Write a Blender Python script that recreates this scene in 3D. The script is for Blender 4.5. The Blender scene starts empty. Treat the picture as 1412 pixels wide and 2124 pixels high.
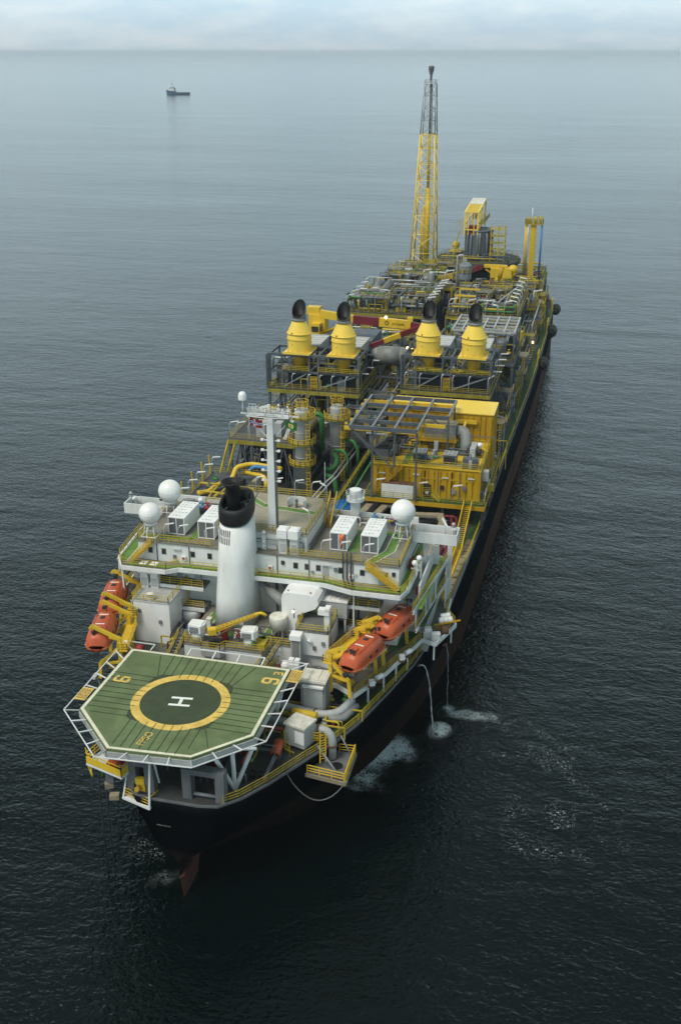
import bpy, math, random
from math import sin, cos, pi, radians
from mathutils import Vector
random.seed(11)
SC = bpy.context.scene
COL = SC.collection
# ------------------------------------------------------------------ materials
def nodes(name):
    m = bpy.data.materials.new(name); m.use_nodes = True
    nt = m.node_tree
    return m, nt, nt.nodes['Principled BSDF']
def paint(name, c, rough=0.5, dirt=0.25, scale=0.9, metal=0.0, streak=True, spec=0.35, rust=0.0):
    """weathered paint: object-space noise mottling, vertical streaks and optional rust spots"""
    m, nt, p = nodes(name)
    N, L = nt.nodes, nt.links
    p.inputs['Roughness'].default_value = rough
    p.inputs['Metallic'].default_value = metal
    p.inputs['Specular IOR Level'].default_value = spec
    geo = N.new('ShaderNodeNewGeometry')
    mp = N.new('ShaderNodeMapping'); mp.inputs['Scale'].default_value = (1, 1, 0.25 if streak else 1)
    L.new(geo.outputs['Position'], mp.inputs['Vector'])
    n = N.new('ShaderNodeTexNoise'); n.inputs['Scale'].default_value = scale
    n.inputs['Detail'].default_value = 6; n.inputs['Roughness'].default_value = 0.65
    L.new(mp.outputs['Vector'], n.inputs['Vector'])
    cr = N.new('ShaderNodeValToRGB')
    cr.color_ramp.elements[0].position = 0.32; cr.color_ramp.elements[1].position = 0.62
    d = 1 - dirt
    cr.color_ramp.elements[0].color = (c[0]*d*0.97, c[1]*d*0.96, c[2]*d*0.92, 1)
    cr.color_ramp.elements[1].color = (c[0], c[1], c[2], 1)
    L.new(n.outputs['Fac'], cr.inputs['Fac'])
    out = cr.outputs['Color']
    if rust > 0:
        n2 = N.new('ShaderNodeTexNoise'); n2.inputs['Scale'].default_value = scale*2.3; n2.inputs['Detail'].default_value = 8
        L.new(mp.outputs['Vector'], n2.inputs['Vector'])
        r2 = N.new('ShaderNodeValToRGB'); r2.color_ramp.elements[0].position = 0.60; r2.color_ramp.elements[1].position = 0.72
        r2.color_ramp.elements[1].color = (rust, rust, rust, 1)
        L.new(n2.outputs['Fac'], r2.inputs['Fac'])
        mx = N.new('ShaderNodeMix'); mx.data_type = 'RGBA'
        L.new(r2.outputs['Color'], mx.inputs['Factor']); L.new(out, mx.inputs['A'])
        mx.inputs['B'].default_value = (0.16, 0.07, 0.03, 1)
        out = mx.outputs['Result']
    L.new(out, p.inputs['Base Color'])
    return m
M = {}
def mk(k, *a, **kw): M[k] = paint(k, *a, **kw)
mk('white', (0.72, 0.74, 0.74), 0.45, 0.13, 0.5, rust=0.12)
mk('white_clean', (0.80, 0.81, 0.81), 0.35, 0.06, 0.6)
mk('offwhite', (0.72, 0.70, 0.62), 0.55, 0.25, 1.2, rust=0.3)
mk('cream_line', (0.72, 0.70, 0.55), 0.6, 0.2, 1.0)
mk('lightgrey', (0.42, 0.44, 0.44), 0.5, 0.2, 0.8)
mk('grey', (0.24, 0.25, 0.25), 0.5, 0.3, 0.8, rust=0.2)
mk('midgrey', (0.15, 0.16, 0.17), 0.5, 0.3, 0.8)
mk('steel', (0.105, 0.12, 0.14), 0.5, 0.3, 0.8)
mk('lightsteel', (0.20, 0.22, 0.25), 0.45, 0.2, 0.8)
mk('dark', (0.035, 0.038, 0.04), 0.6, 0.4, 1.0)
mk('black', (0.012, 0.012, 0.013), 0.55, 0.3, 1.0)
mk('yellow', (0.70, 0.47, 0.035), 0.45, 0.18, 0.5, rust=0.1)
mk('yellow_stack', (0.84, 0.60, 0.09), 0.42, 0.07, 0.35)
mk('ochre', (0.47, 0.285, 0.010), 0.5, 0.22, 0.4, rust=0.15)
mk('rail', (0.50, 0.38, 0.035), 0.55, 0.35, 1.2)
mk('raildull', (0.30, 0.255, 0.035), 0.6, 0.4, 1.0)
mk('deck_tan', (0.33, 0.30, 0.225), 0.75, 0.25, 0.35, streak=False, rust=0.4)
mk('boat_deck', (0.13, 0.135, 0.115), 0.75, 0.35, 0.4, streak=False, rust=0.3)
mk('deck_brown', (0.22, 0.21, 0.175), 0.75, 0.35, 0.45, streak=False, rust=0.35)
mk('deck_grey', (0.15, 0.16, 0.16), 0.75, 0.35, 0.5, streak=False, rust=0.15)
mk('deck_dark', (0.055, 0.062, 0.06), 0.75, 0.45, 0.35, streak=False, rust=0.2)
mk('deck_slate', (0.085, 0.088, 0.10), 0.75, 0.25, 0.4, streak=False)
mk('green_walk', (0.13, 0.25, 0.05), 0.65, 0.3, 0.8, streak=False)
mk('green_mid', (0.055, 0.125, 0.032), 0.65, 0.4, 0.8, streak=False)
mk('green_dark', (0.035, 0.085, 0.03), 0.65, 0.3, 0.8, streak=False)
mk('heli_green', (0.138, 0.188, 0.085), 0.7, 0.34, 0.30, streak=False, rust=0.12)
mk('heli_dark', (0.050, 0.070, 0.034), 0.7, 0.25, 0.6, streak=False)
mk('heli_yellow', (0.74, 0.52, 0.13), 0.65, 0.3, 1.0, streak=False)
mk('green_pipe', (0.055, 0.22, 0.06), 0.45, 0.3, 0.9)
mk('orange', (0.50, 0.098, 0.034), 0.4, 0.2, 0.6)
mk('red', (0.33, 0.03, 0.03), 0.5, 0.3, 1.0)
mk('maroon', (0.17, 0.02, 0.03), 0.5, 0.3, 0.8)
mk('blue', (0.015, 0.13, 0.50), 0.6, 0.3, 1.5)
mk('blue_pipe', (0.06, 0.20, 0.42), 0.45, 0.2, 1.0)
mk('rustbrown', (0.14, 0.07, 0.04), 0.75, 0.4, 1.0)
mk('silver', (0.46, 0.48, 0.48), 0.38, 0.3, 1.0, metal=0.4)
mk('insul', (0.23, 0.24, 0.24), 0.45, 0.4, 0.8, metal=0.2)
mk('glass', (0.02, 0.025, 0.03), 0.12, 0.1, 1.0, spec=0.6)
mk('rope', (0.030, 0.036, 0.02), 0.9, 0.1, 1.0)
mk('lampgrey', (0.55, 0.57, 0.57), 0.4, 0.1, 1.0)
mk('tan', (0.30, 0.26, 0.18), 0.6, 0.3, 0.8)
def lampmat():
    m, nt, p = nodes('lit_lamp')
    p.inputs['Base Color'].default_value = (1, 0.7, 0.4, 1)
    p.inputs['Emission Color'].default_value = (1, 0.62, 0.28, 1)
    p.inputs['Emission Strength'].default_value = 5
    return m
M['lit'] = lampmat()
# ------------------------------------------------------------------ mesh builder
class MB:
    def __init__(s): s.v = []; s.f = []; s.sm = []
    def add(s, vs, fs, smooth=False):
        o = len(s.v); s.v += [tuple(x) for x in vs]
        for f in fs: s.f.append([i+o for i in f]); s.sm.append(smooth)
        return s
    def box(s, x0, x1, y0, y1, z0, z1):
        x0, x1 = min(x0, x1), max(x0, x1); y0, y1 = min(y0, y1), max(y0, y1); z0, z1 = min(z0, z1), max(z0, z1)
        return s.add([(x0,y0,z0),(x1,y0,z0),(x1,y1,z0),(x0,y1,z0),(x0,y0,z1),(x1,y0,z1),(x1,y1,z1),(x0,y1,z1)],
              [(3,2,1,0),(4,5,6,7),(0,1,5,4),(1,2,6,5),(2,3,7,6),(3,0,4,7)])
    def obox(s, c, d, rz=0.0):
        hx, hy, hz = d[0]/2, d[1]/2, d[2]/2; ca, sa = cos(rz), sin(rz); vs = []
        for z in (-hz, hz):
            for x, y in ((-hx,-hy),(hx,-hy),(hx,hy),(-hx,hy)):
                vs.append((c[0]+x*ca-y*sa, c[1]+x*sa+y*ca, c[2]+z))
        return s.add(vs, [(3,2,1,0),(4,5,6,7),(0,1,5,4),(1,2,6,5),(2,3,7,6),(3,0,4,7)])
    def beam(s, p, q, w=0.2, h=None):
        h = h or w; p = Vector(p); q = Vector(q); d = q-p
        if d.length < 1e-6: return s
        d.normalize(); up = Vector((0,0,1)) if abs(d.z) < 0.95 else Vector((0,1,0))
        a = d.cross(up).normalized()*w/2; b = a.cross(d).normalized()*h/2
        vs = [p-a-b, p+a-b, p+a+b, p-a+b, q-a-b, q+a-b, q+a+b, q-a+b]
        return s.add(vs, [(0,1,2,3),(7,6,5,4),(0,4,5,1),(1,5,6,2),(2,6,7,3),(3,7,4,0)])
    def tube(s, p, q, r, r1=None, n=8, cap=True):
        r1 = r if r1 is None else r1; p = Vector(p); q = Vector(q); d = (q-p)
        if d.length < 1e-6: return s
        d.normalize(); up = Vector((0,0,1)) if abs(d.z) < 0.95 else Vector((0,1,0))
        a = d.cross(up).normalized(); b = a.cross(d)
        vs = []
        for c, rr in ((p, r), (q, r1)):
            for i in range(n):
                t = 2*pi*i/n; vs.append(c+a*cos(t)*rr+b*sin(t)*rr)
        s.add(vs, [(i, (i+1) % n, n+(i+1) % n, n+i) for i in range(n)], True)
        if cap:
            o = len(s.v)-2*n
            s.f.append([o+i for i in range(n)][::-1]); s.sm.append(False)
            s.f.append([o+n+i for i in range(n)]); s.sm.append(False)
        return s
    def path(s, pts, r, n=8, bend=None):
        """pipe along a polyline with rounded elbows"""
        P = [Vector(p) for p in pts]; bend = bend if bend is not None else r*2.2
        Q = [P[0]]
        for i in range(1, len(P)-1):
            a, b, c = P[i-1], P[i], P[i+1]; u = (a-b); w = (c-b)
            k = min(bend, u.length*0.45, w.length*0.45); u = u.normalized(); w = w.normalized()
            if k < 1e-3 or u.dot(w) < -0.999: Q.append(b); continue
            s0, s1 = b+u*k, b+w*k
            for t in (0, .33, .67, 1): Q.append(s0*(1-t)**2+b*2*t*(1-t)+s1*t*t)
        Q.append(P[-1])
        ref = None; rings = []
        for i, c in enumerate(Q):
            d = (Q[min(i+1, len(Q)-1)]-Q[max(i-1, 0)])
            if d.length < 1e-9: d = Vector((0,0,1))
            d.normalize()
            if ref is None: ref = Vector((0,0,1)) if abs(d.z) < 0.9 else Vector((1,0,0))
            a = ref-d*ref.dot(d)
            if a.length < 1e-4: a = d.orthogonal()
            a.normalize(); ref = a; b = d.cross(a)
            rings.append([c+a*cos(2*pi*j/n)*r+b*sin(2*pi*j/n)*r for j in range(n)])
        vs = [x for rg in rings for x in rg]; fs = []
        for k in range(len(rings)-1):
            for j in range(n): fs.append((k*n+j, k*n+(j+1) % n, (k+1)*n+(j+1) % n, (k+1)*n+j))
        o = len(s.v); s.add(vs, fs, True); m = len(rings)-1
        s.f.append([o+j for j in range(n)][::-1]); s.sm.append(False)
        s.f.append([o+m*n+j for j in range(n)]); s.sm.append(False)
        return s
    def lathe(s, c, prof, n=20, smooth=True, sx=1.0, sy=1.0):
        vs = []; m = len(prof)
        for r, z in prof:
            for i in range(n):
                t = 2*pi*i/n; vs.append((c[0]+r*cos(t)*sx, c[1]+r*sin(t)*sy, c[2]+z))
        o = len(s.v)
        if smooth:      # share rings only across gentle bends, so that ledges and rims stay crisp
            seg = [math.atan2(prof[k+1][1]-prof[k][1], prof[k+1][0]-prof[k][0]) for k in range(m-1)]
            s.v += [tuple(x) for x in vs]; up = list(range(m))
            for k in range(m-1):
                lo = up[k] if k == 0 or abs((seg[k]-seg[k-1]+pi) % (2*pi)-pi) < 0.33 else None
                if lo is None:
                    lo = (len(s.v)-o)//n; s.v += [tuple(x) for x in vs[k*n:(k+1)*n]]
                for i in range(n):
                    s.f.append([o+lo*n+i, o+lo*n+(i+1) % n, o+(k+1)*n+(i+1) % n, o+(k+1)*n+i]); s.sm.append(True)
        else:
            s.add(vs, [(k*n+i, k*n+(i+1) % n, (k+1)*n+(i+1) % n, (k+1)*n+i) for k in range(m-1) for i in range(n)], False)
        s.f.append([o+i for i in range(n)][::-1]); s.sm.append(False)
        s.f.append([o+(m-1)*n+i for i in range(n)]); s.sm.append(False)
        return s
    def sphere(s, c, r, n=20, m=12, z0=-1.0, sc=(1,1,1)):
        th0 = math.asin(max(-1, z0))
        prof = [(max(1e-3, r*cos(th0+(pi/2-th0)*k/m)), r*sin(th0+(pi/2-th0)*k/m)*sc[2]) for k in range(m+1)]
        return s.lathe(c, prof, n, True, sc[0], sc[1])
    def prism(s, poly, z0, z1):
        n = len(poly); vs = [(x, y, z0) for x, y in poly]+[(x, y, z1) for x, y in poly]
        return s.add(vs, [tuple(range(n))[::-1], tuple(range(n, 2*n))]+[(i, (i+1) % n, n+(i+1) % n, n+i) for i in range(n)])
    def rail(s, pts, h=1.1, closed=False, r=0.045, step=1.6, bars=(1.0, 0.66, 0.34), kick=False):
        P = [Vector(p) for p in pts]
        if closed: P.append(P[0])
        for a, b in zip(P, P[1:]):
            L = (b-a).length
            if L < 0.05: continue
            k = max(1, round(L/step))
            for f in bars: s.beam(a+Vector((0,0,h*f)), b+Vector((0,0,h*f)), r*1.6)
            for i in range(k+1):
                q = a.lerp(b, i/k); s.beam(q, q+Vector((0,0,h)), r*1.6)
            if kick: s.beam(a+Vector((0,0,.08)), b+Vector((0,0,.08)), .02, .16)
        return s
    def stair(s, p, q, w=0.9, n=None):
        """inclined stair: two stringers, treads"""
        p = Vector(p); q = Vector(q); d = q-p; hd = Vector((d.x, d.y, 0)).normalized(); a = Vector((-hd.y, hd.x, 0))*w/2
        for sg in (-1, 1): s.beam(p+a*sg, q+a*sg, .08, .28)
        n = n or max(4, int(abs(d.z)/0.24))
        for i in range(1, n):
            c = p.lerp(q, i/n); s.obox(c, (w, .24, .05), math.atan2(a.y, a.x))
        return s
    def stairrail(s, p, q, w=0.9, h=1.0, r=.04):
        p = Vector(p); q = Vector(q); d = q-p; hd = Vector((d.x, d.y, 0)).normalized(); a = Vector((-hd.y, hd.x, 0))*w/2
        for sg in (-1, 1): s.rail([p+a*sg, q+a*sg], h, r=r, step=1.5)
        return s
W = {}
def obj(name, mb, mat, parent=None, origin=None):
    me = bpy.data.meshes.new(name)
    o = origin if origin is not None else (W[parent.as_pointer()] if parent else (0, 0, 0))
    me.from_pydata([(x-o[0], y-o[1], z-o[2]) for x, y, z in mb.v], [], mb.f)
    me.polygons.foreach_set('use_smooth', mb.sm)
    me.materials.append(M[mat] if isinstance(mat, str) else mat)
    me.update()
    ob = bpy.data.objects.new(name, me); COL.objects.link(ob)
    if parent: ob.parent = parent
    else: ob.location = o
    W[ob.as_pointer()] = o
    return ob
def tag(o, label, cat, group=None, kind=None):
    if label: o['label'] = label
    if cat: o['category'] = cat
    if group: o['group'] = group
    if kind: o['kind'] = kind
    return o
def thing(name, label, cat, loc=(0,0,0), group=None):
    o = bpy.data.objects.new(name, None); COL.objects.link(o); o.location = loc
    o.empty_display_size = 0.5
    W[o.as_pointer()] = tuple(loc)
    return tag(o, label, cat, group)
def stages(t, x0, x1, y0, y1, z, zh, n, seed):
    # small grated stages with yellow rails and ladders at several heights
    rr = random.Random(seed)
    for k in range(n):
        w, d = rr.uniform(1.2, 3.2), rr.uniform(1.0, 2.4); x, y, h = rr.uniform(x0+w, x1-w), rr.uniform(y0+d, y1-d), rr.uniform(1.6, zh)
        mb = MB().box(x-w, x+w, y-d, y+d, z+h-.12, z+h)
        for sx_ in (-1, 1):
            for sy_ in (-1, 1): mb.beam((x+sx_*w*.95, y+sy_*d*.95, z), (x+sx_*w*.95, y+sy_*d*.95, z+h), .18)
        s_ = obj('stage', mb, rr.choice(['steel', 'raildull', 'midgrey']), t)
        obj('stage_rail', MB().rail([(x-w, y-d, z+h), (x+w, y-d, z+h), (x+w, y+d, z+h)], 1.1, r=.04, step=1.4).rail([(x-w, y-d, z+h), (x-w, y+d, z+h)], 1.1, r=.04, step=1.4), 'rail', s_)
        obj('ladder', MB().rail([(x+w*.5, y-d-.1, z), (x+w*.5+.5, y-d-.1, z)], h, r=.04, step=.5, bars=[i/10 for i in range(1, 11)]), 'yellow', s_)
def kids(o): return [c for c in COL.objects if c.parent == o]
def dup(root, loc, rz=0.0, label=None, group=None, sc=None):
    r = root.copy(); COL.objects.link(r); r.location = loc; r.rotation_euler = (0, 0, rz)
    if sc: r.scale = (sc, sc, sc)
    W[r.as_pointer()] = tuple(loc)
    if label: r['label'] = label
    if group: r['group'] = group
    for ch in KID.get(root.name) or KID.setdefault(root.name, kids(root)):
        c = ch.copy(); COL.objects.link(c); c.parent = r
        for g in KID.get(ch.name) or KID.setdefault(ch.name, kids(ch)):
            d = g.copy(); COL.objects.link(d); d.parent = c
    return r
KID = {}
def struct(name, mb, mat): return tag(obj(name, mb, mat), None, None, kind='structure')
def lerp(a, b, t): return a+(b-a)*t
PIPE_MATS = ['silver','insul','insul','midgrey','steel','green_pipe','rail','grey','midgrey','silver','dark','raildull']
def clutter(t, x0,x1,y0,y1,z,zh,n,seed,mats=PIPE_MATS,rmin=.09,rmax=.26,valves=6,vessels=0,vmat='insul'):
    """pipes with elbows, risers, valves and vessels fixed to a module"""
    rr=random.Random(seed)
    for k in range(n):
        r=rr.uniform(rmin,rmax)*(1 if rr.random()<.8 else 1.5); x,y,zz=rr.uniform(x0,x1),rr.uniform(y0,y1),z+rr.uniform(.3,zh)
        P=[(x,y,z)] if rr.random()<.6 else []
        P.append((x,y,zz)); ax=rr.randint(0,1)
        for q in range(rr.randint(1,4)):
            a,b,c=P[-1]
            if ax==0: a=min(x1,max(x0,a+rr.choice((-1,1))*rr.uniform(1.5,(x1-x0)*.55)))
            elif ax==1: b=min(y1,max(y0,b+rr.choice((-1,1))*rr.uniform(1.5,(y1-y0)*.45)))
            else: c=max(z+.2,min(z+zh,c+rr.choice((-1,1))*rr.uniform(.6,zh*.7)))
            P.append((a,b,c)); ax=(ax+rr.randint(1,2))%3
        if rr.random()<.5: P.append((P[-1][0],P[-1][1],z))
        P=[p for i,p in enumerate(P) if i==0 or (Vector(p)-Vector(P[i-1])).length>.25]
        if len(P)>1: obj('pipe', MB().path(P,r,6,r*2.5), rr.choice(mats), t)
    for k in range(valves):
        x,y,zz=rr.uniform(x0,x1),rr.uniform(y0,y1),z+rr.uniform(.5,zh*.8); s=rr.uniform(.25,.5)
        obj('valve', MB().tube((x-s,y,zz),(x+s,y,zz),s*.7,n=8).tube((x,y,zz),(x,y,zz+s*1.6),s*.25,n=6).tube((x,y,zz+s*1.6),(x,y,zz+s*1.75),s*.7,n=8), rr.choice(['rail','red','green_pipe','lightgrey','blue_pipe']), t)
    for k in range(vessels):
        x,y=rr.uniform(x0+1.5,x1-1.5),rr.uniform(y0+2,y1-2); r=rr.uniform(.6,1.2); L=rr.uniform(2.5,5)
        if rr.random()<.55:
            v=obj('vessel', MB().sphere((x,y-L/2,z+r+.5),r,12,8).sphere((x,y+L/2,z+r+.5),r,12,8).tube((x,y-L/2,z+r+.5),(x,y+L/2,z+r+.5),r,n=14), vmat, t)
            obj('saddle', MB().box(x-r*.7,x+r*.7,y-L*.3-.15,y-L*.3+.15,z,z+.8).box(x-r*.7,x+r*.7,y+L*.3-.15,y+L*.3+.15,z,z+.8), 'midgrey', v)
        else:
            v=obj('vessel', MB().lathe((x,y,z),[(r*.8,0),(r*.8,.4),(r,.5),(r,L*.7),(r*.7,L*.7+r*.4),(.1,L*.7+r*.55)],14), vmat, t)
            obj('nozzle', MB().path([(x,y,z+L*.7+r*.4),(x,y,z+L*.7+r*.4+.9),(x+1.4,y,z+L*.7+r*.4+.9)],.16,6), 'silver', v)
    for k in range(max(3,n//6)):
        x,y=rr.uniform(x0,x1),rr.uniform(y0,y1); w,d,h=rr.uniform(.4,1.4),rr.uniform(.4,1.2),rr.uniform(.6,zh*.6)
        obj('skid_unit', MB().box(x-w,x+w,y-d,y+d,z,z+h).box(x-w*.6,x+w*.3,y-d*.7,y+d*.5,z+h,z+h*1.2), rr.choice(['midgrey','grey','steel','lightgrey','dark','rail','lightsteel']), t)
    for k in range(n//5):
        x,y=rr.uniform(x0,x1),rr.uniform(y0,y1); h=rr.uniform(1.5,zh*1.1); w=rr.uniform(1.2,2.6)
        obj('pipe_support', MB().beam((x-w,y,z),(x-w,y,z+h),.16).beam((x+w,y,z),(x+w,y,z+h),.16).beam((x-w,y,z+h),(x+w,y,z+h),.16), rr.choice(['steel','midgrey','rail','rail']), t)

# ------------------------------------------------------------------ camera, light, sky
cam = bpy.data.cameras.new('camera'); co = bpy.data.objects.new('camera', cam); COL.objects.link(co)
co.location = (42.0, -94.0, 93.0); co.rotation_euler = (radians(90-23.3), 0, radians(13.7))
cam.lens = 37.59; cam.sensor_width = 36; cam.clip_start = 1; cam.clip_end = 120000
SC.camera = co
SUN_EL, SUN_AZ = 58.0, 215.0     # azimuth measured clockwise from +Y: behind the camera, a little to port
wd = bpy.data.worlds.new('World'); SC.world = wd; wd.use_nodes = True
nt = wd.node_tree; N, L = nt.nodes, nt.links
bg = N['Background']; bg.inputs['Strength'].default_value = 0.10
sky = N.new('ShaderNodeTexSky'); sky.sky_type = 'NISHITA'; sky.sun_disc = False
sky.sun_elevation = radians(SUN_EL); sky.sun_rotation = radians(SUN_AZ)
sky.air_density = 1.0; sky.dust_density = 2.0; sky.ozone_density = 1.0
hs = N.new('ShaderNodeHueSaturation'); hs.inputs['Saturation'].default_value = 0.30
L.new(sky.outputs['Color'], hs.inputs['Color'])
# cloud layer: noise over the direction projected on a high plane
tc = N.new('ShaderNodeTexCoord'); sx = N.new('ShaderNodeSeparateXYZ'); L.new(tc.outputs['Generated'], sx.inputs['Vector'])
mz = N.new('ShaderNodeMath'); mz.operation = 'ADD'; mz.inputs[1].default_value = 0.06; L.new(sx.outputs['Z'], mz.inputs[0])
mm = N.new('ShaderNodeMath'); mm.operation = 'MAXIMUM'; mm.inputs[1].default_value = 0.03; L.new(mz.outputs[0], mm.inputs[0])
dv = N.new('ShaderNodeVectorMath'); dv.operation = 'DIVIDE'
cb = N.new('ShaderNodeCombineXYZ')
for i in range(3): L.new(mm.outputs[0], cb.inputs[i])
L.new(tc.outputs['Generated'], dv.inputs[0]); L.new(cb.outputs[0], dv.inputs[1])
cn = N.new('ShaderNodeTexNoise'); cn.inputs['Scale'].default_value = 1.0; cn.inputs['Detail'].default_value = 9; cn.inputs['Roughness'].default_value = 0.6
cmp_ = N.new('ShaderNodeMapping'); cmp_.inputs['Scale'].default_value = (9, 9, 34); L.new(tc.outputs['Generated'], cmp_.inputs['Vector']); L.new(cmp_.outputs[0], cn.inputs['Vector'])
cr = N.new('ShaderNodeValToRGB'); cr.color_ramp.elements[0].position = 0.40; cr.color_ramp.elements[1].position = 0.62
L.new(cn.outputs['Fac'], cr.inputs['Fac'])
cl = N.new('ShaderNodeMix'); cl.data_type = 'RGBA'; cl.inputs['A'].default_value = (5.0, 6.1, 6.8, 1); cl.inputs['B'].default_value = (6.6, 7.1, 7.3, 1)
L.new(cr.outputs['Color'], cl.inputs['Factor'])
wm = N.new('ShaderNodeMix'); wm.data_type = 'RGBA'; wm.inputs['Factor'].default_value = 0.75
L.new(hs.outputs['Color'], wm.inputs['A']); L.new(cl.outputs['Result'], wm.inputs['B'])
# hazy overcast: brightest in a band above the horizon, duller overhead
er = N.new('ShaderNodeValToRGB'); er.color_ramp.interpolation = 'EASE'
e_ = er.color_ramp.elements; e_[0].position = 0.0; e_[0].color = (.72,.755,.775,1); e_[1].position = 1.0; e_[1].color = (.36,.42,.41,1)
for po, v in ((.05,.92),(.12,1.25),(.26,1.06),(.46,.48),(.66,.31)):
    q = er.color_ramp.elements.new(po); q.color = (v*(.90 if po < .1 else .85),v,v*(1.05 if po < .2 else 1.0),1)
L.new(sx.outputs['Z'], er.inputs['Fac'])
em = N.new('ShaderNodeVectorMath'); em.operation = 'MULTIPLY'; L.new(wm.outputs['Result'], em.inputs[0]); L.new(er.outputs['Color'], em.inputs[1])
es2 = N.new('ShaderNodeVectorMath'); es2.operation = 'SCALE'; es2.inputs['Scale'].default_value = 1.50; L.new(em.outputs[0], es2.inputs[0])
L.new(es2.outputs[0], bg.inputs['Color'])
sl = bpy.data.lights.new('sun', 'SUN'); sl.energy = 2.6; sl.angle = radians(25); sl.color = (1, 0.93, 0.82)
so = bpy.data.objects.new('sun', sl); COL.objects.link(so)
az = radians(SUN_AZ); el = radians(SUN_EL)
sdir = Vector((sin(az)*cos(el), cos(az)*cos(el), sin(el)))
so.rotation_euler = sdir.to_track_quat('Z', 'Y').to_euler(); so.location = (0, 0, 400)
SC.view_settings.view_transform = 'Standard'; SC.view_settings.look = 'None'
SC.view_settings.exposure = 0.12; SC.view_settings.gamma = 1
SC.cycles.max_bounces = 6; SC.cycles.volume_bounces = 1
# ------------------------------------------------------------------ sea
def sea_mat():
    m, nt, p = nodes('sea_water'); N, L = nt.nodes, nt.links
    p.inputs['Base Color'].default_value = (0.0008, 0.0030, 0.0030, 1)
    p.inputs['Roughness'].default_value = 0.10; p.inputs['IOR'].default_value = 1.33
    geo = N.new('ShaderNodeNewGeometry')
    prev = None
    for sc, st, an, dist in ((0.03, 0.35, 0.4, 2.4), (0.14, 0.42, 0.5, 0.8), (0.06, 0.25, 0.6, 1.2), (0.55, 0.55, 0.55, 0.40), (1.9, 0.8, 0.7, 0.19)):
        mp = N.new('ShaderNodeMapping'); mp.inputs['Rotation'].default_value = (0, 0, radians(20+sc*9)); mp.inputs['Scale'].default_value = (an, 1, 1)
        L.new(geo.outputs['Position'], mp.inputs['Vector'])
        n = N.new('ShaderNodeTexNoise'); n.inputs['Scale'].default_value = sc; n.inputs['Detail'].default_value = 3; n.inputs['Distortion'].default_value = 0.4
        L.new(mp.outputs['Vector'], n.inputs['Vector'])
        b = N.new('ShaderNodeBump'); b.inputs['Strength'].default_value = st; b.inputs['Distance'].default_value = dist
        L.new(n.outputs['Fac'], b.inputs['Height'])
        if sc > 0.1:      # wind patches: ripples stronger and weaker over tens of metres
            w = N.new('ShaderNodeTexNoise'); w.inputs['Scale'].default_value = 0.011; w.inputs['Detail'].default_value = 4; wm_ = N.new('ShaderNodeMapping'); wm_.inputs['Rotation'].default_value = (0, 0, radians(25)); wm_.inputs['Scale'].default_value = (.35, 1, 1)
            L.new(geo.outputs['Position'], wm_.inputs['Vector']); L.new(wm_.outputs[0], w.inputs['Vector'])
            wr = N.new('ShaderNodeMapRange'); wr.inputs['From Min'].default_value = 0.35; wr.inputs['From Max'].default_value = 0.65; wr.inputs['To Min'].default_value = st*0.80; wr.inputs['To Max'].default_value = min(1, st*1.12)
            L.new(w.outputs['Fac'], wr.inputs['Value']); L.new(wr.outputs[0], b.inputs['Strength'])
        if prev: L.new(prev.outputs['Normal'], b.inputs['Normal'])
        prev = b
    L.new(prev.outputs['Normal'], p.inputs['Normal'])
    return m
R = 38000
struct('sea', MB().add([(-R,-R,0),(R,-R,0),(R,R,0),(-R,R,0)], [(0,1,2,3)]), sea_mat())
# ------------------------------------------------------------------ haze
hm = bpy.data.materials.new('haze_air'); hm.use_nodes = True; ht = hm.node_tree
for n_ in list(ht.nodes): ht.nodes.remove(n_)
ho = ht.nodes.new('ShaderNodeOutputMaterial'); hv = ht.nodes.new('ShaderNodeVolumePrincipled')
hv.inputs['Color'].default_value = (0.82, 0.92, 1.0, 1); hv.inputs['Density'].default_value = 0.000065; hv.inputs['Anisotropy'].default_value = 0.0
ht.links.new(hv.outputs['Volume'], ho.inputs['Volume'])
hz = obj('haze', MB().box(-R-500, R+500, -R-500, R+500, -1.0, 108.0), hm)
hz['kind'] = 'stuff'
# ================================================================== HULL
PROF = [(-2.0,3.0),(-1.6,5.2),(0.4,7.3),(4,9.7),(9.3,12.6),(13.7,15.2),(18,17),(26,19.3),(34,21.4),(43,22.9),(52,23.8),(66,24.3),(90,25),(127,25.6),
        (167,26.7),(200,27.1),(228,27.2),(268,27.0),(280,25.6),(288,22.6),(296,17.5),(303,10.5),(307,5),(309,0.6)]
def deck_hb(y):
    for (a, b), (c, d) in zip(PROF, PROF[1:]):
        if a <= y <= c: return lerp(b, d, (y-a)/(c-a))
    return 0.6
def hull_hb(y, z):
    zb = lerp(6.0, 4.0, min(1, (y+2)/5)) if y < 3 else (lerp(4.0, -1.0, (y-3)/9) if y < 12 else lerp(-1, -9, min(1, (y-12)/18)))
    e = 0.40*max(0.0, 1-(y+2)/66)
    if z <= zb: return 0.02
    b = deck_hb(y)
    if e > 0: b *= min(1.0, ((z-zb)/(14-zb)))**e
    if y > 270: b *= lerp(1, lerp(0.72, 1, max(0, z)/14), (y-270)/39)
    return b
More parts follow.
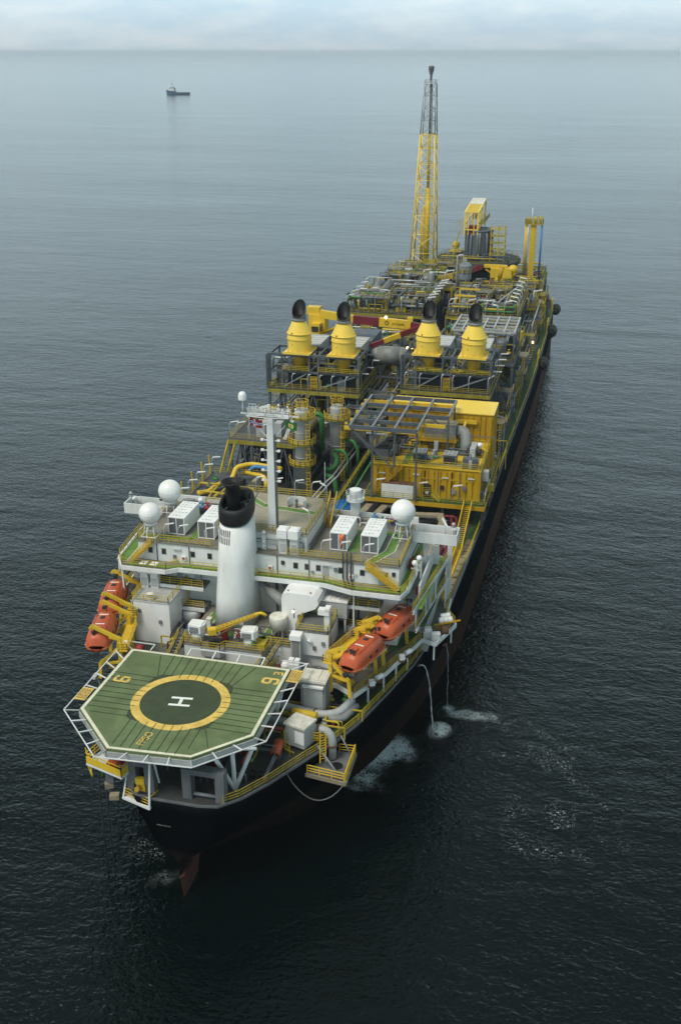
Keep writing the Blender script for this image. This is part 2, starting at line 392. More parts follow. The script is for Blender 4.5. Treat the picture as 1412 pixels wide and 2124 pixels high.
def hull_mat():
    m, nt, p = nodes('hull_paint'); N, L = nt.nodes, nt.links
    geo = N.new('ShaderNodeNewGeometry'); sp = N.new('ShaderNodeSeparateXYZ'); L.new(geo.outputs['Position'], sp.inputs[0])
    mp = N.new('ShaderNodeMapping'); mp.inputs['Scale'].default_value = (0.35, 0.35, 0.05); L.new(geo.outputs['Position'], mp.inputs['Vector'])
    n = N.new('ShaderNodeTexNoise'); n.inputs['Scale'].default_value = 1.0; n.inputs['Detail'].default_value = 7; L.new(mp.outputs['Vector'], n.inputs['Vector'])
    mp2 = N.new('ShaderNodeMapping'); mp2.inputs['Scale'].default_value = (0.02, 0.02, 0.6); L.new(geo.outputs['Position'], mp2.inputs['Vector'])
    n2 = N.new('ShaderNodeTexNoise'); n2.inputs['Scale'].default_value = 1.0; n2.inputs['Detail'].default_value = 5; L.new(mp2.outputs['Vector'], n2.inputs['Vector'])
    ad = N.new('ShaderNodeMath'); ad.operation = 'MULTIPLY_ADD'; ad.inputs[1].default_value = 1.6; L.new(n.outputs['Fac'], ad.inputs[0]); L.new(sp.outputs['Z'], ad.inputs[2])
    mr = N.new('ShaderNodeMapRange'); mr.inputs['From Min'].default_value = 0; mr.inputs['From Max'].default_value = 16; L.new(ad.outputs[0], mr.inputs['Value'])
    cr = N.new('ShaderNodeValToRGB'); L.new(mr.outputs[0], cr.inputs['Fac'])
    e = cr.color_ramp.elements; e[0].position = 0.0; e[0].color = (0.014, 0.013, 0.011, 1); e[1].position = 1.0; e[1].color = (0.030, 0.033, 0.038, 1)
    for po, c in ((0.10, (0.034, 0.019, 0.015, 1)), (0.40, (0.034, 0.024, 0.020, 1)), (0.46, (0.03, 0.026, 0.023, 1)), (0.50, (0.004, 0.005, 0.0065, 1)), (0.84, (0.005, 0.007, 0.010, 1)), (0.90, (0.020, 0.024, 0.029, 1))):
        q = cr.color_ramp.elements.new(po); q.color = c
    hsv = N.new('ShaderNodeHueSaturation'); L.new(cr.outputs['Color'], hsv.inputs['Color'])
    m2 = N.new('ShaderNodeMapRange'); m2.inputs['From Min'].default_value = 0.3; m2.inputs['From Max'].default_value = 0.7; m2.inputs['To Min'].default_value = 0.55; m2.inputs['To Max'].default_value = 1.4
    av = N.new('ShaderNodeMath'); av.operation = 'ADD'; L.new(n.outputs['Fac'], av.inputs[0]); L.new(n2.outputs['Fac'], av.inputs[1])
    hv = N.new('ShaderNodeMath'); hv.operation = 'MULTIPLY'; hv.inputs[1].default_value = 0.5; L.new(av.outputs[0], hv.inputs[0])
    L.new(hv.outputs[0], m2.inputs['Value'])
    fy = N.new('ShaderNodeMapRange'); fy.inputs['From Min'].default_value = 30; fy.inputs['From Max'].default_value = 150; fy.inputs['To Min'].default_value = 0.35; fy.inputs['To Max'].default_value = 2.6   # hull colour darker at the stern, lighter from midship forward
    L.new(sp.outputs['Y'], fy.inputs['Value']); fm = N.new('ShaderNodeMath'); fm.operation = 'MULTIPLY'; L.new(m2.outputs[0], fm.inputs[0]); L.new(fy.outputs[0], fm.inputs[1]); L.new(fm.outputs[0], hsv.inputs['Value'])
    df = N.new('ShaderNodeBsdfDiffuse'); L.new(hsv.outputs['Color'], df.inputs['Color']); L.new(df.outputs[0], N['Material Output'].inputs['Surface'])
    return m
ship = thing('production_ship', 'black and rust brown hull of the long tanker carrying all the plant', 'ship', (0, 0, 0))
ys = [-2.0,-1.6,-0.6,0.4,2,4,6.5,9.3,11.5,13.7,18,22,26,30,34,43,52,66,78,90,108,127,147,167,184,200,228,248,268,274,280,284,288,292,296,300,303,305,307,309]
zs = [-1.5,0,1,2,3,4,5,6,7,8,10,12,14]
mb = MB(); vs = []
for y in ys:
    for s in (-1, 1):
        for z in zs: vs.append((s*hull_hb(y, z), y, z))
nz = len(zs); fs = []
for i in range(len(ys)-1):
    a, b = i*2*nz, (i+1)*2*nz
    for k in range(nz-1):
        fs.append((a+k, b+k, b+k+1, a+k+1)[::1]); fs.append((a+nz+k, a+nz+k+1, b+nz+k+1, b+nz+k))
    fs.append((a, a+nz, b+nz, b))
for k in range(nz-1): fs.append((k, k+1, nz+k+1, nz+k))
mb.add(vs, fs, True)
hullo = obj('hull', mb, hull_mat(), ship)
# weather deck
mb = MB(); vs = []
for y in ys: vs += [(-deck_hb(y), y, 14.0), (deck_hb(y), y, 14.0)]
mb.add(vs, [(2*i, 2*i+1, 2*i+3, 2*i+2) for i in range(len(ys)-1)])
obj('main_deck', mb, 'deck_dark', ship)
# deck edge plate, yellow rail round the stern and along both sides
mb = MB()
for s in (-1, 1):
    P = [(s*(deck_hb(y)-0.04), y, 14.02) for y in ys]
    for a, b in zip(P, P[1:]): mb.beam(a, b, 0.16, 0.3)
mb.beam((-3, -2.0, 14.02), (3, -2.0, 14.02), .16, .3)
obj('deck_edge', mb, 'midgrey', ship)
for s in (-1, 1):
    for y0, y1 in ((-1.0, 34), (34, 66), (66, 130), (130, 200), (200, 300)):
        P = [(s*(deck_hb(y)-0.25), y, 14.1) for y in [y0]+[q for q in ys if y0 < q < y1]+[y1]]
        obj('railing', MB().rail(P, 1.1, r=.05, step=2.0), 'rail', ship)
# green painted walkways on the main deck
for s in (-1, 1):
    mb = MB()
    Y = [q for q in ys if 12 <= q <= 270]
    vs = []
    for y in Y: b = deck_hb(y)-0.6; vs += [(s*b, y, 14.006), (s*(b-1.25), y, 14.006)]
    mb.add(vs, [(2*i, 2*i+1, 2*i+3, 2*i+2) if s < 0 else (2*i+1, 2*i, 2*i+2, 2*i+3) for i in range(len(Y)-1)])
    obj('walkway_paint', mb, 'green_mid' if s > 0 else 'green_dark', ship)
# pale plated strip and grey bulwark on the starboard quarter
mb = MB(); vs = []
Y = [44+2.6*i for i in range(14)]
for y in Y: b = deck_hb(y); vs += [(b-0.1, y, 14.010), (b-1.6, y, 14.010)]
mb.add(vs, [(2*i+1, 2*i, 2*i+2, 2*i+3) for i in range(len(Y)-1)])
obj('edge_plating', mb, 'tan', ship)
mb = MB()
for y in Y: b = deck_hb(y); obj('seam_bar', MB().beam((b-0.1, y, 14.03), (b-1.6, y, 14.03), .12, .05), 'dark', ship)

mb = MB()
for a, b in zip(Y[:-4], Y[1:-3]):
    p, q = Vector((deck_hb(a)+.02, a, 14.6)), Vector((deck_hb(b)+.02, b, 14.6)); mb.beam(p, q, .1, 1.15)
obj('bulwark', mb, 'grey', ship)
# rudder under the counter
mb = MB(); mb.tube((0.2, 1.2, 2.5), (0.2, 1.2, 7.0), .42, n=12)
mb.add([(x, y, z) for z, ya, yb, w in ((-1.5, -1.6, 2.2, .12), (3.3, -2.4, 3.4, .34)) for x, y in ((0.2-w, ya+.5), (0.2+.02, ya), (0.2+w, ya+.5), (0.2+w, yb), (0.2-w, yb))],
       [(4,3,2,1,0), (5,6,7,8,9)]+[(i, (i+1) % 5, 5+(i+1) % 5, 5+i) for i in range(5)])
obj('rudder', mb, paint('rudder_red', (0.06, 0.022, 0.016), .6, .4, .8), ship)
# white lettering, too small and far to be read, on the transom
def letters(txt, size, at, ux, uy, name, mat, parent, depth=0.0, sx=1.0):
    cu = bpy.data.curves.new('lettering_curve', 'FONT'); cu.body = txt; cu.size = size; cu.align_x = 'CENTER'; cu.align_y = 'CENTER'
    o = bpy.data.objects.new('lettering_curve', cu); COL.objects.link(o); bpy.context.view_layer.update()
    dg = bpy.context.evaluated_depsgraph_get(); me = o.evaluated_get(dg).to_mesh()
    V = [v.co.copy() for v in me.vertices]; F = [tuple(p.vertices) for p in me.polygons]
    o.evaluated_get(dg).to_mesh_clear(); bpy.data.objects.remove(o); bpy.data.curves.remove(cu)
    A = Vector(at); ux = Vector(ux).normalized(); uy = Vector(uy).normalized()
    mb = MB(); mb.add([A+ux*v.x*sx+uy*v.y for v in V], F)
    return obj(name, mb, mat, parent)
letters('FPSO POLVO', 0.30, (-1.4, -2.25, 10.6), (1, 0, 0), (0, -0.25, 1), 'lettering', 'offwhite', ship)
# round black rubber fenders along the starboard side
for i, (y, r, lab) in enumerate(((270, 2.1, 'big black rubber fender farthest forward on the ship side'), (239, 2.3, 'black rubber fender hung on the ship side beside the grey lattice frame'),
                        (200, 2.1, 'black rubber fender nearest the green stern walkway on the ship side'))):
    b = deck_hb(y)
    f = thing('rubber_fender', lab, 'fender', (b+1.0, y, 13.6), 'fenders along the ship side')
    mb = MB()
    for k, (rr, w) in enumerate(((r*.55, 1.0), (r*.85, .8), (r, .45), (r*.9, .1))): pass
    mb.path([(b+.9, y-r*1.5, 13.4), (b+.9, y-r*.9, 13.4), (b+.9, y+r*.9, 13.4), (b+.9, y+r*1.5, 13.4)], r*.55, 12)
    mb.sphere((b+.9, y-r*.9, 13.4), r*.72, 12, 8, sc=(1,1,1)); mb.sphere((b+.9, y+r*.9, 13.4), r*.72, 12, 8); mb.sphere((b+.9, y, 13.4), r*.8, 12, 8)
    obj('rubber_body', mb, 'black', f)
    for q in (-r, r): obj('hanging_chain', MB().beam((b-.3, y+q, 14.2), (b+.8, y+q, 13.9), .12), 'rustbrown', f)
    obj('fender_frame', MB().beam((b-.4, y-r*1.2, 14), (b-.4, y-r*1.2, 16.8), .3).beam((b-.4, y+r*1.2, 14), (b-.4, y+r*1.2, 16.8), .3).beam((b-.4, y-r*1.2, 16.8), (b-.4, y+r*1.2, 16.8), .3), 'rail', f)
# ================================================================== HELIDECK
HZ = 21.5
heli = thing('helicopter_deck', 'green eight-sided helicopter landing deck with a yellow ring and white H', 'helideck', (-2.3, 7, 14))
A, B, Cc, D, E_, F_ = (-13.4, 2.8), (-13.1, 17.2), (8.5, 17.2), (8.4, 2.4), (2.9, -3.2), (-6.9, -3.8)
OCT = [A, F_, E_, D, Cc, B]
def inset(poly, d):
    n = len(poly); out = []
    for i in range(n):
        p0, p1, p2 = Vector(poly[i-1]), Vector(poly[i]), Vector(poly[(i+1) % n])
        e1 = (p1-p0).normalized(); e2 = (p2-p1).normalized()
        n1 = Vector((-e1.y, e1.x)); n2 = Vector((-e2.y, e2.x)); b = (n1+n2).normalized(); out.append(tuple(p1+b*(d/max(.3, b.dot(n1)))))
    return out
obj('deck_plate', MB().prism(OCT, HZ-0.35, HZ), 'heli_green', heli)
mb = MB(); i0 = inset(OCT, .10); i1 = inset(OCT, .48); n = 6
mb.add([(x, y, HZ+.004) for x, y in i0]+[(x, y, HZ+.004) for x, y in i1], [(i, (i+1) % n, n+(i+1) % n, n+i) for i in range(n)])
obj('border_line', mb, 'cream_line', heli)
def ring(cx, cy, r0, r1, z, n=72):
    vs = [(cx+r*cos(2*pi*i/n), cy+r*sin(2*pi*i/n), z) for r in (r0, r1) for i in range(n)]
    return MB().add(vs, [(i, n+i, n+(i+1) % n, (i+1) % n) for i in range(n)])
HX, HY = -2.3, 7.0
# dark landing net: a rounded square whose corners show outside the ring
mb = MB(); pts = []
for k in range(96):
    t = 2*pi*k/96; c_, s_ = cos(t), sin(t); r = 5.15/((abs(c_)**7.5+abs(s_)**7.5)**(1/7.5)); pts.append((HX+r*c_*1.03, HY+.1+r*s_, HZ+.008))
mb.add(pts, [tuple(range(96))]); obj('landing_net', mb, 'heli_dark', heli)
obj('aiming_ring', ring(HX, HY, 4.85, 5.95, HZ+.012), 'heli_yellow', heli)
mb = MB(); a = radians(6)
def hbar(x0, x1, y0, y1):
    P = [(x0, y0), (x1, y0), (x1, y1), (x0, y1)]
    mb.add([(HX+x*cos(a)-y*sin(a), HY+x*sin(a)+y*cos(a), HZ+.016) for x, y in P], [(0,1,2,3)])
hbar(-1.3, 1.3, -.95, -.55); hbar(-1.3, 1.3, .55, .95); hbar(-.2, .2, -.549, .549)
obj('letter_mark', mb, 'white_clean', heli)
mb = MB()
for k in range(9):
    t = -4.3+8.6*k/8
    for p, q in (((HX-4.9, HY+t), (A[0]+.6, HY+t*1.02)), ((HX+4.9, HY+t), (D[0]-.6, HY+t*1.02)), ((HX+t, HY+4.9), (HX+t*1.08, 16.7))):
        if p[1] < 2.8 and q[0] < HX: q = (A[0]+1.4, q[1])
        mb.beam((p[0], p[1], HZ+.03), (q[0], q[1], HZ+.03), .045)
    mb.beam((HX+t, HY-4.9, HZ+.03), (HX+t*1.0, -3.0+max(0, abs(t)-4.0)*.9+(.0 if t < 3.4 else 1.0), HZ+.03), .045)
for sx_, sy_ in ((-1, 1), (1, 1), (1, -1)): mb.beam((HX+sx_*4.9, HY+sy_*4.7, HZ+.03), (HX+sx_*6.4, HY+sy_*9.4 if sy_ > 0 else HY-8.0, HZ+.03), .045)
obj('tie_ropes', mb, 'rope', heli)
def block_digit(strokes, h, c, ux, uy):
    # stencilled block numeral: each stroke is a bar in a cell one unit high
    mb = MB(); ux, uy = Vector(ux), Vector(uy)
    for k, (a0, b0, a1, b1) in enumerate(strokes):
        q = [Vector((*c, HZ+.014+.0012*k))+ux*(a-.31)*h+uy*(b-.5)*h for a, b in ((a0,b0),(a1,b0),(a1,b1),(a0,b1))]
        mb.add(q, [(0,1,2,3)])
    return obj('deck_number', mb, 'heli_yellow', heli)
NINE = ((.08,.84,.54,1),(0,.5,.16,.92),(.08,.42,.54,.58),(.46,.08,.62,.92),(.08,0,.54,.16),(0,.06,.16,.26))
THREE = ((.06,.84,.54,1),(.16,.42,.5,.58),(.06,0,.54,.16),(.46,.06,.62,.46),(.46,.54,.62,.94))
block_digit(NINE, 2.2, (6.8, 13.9), (0,1,0), (-1,0,0)); block_digit(THREE, 1.25, (7.3, 15.7), (0,1,0), (-1,0,0)); block_digit(NINE, 2.1, (-11.2, 10.0), (0,-1,0), (1,0,0))
letters('FPSO', 1.35, (-3.4, -1.0, HZ+.014), (.12, 1, 0), (-1, .12, 0), 'deck_lettering', 'heli_yellow', heli, sx=.88)
# edge girder
mb = MB()
for i in range(6):
    p, q = Vector((*OCT[i], HZ-.75)), Vector((*OCT[(i+1) % 6], HZ-.75)); mb.beam(p, q, .25, .78)
obj('edge_girder', mb, 'lightgrey', heli)
mb = MB()
for x in (-11, -8, -5, -2, 1, 4, 7): mb.beam((x, -3.0 if -6.5 < x < 2.8 else 2.6, HZ-.7), (x, 17, HZ-.7), .2, .6)
for y in (0, 4.5, 9, 13.5): mb.beam((-13 if y > 2 else -9, y, HZ-1.2), (8.2 if y > 2 else 5, y, HZ-1.2), .3, .5)
obj('under_beams', mb, 'midgrey', heli)
# safety net outriggers: white tube frames 1.6 m outside the edge
OUT = inset(OCT, -1.65)
for i in range(6):
    p0, p1 = Vector((*OCT[i], HZ-.25)), Vector((*OCT[(i+1) % 6], HZ-.25)); q0, q1 = Vector((*OUT[i], HZ+.0)), Vector((*OUT[(i+1) % 6], HZ+.0))
    if i == 4:   # aft-facing edges keep full frames, the forward edge has a shorter bay
        mb = MB(); mb.beam((-5.5, 19.0, HZ), (4.5, 19.0, HZ), .12); 
        for x in (-5.5, -2.1, 1.2, 4.5): mb.beam((x, 17.2, HZ-.2), (x, 19.0, HZ), .16)
        for a_, b_ in (((8.5, 17.2), (10.3, 19)), ((-13.1, 17.2), (-14.8, 18.8))): mb.beam((*a_, HZ-.2), (*b_, HZ), .14)
        mb.beam((6.8, 18.9, HZ), (10.3, 18.9, HZ), .1); mb.beam((-14.8, 18.8, HZ), (-10.5, 18.8, HZ), .1); mb.beam((-10.5, 18.8, HZ), (-10.5, 17.3, HZ), .12)
    else:
        mb = MB(); mb.beam(q0, q1, .11); k = max(2, round((p1-p0).length/2.6))
        for j in range(k+1):
            t = j/k; mb.beam(p0.lerp(p1, t), q0.lerp(q1, t), .15, .1)
    obj('net_frame', mb, 'white', heli)
def sign_panel(x0, x1, y0, y1):
    pl = obj('notice_panel', MB().box(x0, x1, y0, y1, HZ+.02, HZ+.07), 'heli_yellow', heli)
    mb = MB(); n_ = 7; rr = random.Random(5)
    for k in range(n_):
        x = lerp(x0, x1, (k+.8)/(n_+.6)); y = y0+.25
        while y < y1-.4:
            l = rr.uniform(.12, .5); mb.box(x-.05, x+.05, y, min(y+l, y1-.2), HZ+.071, HZ+.076); y += l+.12
    obj('notice_lines', mb, 'rustbrown', pl)
sign_panel(-15.0, -13.55, 4.5, 7.1); sign_panel(8.7, 10.25, 14.2, 17.0)
# support legs
def vleg(base, tops):
    for t in tops: obj('support_leg', MB().tube(base, t, .27, n=10), 'white', heli)
vleg((6.0, 1.9, 14.0), [(3.4, .6, HZ-1.1), (5.8, 2.0, HZ-1.1), (8.2, 4.2, HZ-1.2)])
vleg((-9.0, 2.6, 14.0), [(-12.2, 5, HZ-1.1), (-8.6, 2.4, HZ-1.1), (-6.6, -.6, HZ-1.1)])
vleg((6.6, 15, 14.0), [(4, 13.5, HZ-1.4), (7.8, 16.5, HZ-1.2)]); vleg((-9.6, 15, 14), [(-8, 13.5, HZ-1.4), (-12, 16.5, HZ-1.2)])
obj('support_brace', MB().tube((3.4, .6, HZ-1.3), (8.8, 2.0, HZ-1.4), .2).tube((4.1, .9, 19.2), (6.0, 2.0, HZ-1.2), .16), 'white', heli)
# ================================================================== SUPERSTRUCTURE
def stripes(mb, P, w, z):           # flat paint strip along a polyline at height z
    for a, b in zip(P, P[1:]):
        a = Vector((*a, z)); b = Vector((*b, z)); d = (b-a).normalized(); n = Vector((-d.y, d.x, 0))*w/2
        mb.add([a-n, b-n, b+n, a+n], [(0,1,2,3)])
# ---- boat deck
bd = thing('boat_deck', 'raised dark boat deck with white edge and white posts below the orange lifeboats', 'deck', (0, 34, 14))
RE = [(9.5,22.2),(13.3,21.8),(16,20),(18.9,26.3),(21,32.6),(22.1,36.2),(24.1,35.4),(26.1,41.5),(24.4,44.5),(24.3,49)]
LE = [(-9.5,22.2),(-13.3,21.8),(-16,20),(-18.9,26.3),(-21,32.6),(-22.8,41),(-23.8,49)]
obj('deck_plate', MB().prism(RE+LE[::-1], 16.6, 17.0), 'boat_deck', bd)
for P in (RE, LE):
    mb = MB()
    for a, b in zip(P, P[1:]): mb.beam((*a, 16.85), (*b, 16.85), .22, .62)
    obj('edge_plate', mb, 'white', bd)
for x, y in ((16,20),(17.4,23.3),(18.9,26.3),(20,29.4),(21,32.6),(24.2,36),(25.9,41.3),(-16,20),(-18.9,26.3),(-21,32.6),(-22.8,41)):
    obj('post', MB().beam((x*.985, y, 14), (x*.985, y, 16.6), .22), 'white', bd)
obj('railing', MB().rail([(16,20.2,17),(18.7,26.4,17),(20.8,32.7,17),(21.9,36.4,17)], 1.1), 'rail', bd)
obj('railing', MB().rail([(22.3,36.2,17),(24.0,35.6,17)], 1.0), 'white', bd)
obj('railing', MB().rail([(25.9,41.6,17),(24.2,44.5,17),(24.1,49,17)], 1.1), 'rail', bd)
obj('railing', MB().rail([(-9.5,22.4,17),(-13.3,22,17),(-16,20.2,17),(-18.7,26.4,17),(-20.8,32.7,17),(-22.6,41,17),(-23.6,49,17)], 1.1), 'rail', bd)
mb = MB(); stripes(mb, [(17.5,31),(19.6,34.5),(21.2,40),(22.4,48)], 1.3, 17.006); obj('walkway_paint', mb, 'green_dark', bd)
# ---- casing platform that carries the funnel
cs = thing('engine_casing', 'low grey casing platform with yellow rails carrying the white funnel', 'casing', (0, 28, 17))
obj('casing_wall', MB().prism([(-8,22.5),(2.8,22.5),(2.8,25),(12.2,25),(12.2,33.4),(-8,33.4)], 17.0, 19.9), 'white', cs)
obj('top_deck', MB().prism([(-8.1,22.4),(2.9,22.4),(2.9,24.9),(12.3,24.9),(12.3,33.4),(-8.1,33.4)], 19.9, 20.0), 'deck_brown', cs)
mb = MB(); stripes(mb, [(-6.6,31.5),(-6.9,26.8),(2.2,26.0),(2.4,31.5)], 1.1, 20.006); obj('walkway_paint', mb, 'green_walk', cs)
mb = MB()
for o in (-.62, .62): stripes(mb, [(-6.6+o,31.5),(-6.9+o,26.8)], .1, 20.01); stripes(mb, [(2.4+o, 31.5), (2.2+o, 26)], .1, 20.01)
obj('painted_line', mb, 'cream_line', cs)
obj('railing', MB().rail([(-8,24,20),(-8,22.5,20),(-5.6,22.5,20),(-5.2,21.6,20),(-2.6,21.6,20),(-2.2,22.5,20),(2.8,22.5,20)], 1.1), 'rail', cs)
obj('railing', MB().rail([(2.8,25,20),(7,25,20)], 1.1), 'rail', cs)
obj('crane_ledge', MB().prism([(-5.6,22.3),(-5.2,21.5),(-2.6,21.5),(-2.2,22.3)], 19.0, 20.0), 'lightgrey', cs)
for (p, q) in (((2.4,20.2,17.2),(4.2,25.0,20)), ((-9.6,19.6,17.2),(-9.0,24.5,20))):
    st = obj('stair', MB().stair(p, q, 1.0), 'lightsteel', cs)
    obj('stair_rail', MB().stairrail(p, q, 1.1), 'rail', st)
# ---- platform to starboard of the stair, over the red pipes
pf = thing('valve_platform', 'small grey platform with yellow rail full of maroon pipes behind the helideck', 'platform', (7.5, 22.5, 17))
obj('plate', MB().prism([(3.6,19.8),(12.2,19.8),(12.2,24.7),(5.2,24.7)], 17.0, 17.6), 'deck_grey', pf)
obj('railing', MB().rail([(4.6,24.5,17.6),(3.7,20,17.6),(6.2,19.9,17.6)], 1.1), 'rail', pf)
obj('railing', MB().rail([(7.5,21.6,17.6),(11.8,21.4,17.6),(12.1,24.5,17.6)], 1.0), 'rail', pf)
for k, (x, y) in enumerate(((4.4,20.4),(4.9,21.4),(5.4,22.4),(5.1,20.2))):
    obj('fire_pipe', MB().path([(x,y,17.6),(x,y,18.8),(x+1.2,y+.4,18.8),(x+1.2,y+2.2,18.2)], .12, 6), 'maroon', pf)
for y in (19.3, 19.6): obj('fire_main', MB().path([(-12,y,18.9),(-5,y,18.9),(3,y-.1,18.9),(12.2,y-.2,18.9),(12.4,y-.2,15)], .13, 6), 'maroon', pf)
# ---- accommodation block
ac = thing('accommodation_block', 'white stepped living quarters with bridge wings and green walkways across the ship', 'building', (0, 40, 14))
obj('lower_wall', MB().box(-18.0, 19.0, 33.6, 47.2, 17.0, 26.6), 'white', ac)
obj('side_wall', MB().box(-22, -18.05, 38, 52, 14, 23.6), 'lightgrey', ac); obj('side_wall', MB().box(19.05, 22.6, 38, 50, 14, 23.6), 'lightgrey', ac)
obj('upper_wall', MB().box(-18.0, 19.3, 32.0, 47.0, 27.02, 29.8), 'white', ac)
obj('roof', MB().box(-18.15, 19.45, 31.85, 47.1, 29.8, 30.0), 'deck_brown', ac)
obj('raised_wall', MB().box(-6.5, 6.2, 33.4, 46.8, 30.0, 32.4), 'white', ac)
obj('raised_roof', MB().box(-6.6, 6.3, 33.3, 46.9, 32.4, 32.5), 'deck_tan', ac)
# galleries
G27 = [(-19.6,29.3),(-13,29.3),(-11.5,30.4),(9.4,30.6),(13.4,29.4),(20.0,29.4),(20.7,32),(21.0,46.8),(-22.4,46.8),(-21.2,32)]
obj('gallery', MB().prism(G27, 26.6, 27.0), 'deck_brown', ac)
mb = MB()
for a, b in zip(G27, G27[1:]):
    if a != (21.0, 46.8): mb.beam((*a, 26.72), (*b, 26.72), .2, .62)
mb.beam((-21.2,32,26.72), (-19.6,29.3,26.72), .2, .62)
obj('gallery_edge', mb, 'white', ac)
mb = MB(); stripes(mb, [(-18.8,30.4),(-12.6,30.4),(-11.0,31.2),(9.6,31.3),(13.6,30.4),(19.8,30.4)], 1.0, 27.006)
stripes(mb, [(19.9,30.4),(20.15,46)], 1.0, 27.006); stripes(mb, [(-20.2,31),(-21.0,45.5)], 1.5, 27.006); obj('walkway_paint', mb, 'green_walk', ac)
mb = MB()
for o in (-.8, .8): stripes(mb, [(19.9+o*.7,30.8),(20.15+o*.7,46)], .12, 27.01); stripes(mb, [(-20.2+o,31),(-21+o,45.5)], .12, 27.01)
obj('painted_line', mb, 'cream_line', ac)
mb = MB().rail([(-11.0,30.6,27.05),(9.3,30.8,27.05),(13.4,29.6,27.05),(19.9,29.6,27.05),(20.55,32.2,27.05),(20.85,46.6,27.05)], 1.05, r=.04)
obj('railing', mb, 'rail', ac)
obj('railing', MB().rail([(-11.4,30.5,27.05),(-13,29.5,27.05),(-19.5,29.5,27.05),(-21.1,32.2,27.05),(-22.2,46.6,27.05)], 1.05, r=.04), 'rail', ac)
obj('railing', MB().rail([(-18,45,30),(-18,32,30),(-7.2,32,30)], 1.05), 'rail', ac)
obj('railing', MB().rail([(3.8,32,30),(14.2,32,30)], 1.05), 'rail', ac)
obj('railing', MB().rail([(15.6,32,30),(19.3,32,30),(19.3,41.5,30)], 1.05), 'rail', ac)
obj('railing', MB().rail([(-6.4,46.7,32.5),(6.1,46.7,32.5)], 1.05), 'rail', ac)
obj('railing', MB().rail([(6.1,46,32.5),(6.1,33.6,32.5),(-6.4,33.6,32.5)], 1.0), 'raildull', ac)
for P_, w_, z_ in (([(-18.2,33.5),(-15.3,33.6),(-10.6,33.8),(-10.6,38)], 1.0, 30.006), ([(11.6,42),(17.2,42.2),(17.2,36.5),(15.2,32.4)], 1.2, 30.006), ([(12.3,35),(12.3,41.6)], 1.1, 30.010), ([(-6,45.2),(-2.5,42.2),(5.2,41.2)], 1.0, 32.506)):
    mb = MB(); stripes(mb, P_, w_, z_); obj('roof_paint', mb, 'green_walk', ac)
mb = MB(); 
for o in (-.65, .65): stripes(mb, [(17.2+o,42.2),(17.2+o,36.5),(15.2+o,32.4)], .12, 30.014)
obj('roof_line', mb, 'cream_line', ac)
mb = MB()
for o in (-.65, .65): stripes(mb, [(-6,45.2+o),(-2.5,42.2+o),(5.2,41.2+o)], .1, 32.512)
obj('upper_roof_line', mb, 'cream_line', ac)
# lower tiers seen below the gallery, starboard and port
for zt, x1, ya, yb, s in ((23.6, 23.6, 31.2, 49, 1), (20.3, 23.9, 32.2, 50, 1), (23.6, 23.4, 31.5, 50, -1), (20.3, 23.8, 32.5, 51, -1)):
    xi = 21.35 if s > 0 else 20.6
    P = [(xi*s, ya), ((x1-2.1)*s, ya), (x1*s, yb), (xi*s, yb)] if s > 0 else [(-8.2, 31.2), (-16.6, 31.2), (-16.6, 33.6), (-8.2, 33.6)]
    if s < 0:
        P = P[::-1]; q_ = obj('side_gallery', MB().prism([(-xi, ya), (-xi, yb), (-x1, yb), (-x1+2.1, ya)], zt, zt+.32), 'deck_grey', ac)
    else:
        q_ = obj('aft_gallery', MB().prism([(12.3, 31.0), (17.0, 31.0), (17.0, 33.6), (12.3, 33.6)], zt, zt+.32), 'deck_grey', ac)
    t = obj('side_gallery', MB().prism(P, zt, zt+.32), 'deck_grey', ac)
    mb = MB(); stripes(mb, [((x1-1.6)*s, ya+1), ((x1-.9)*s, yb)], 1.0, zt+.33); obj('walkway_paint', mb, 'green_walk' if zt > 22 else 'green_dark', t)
    obj('edge_plate', MB().beam(((x1-2.1)*s, ya, zt+.1), (x1*s, yb, zt+.1), .2, .5), 'white', t); obj('edge_plate', MB().beam((12.3 if s > 0 else -8.2, 31.0, zt+.1), (17.0 if s > 0 else -16.6, 31.0, zt+.1), .2, .5), 'white', t)
    obj('railing', MB().rail([((x1-2.2)*s, ya+.1, zt+.35), ((x1-.1)*s, yb, zt+.35)], 1.05), 'rail', t)
    obj('railing', MB().rail([(12.4 if s > 0 else -8.3, 31.1, zt+.35), (16.9 if s > 0 else -16.5, 31.1, zt+.35)], 1.05), 'rail', t)
for x, y, z0, z1 in ((22.3,37,20.6,23.6),(22.9,42,20.6,23.6),(21.6,33,20.6,23.6),(23.6,48.6,14,27.3),(23.8,46,14,24),(13.4,30.9,17,26.5),(-19.6,29.6,17,26.5),(-22.9,46,14,26.5),(-21.2,32,17,26.5)):
    obj('stanchion', MB().beam((x,y,z0),(x,y,z1),.2), 'white', ac)
obj('gantry_post', MB().beam((23.8,49.6,14),(23.8,49.6,27.6),.5).beam((22.0,52.5,28.6),(23.8,49.6,27.4),.28), 'white', ac)
for x in (-16.2, -14.2, -9.9, -7.4, 5.0, 6.6, 8.2, 11.3, 14.3, 17.5):
    w = obj('window', MB().box(x-.34, x+.34, 31.955, 31.995, 28.1, 29.0), 'midgrey', ac)
    obj('pane', MB().box(x-.25, x+.25, 31.94, 31.953, 28.2, 28.9), 'glass', w)
for x in (-16.5,-14,-11.5,-9, 13.2, 16.0):
    w = obj('window', MB().box(x-.36, x+.36, 33.555, 33.595, 24.8, 25.7), 'midgrey', ac)
    obj('pane', MB().box(x-.27, x+.27, 33.54, 33.553, 24.9, 25.6), 'glass', w)
for x in (9.2, 17.0): obj('door', MB().box(x-.45, x+.45, 31.93, 31.99, 27.05, 29.1), 'lightgrey', ac)
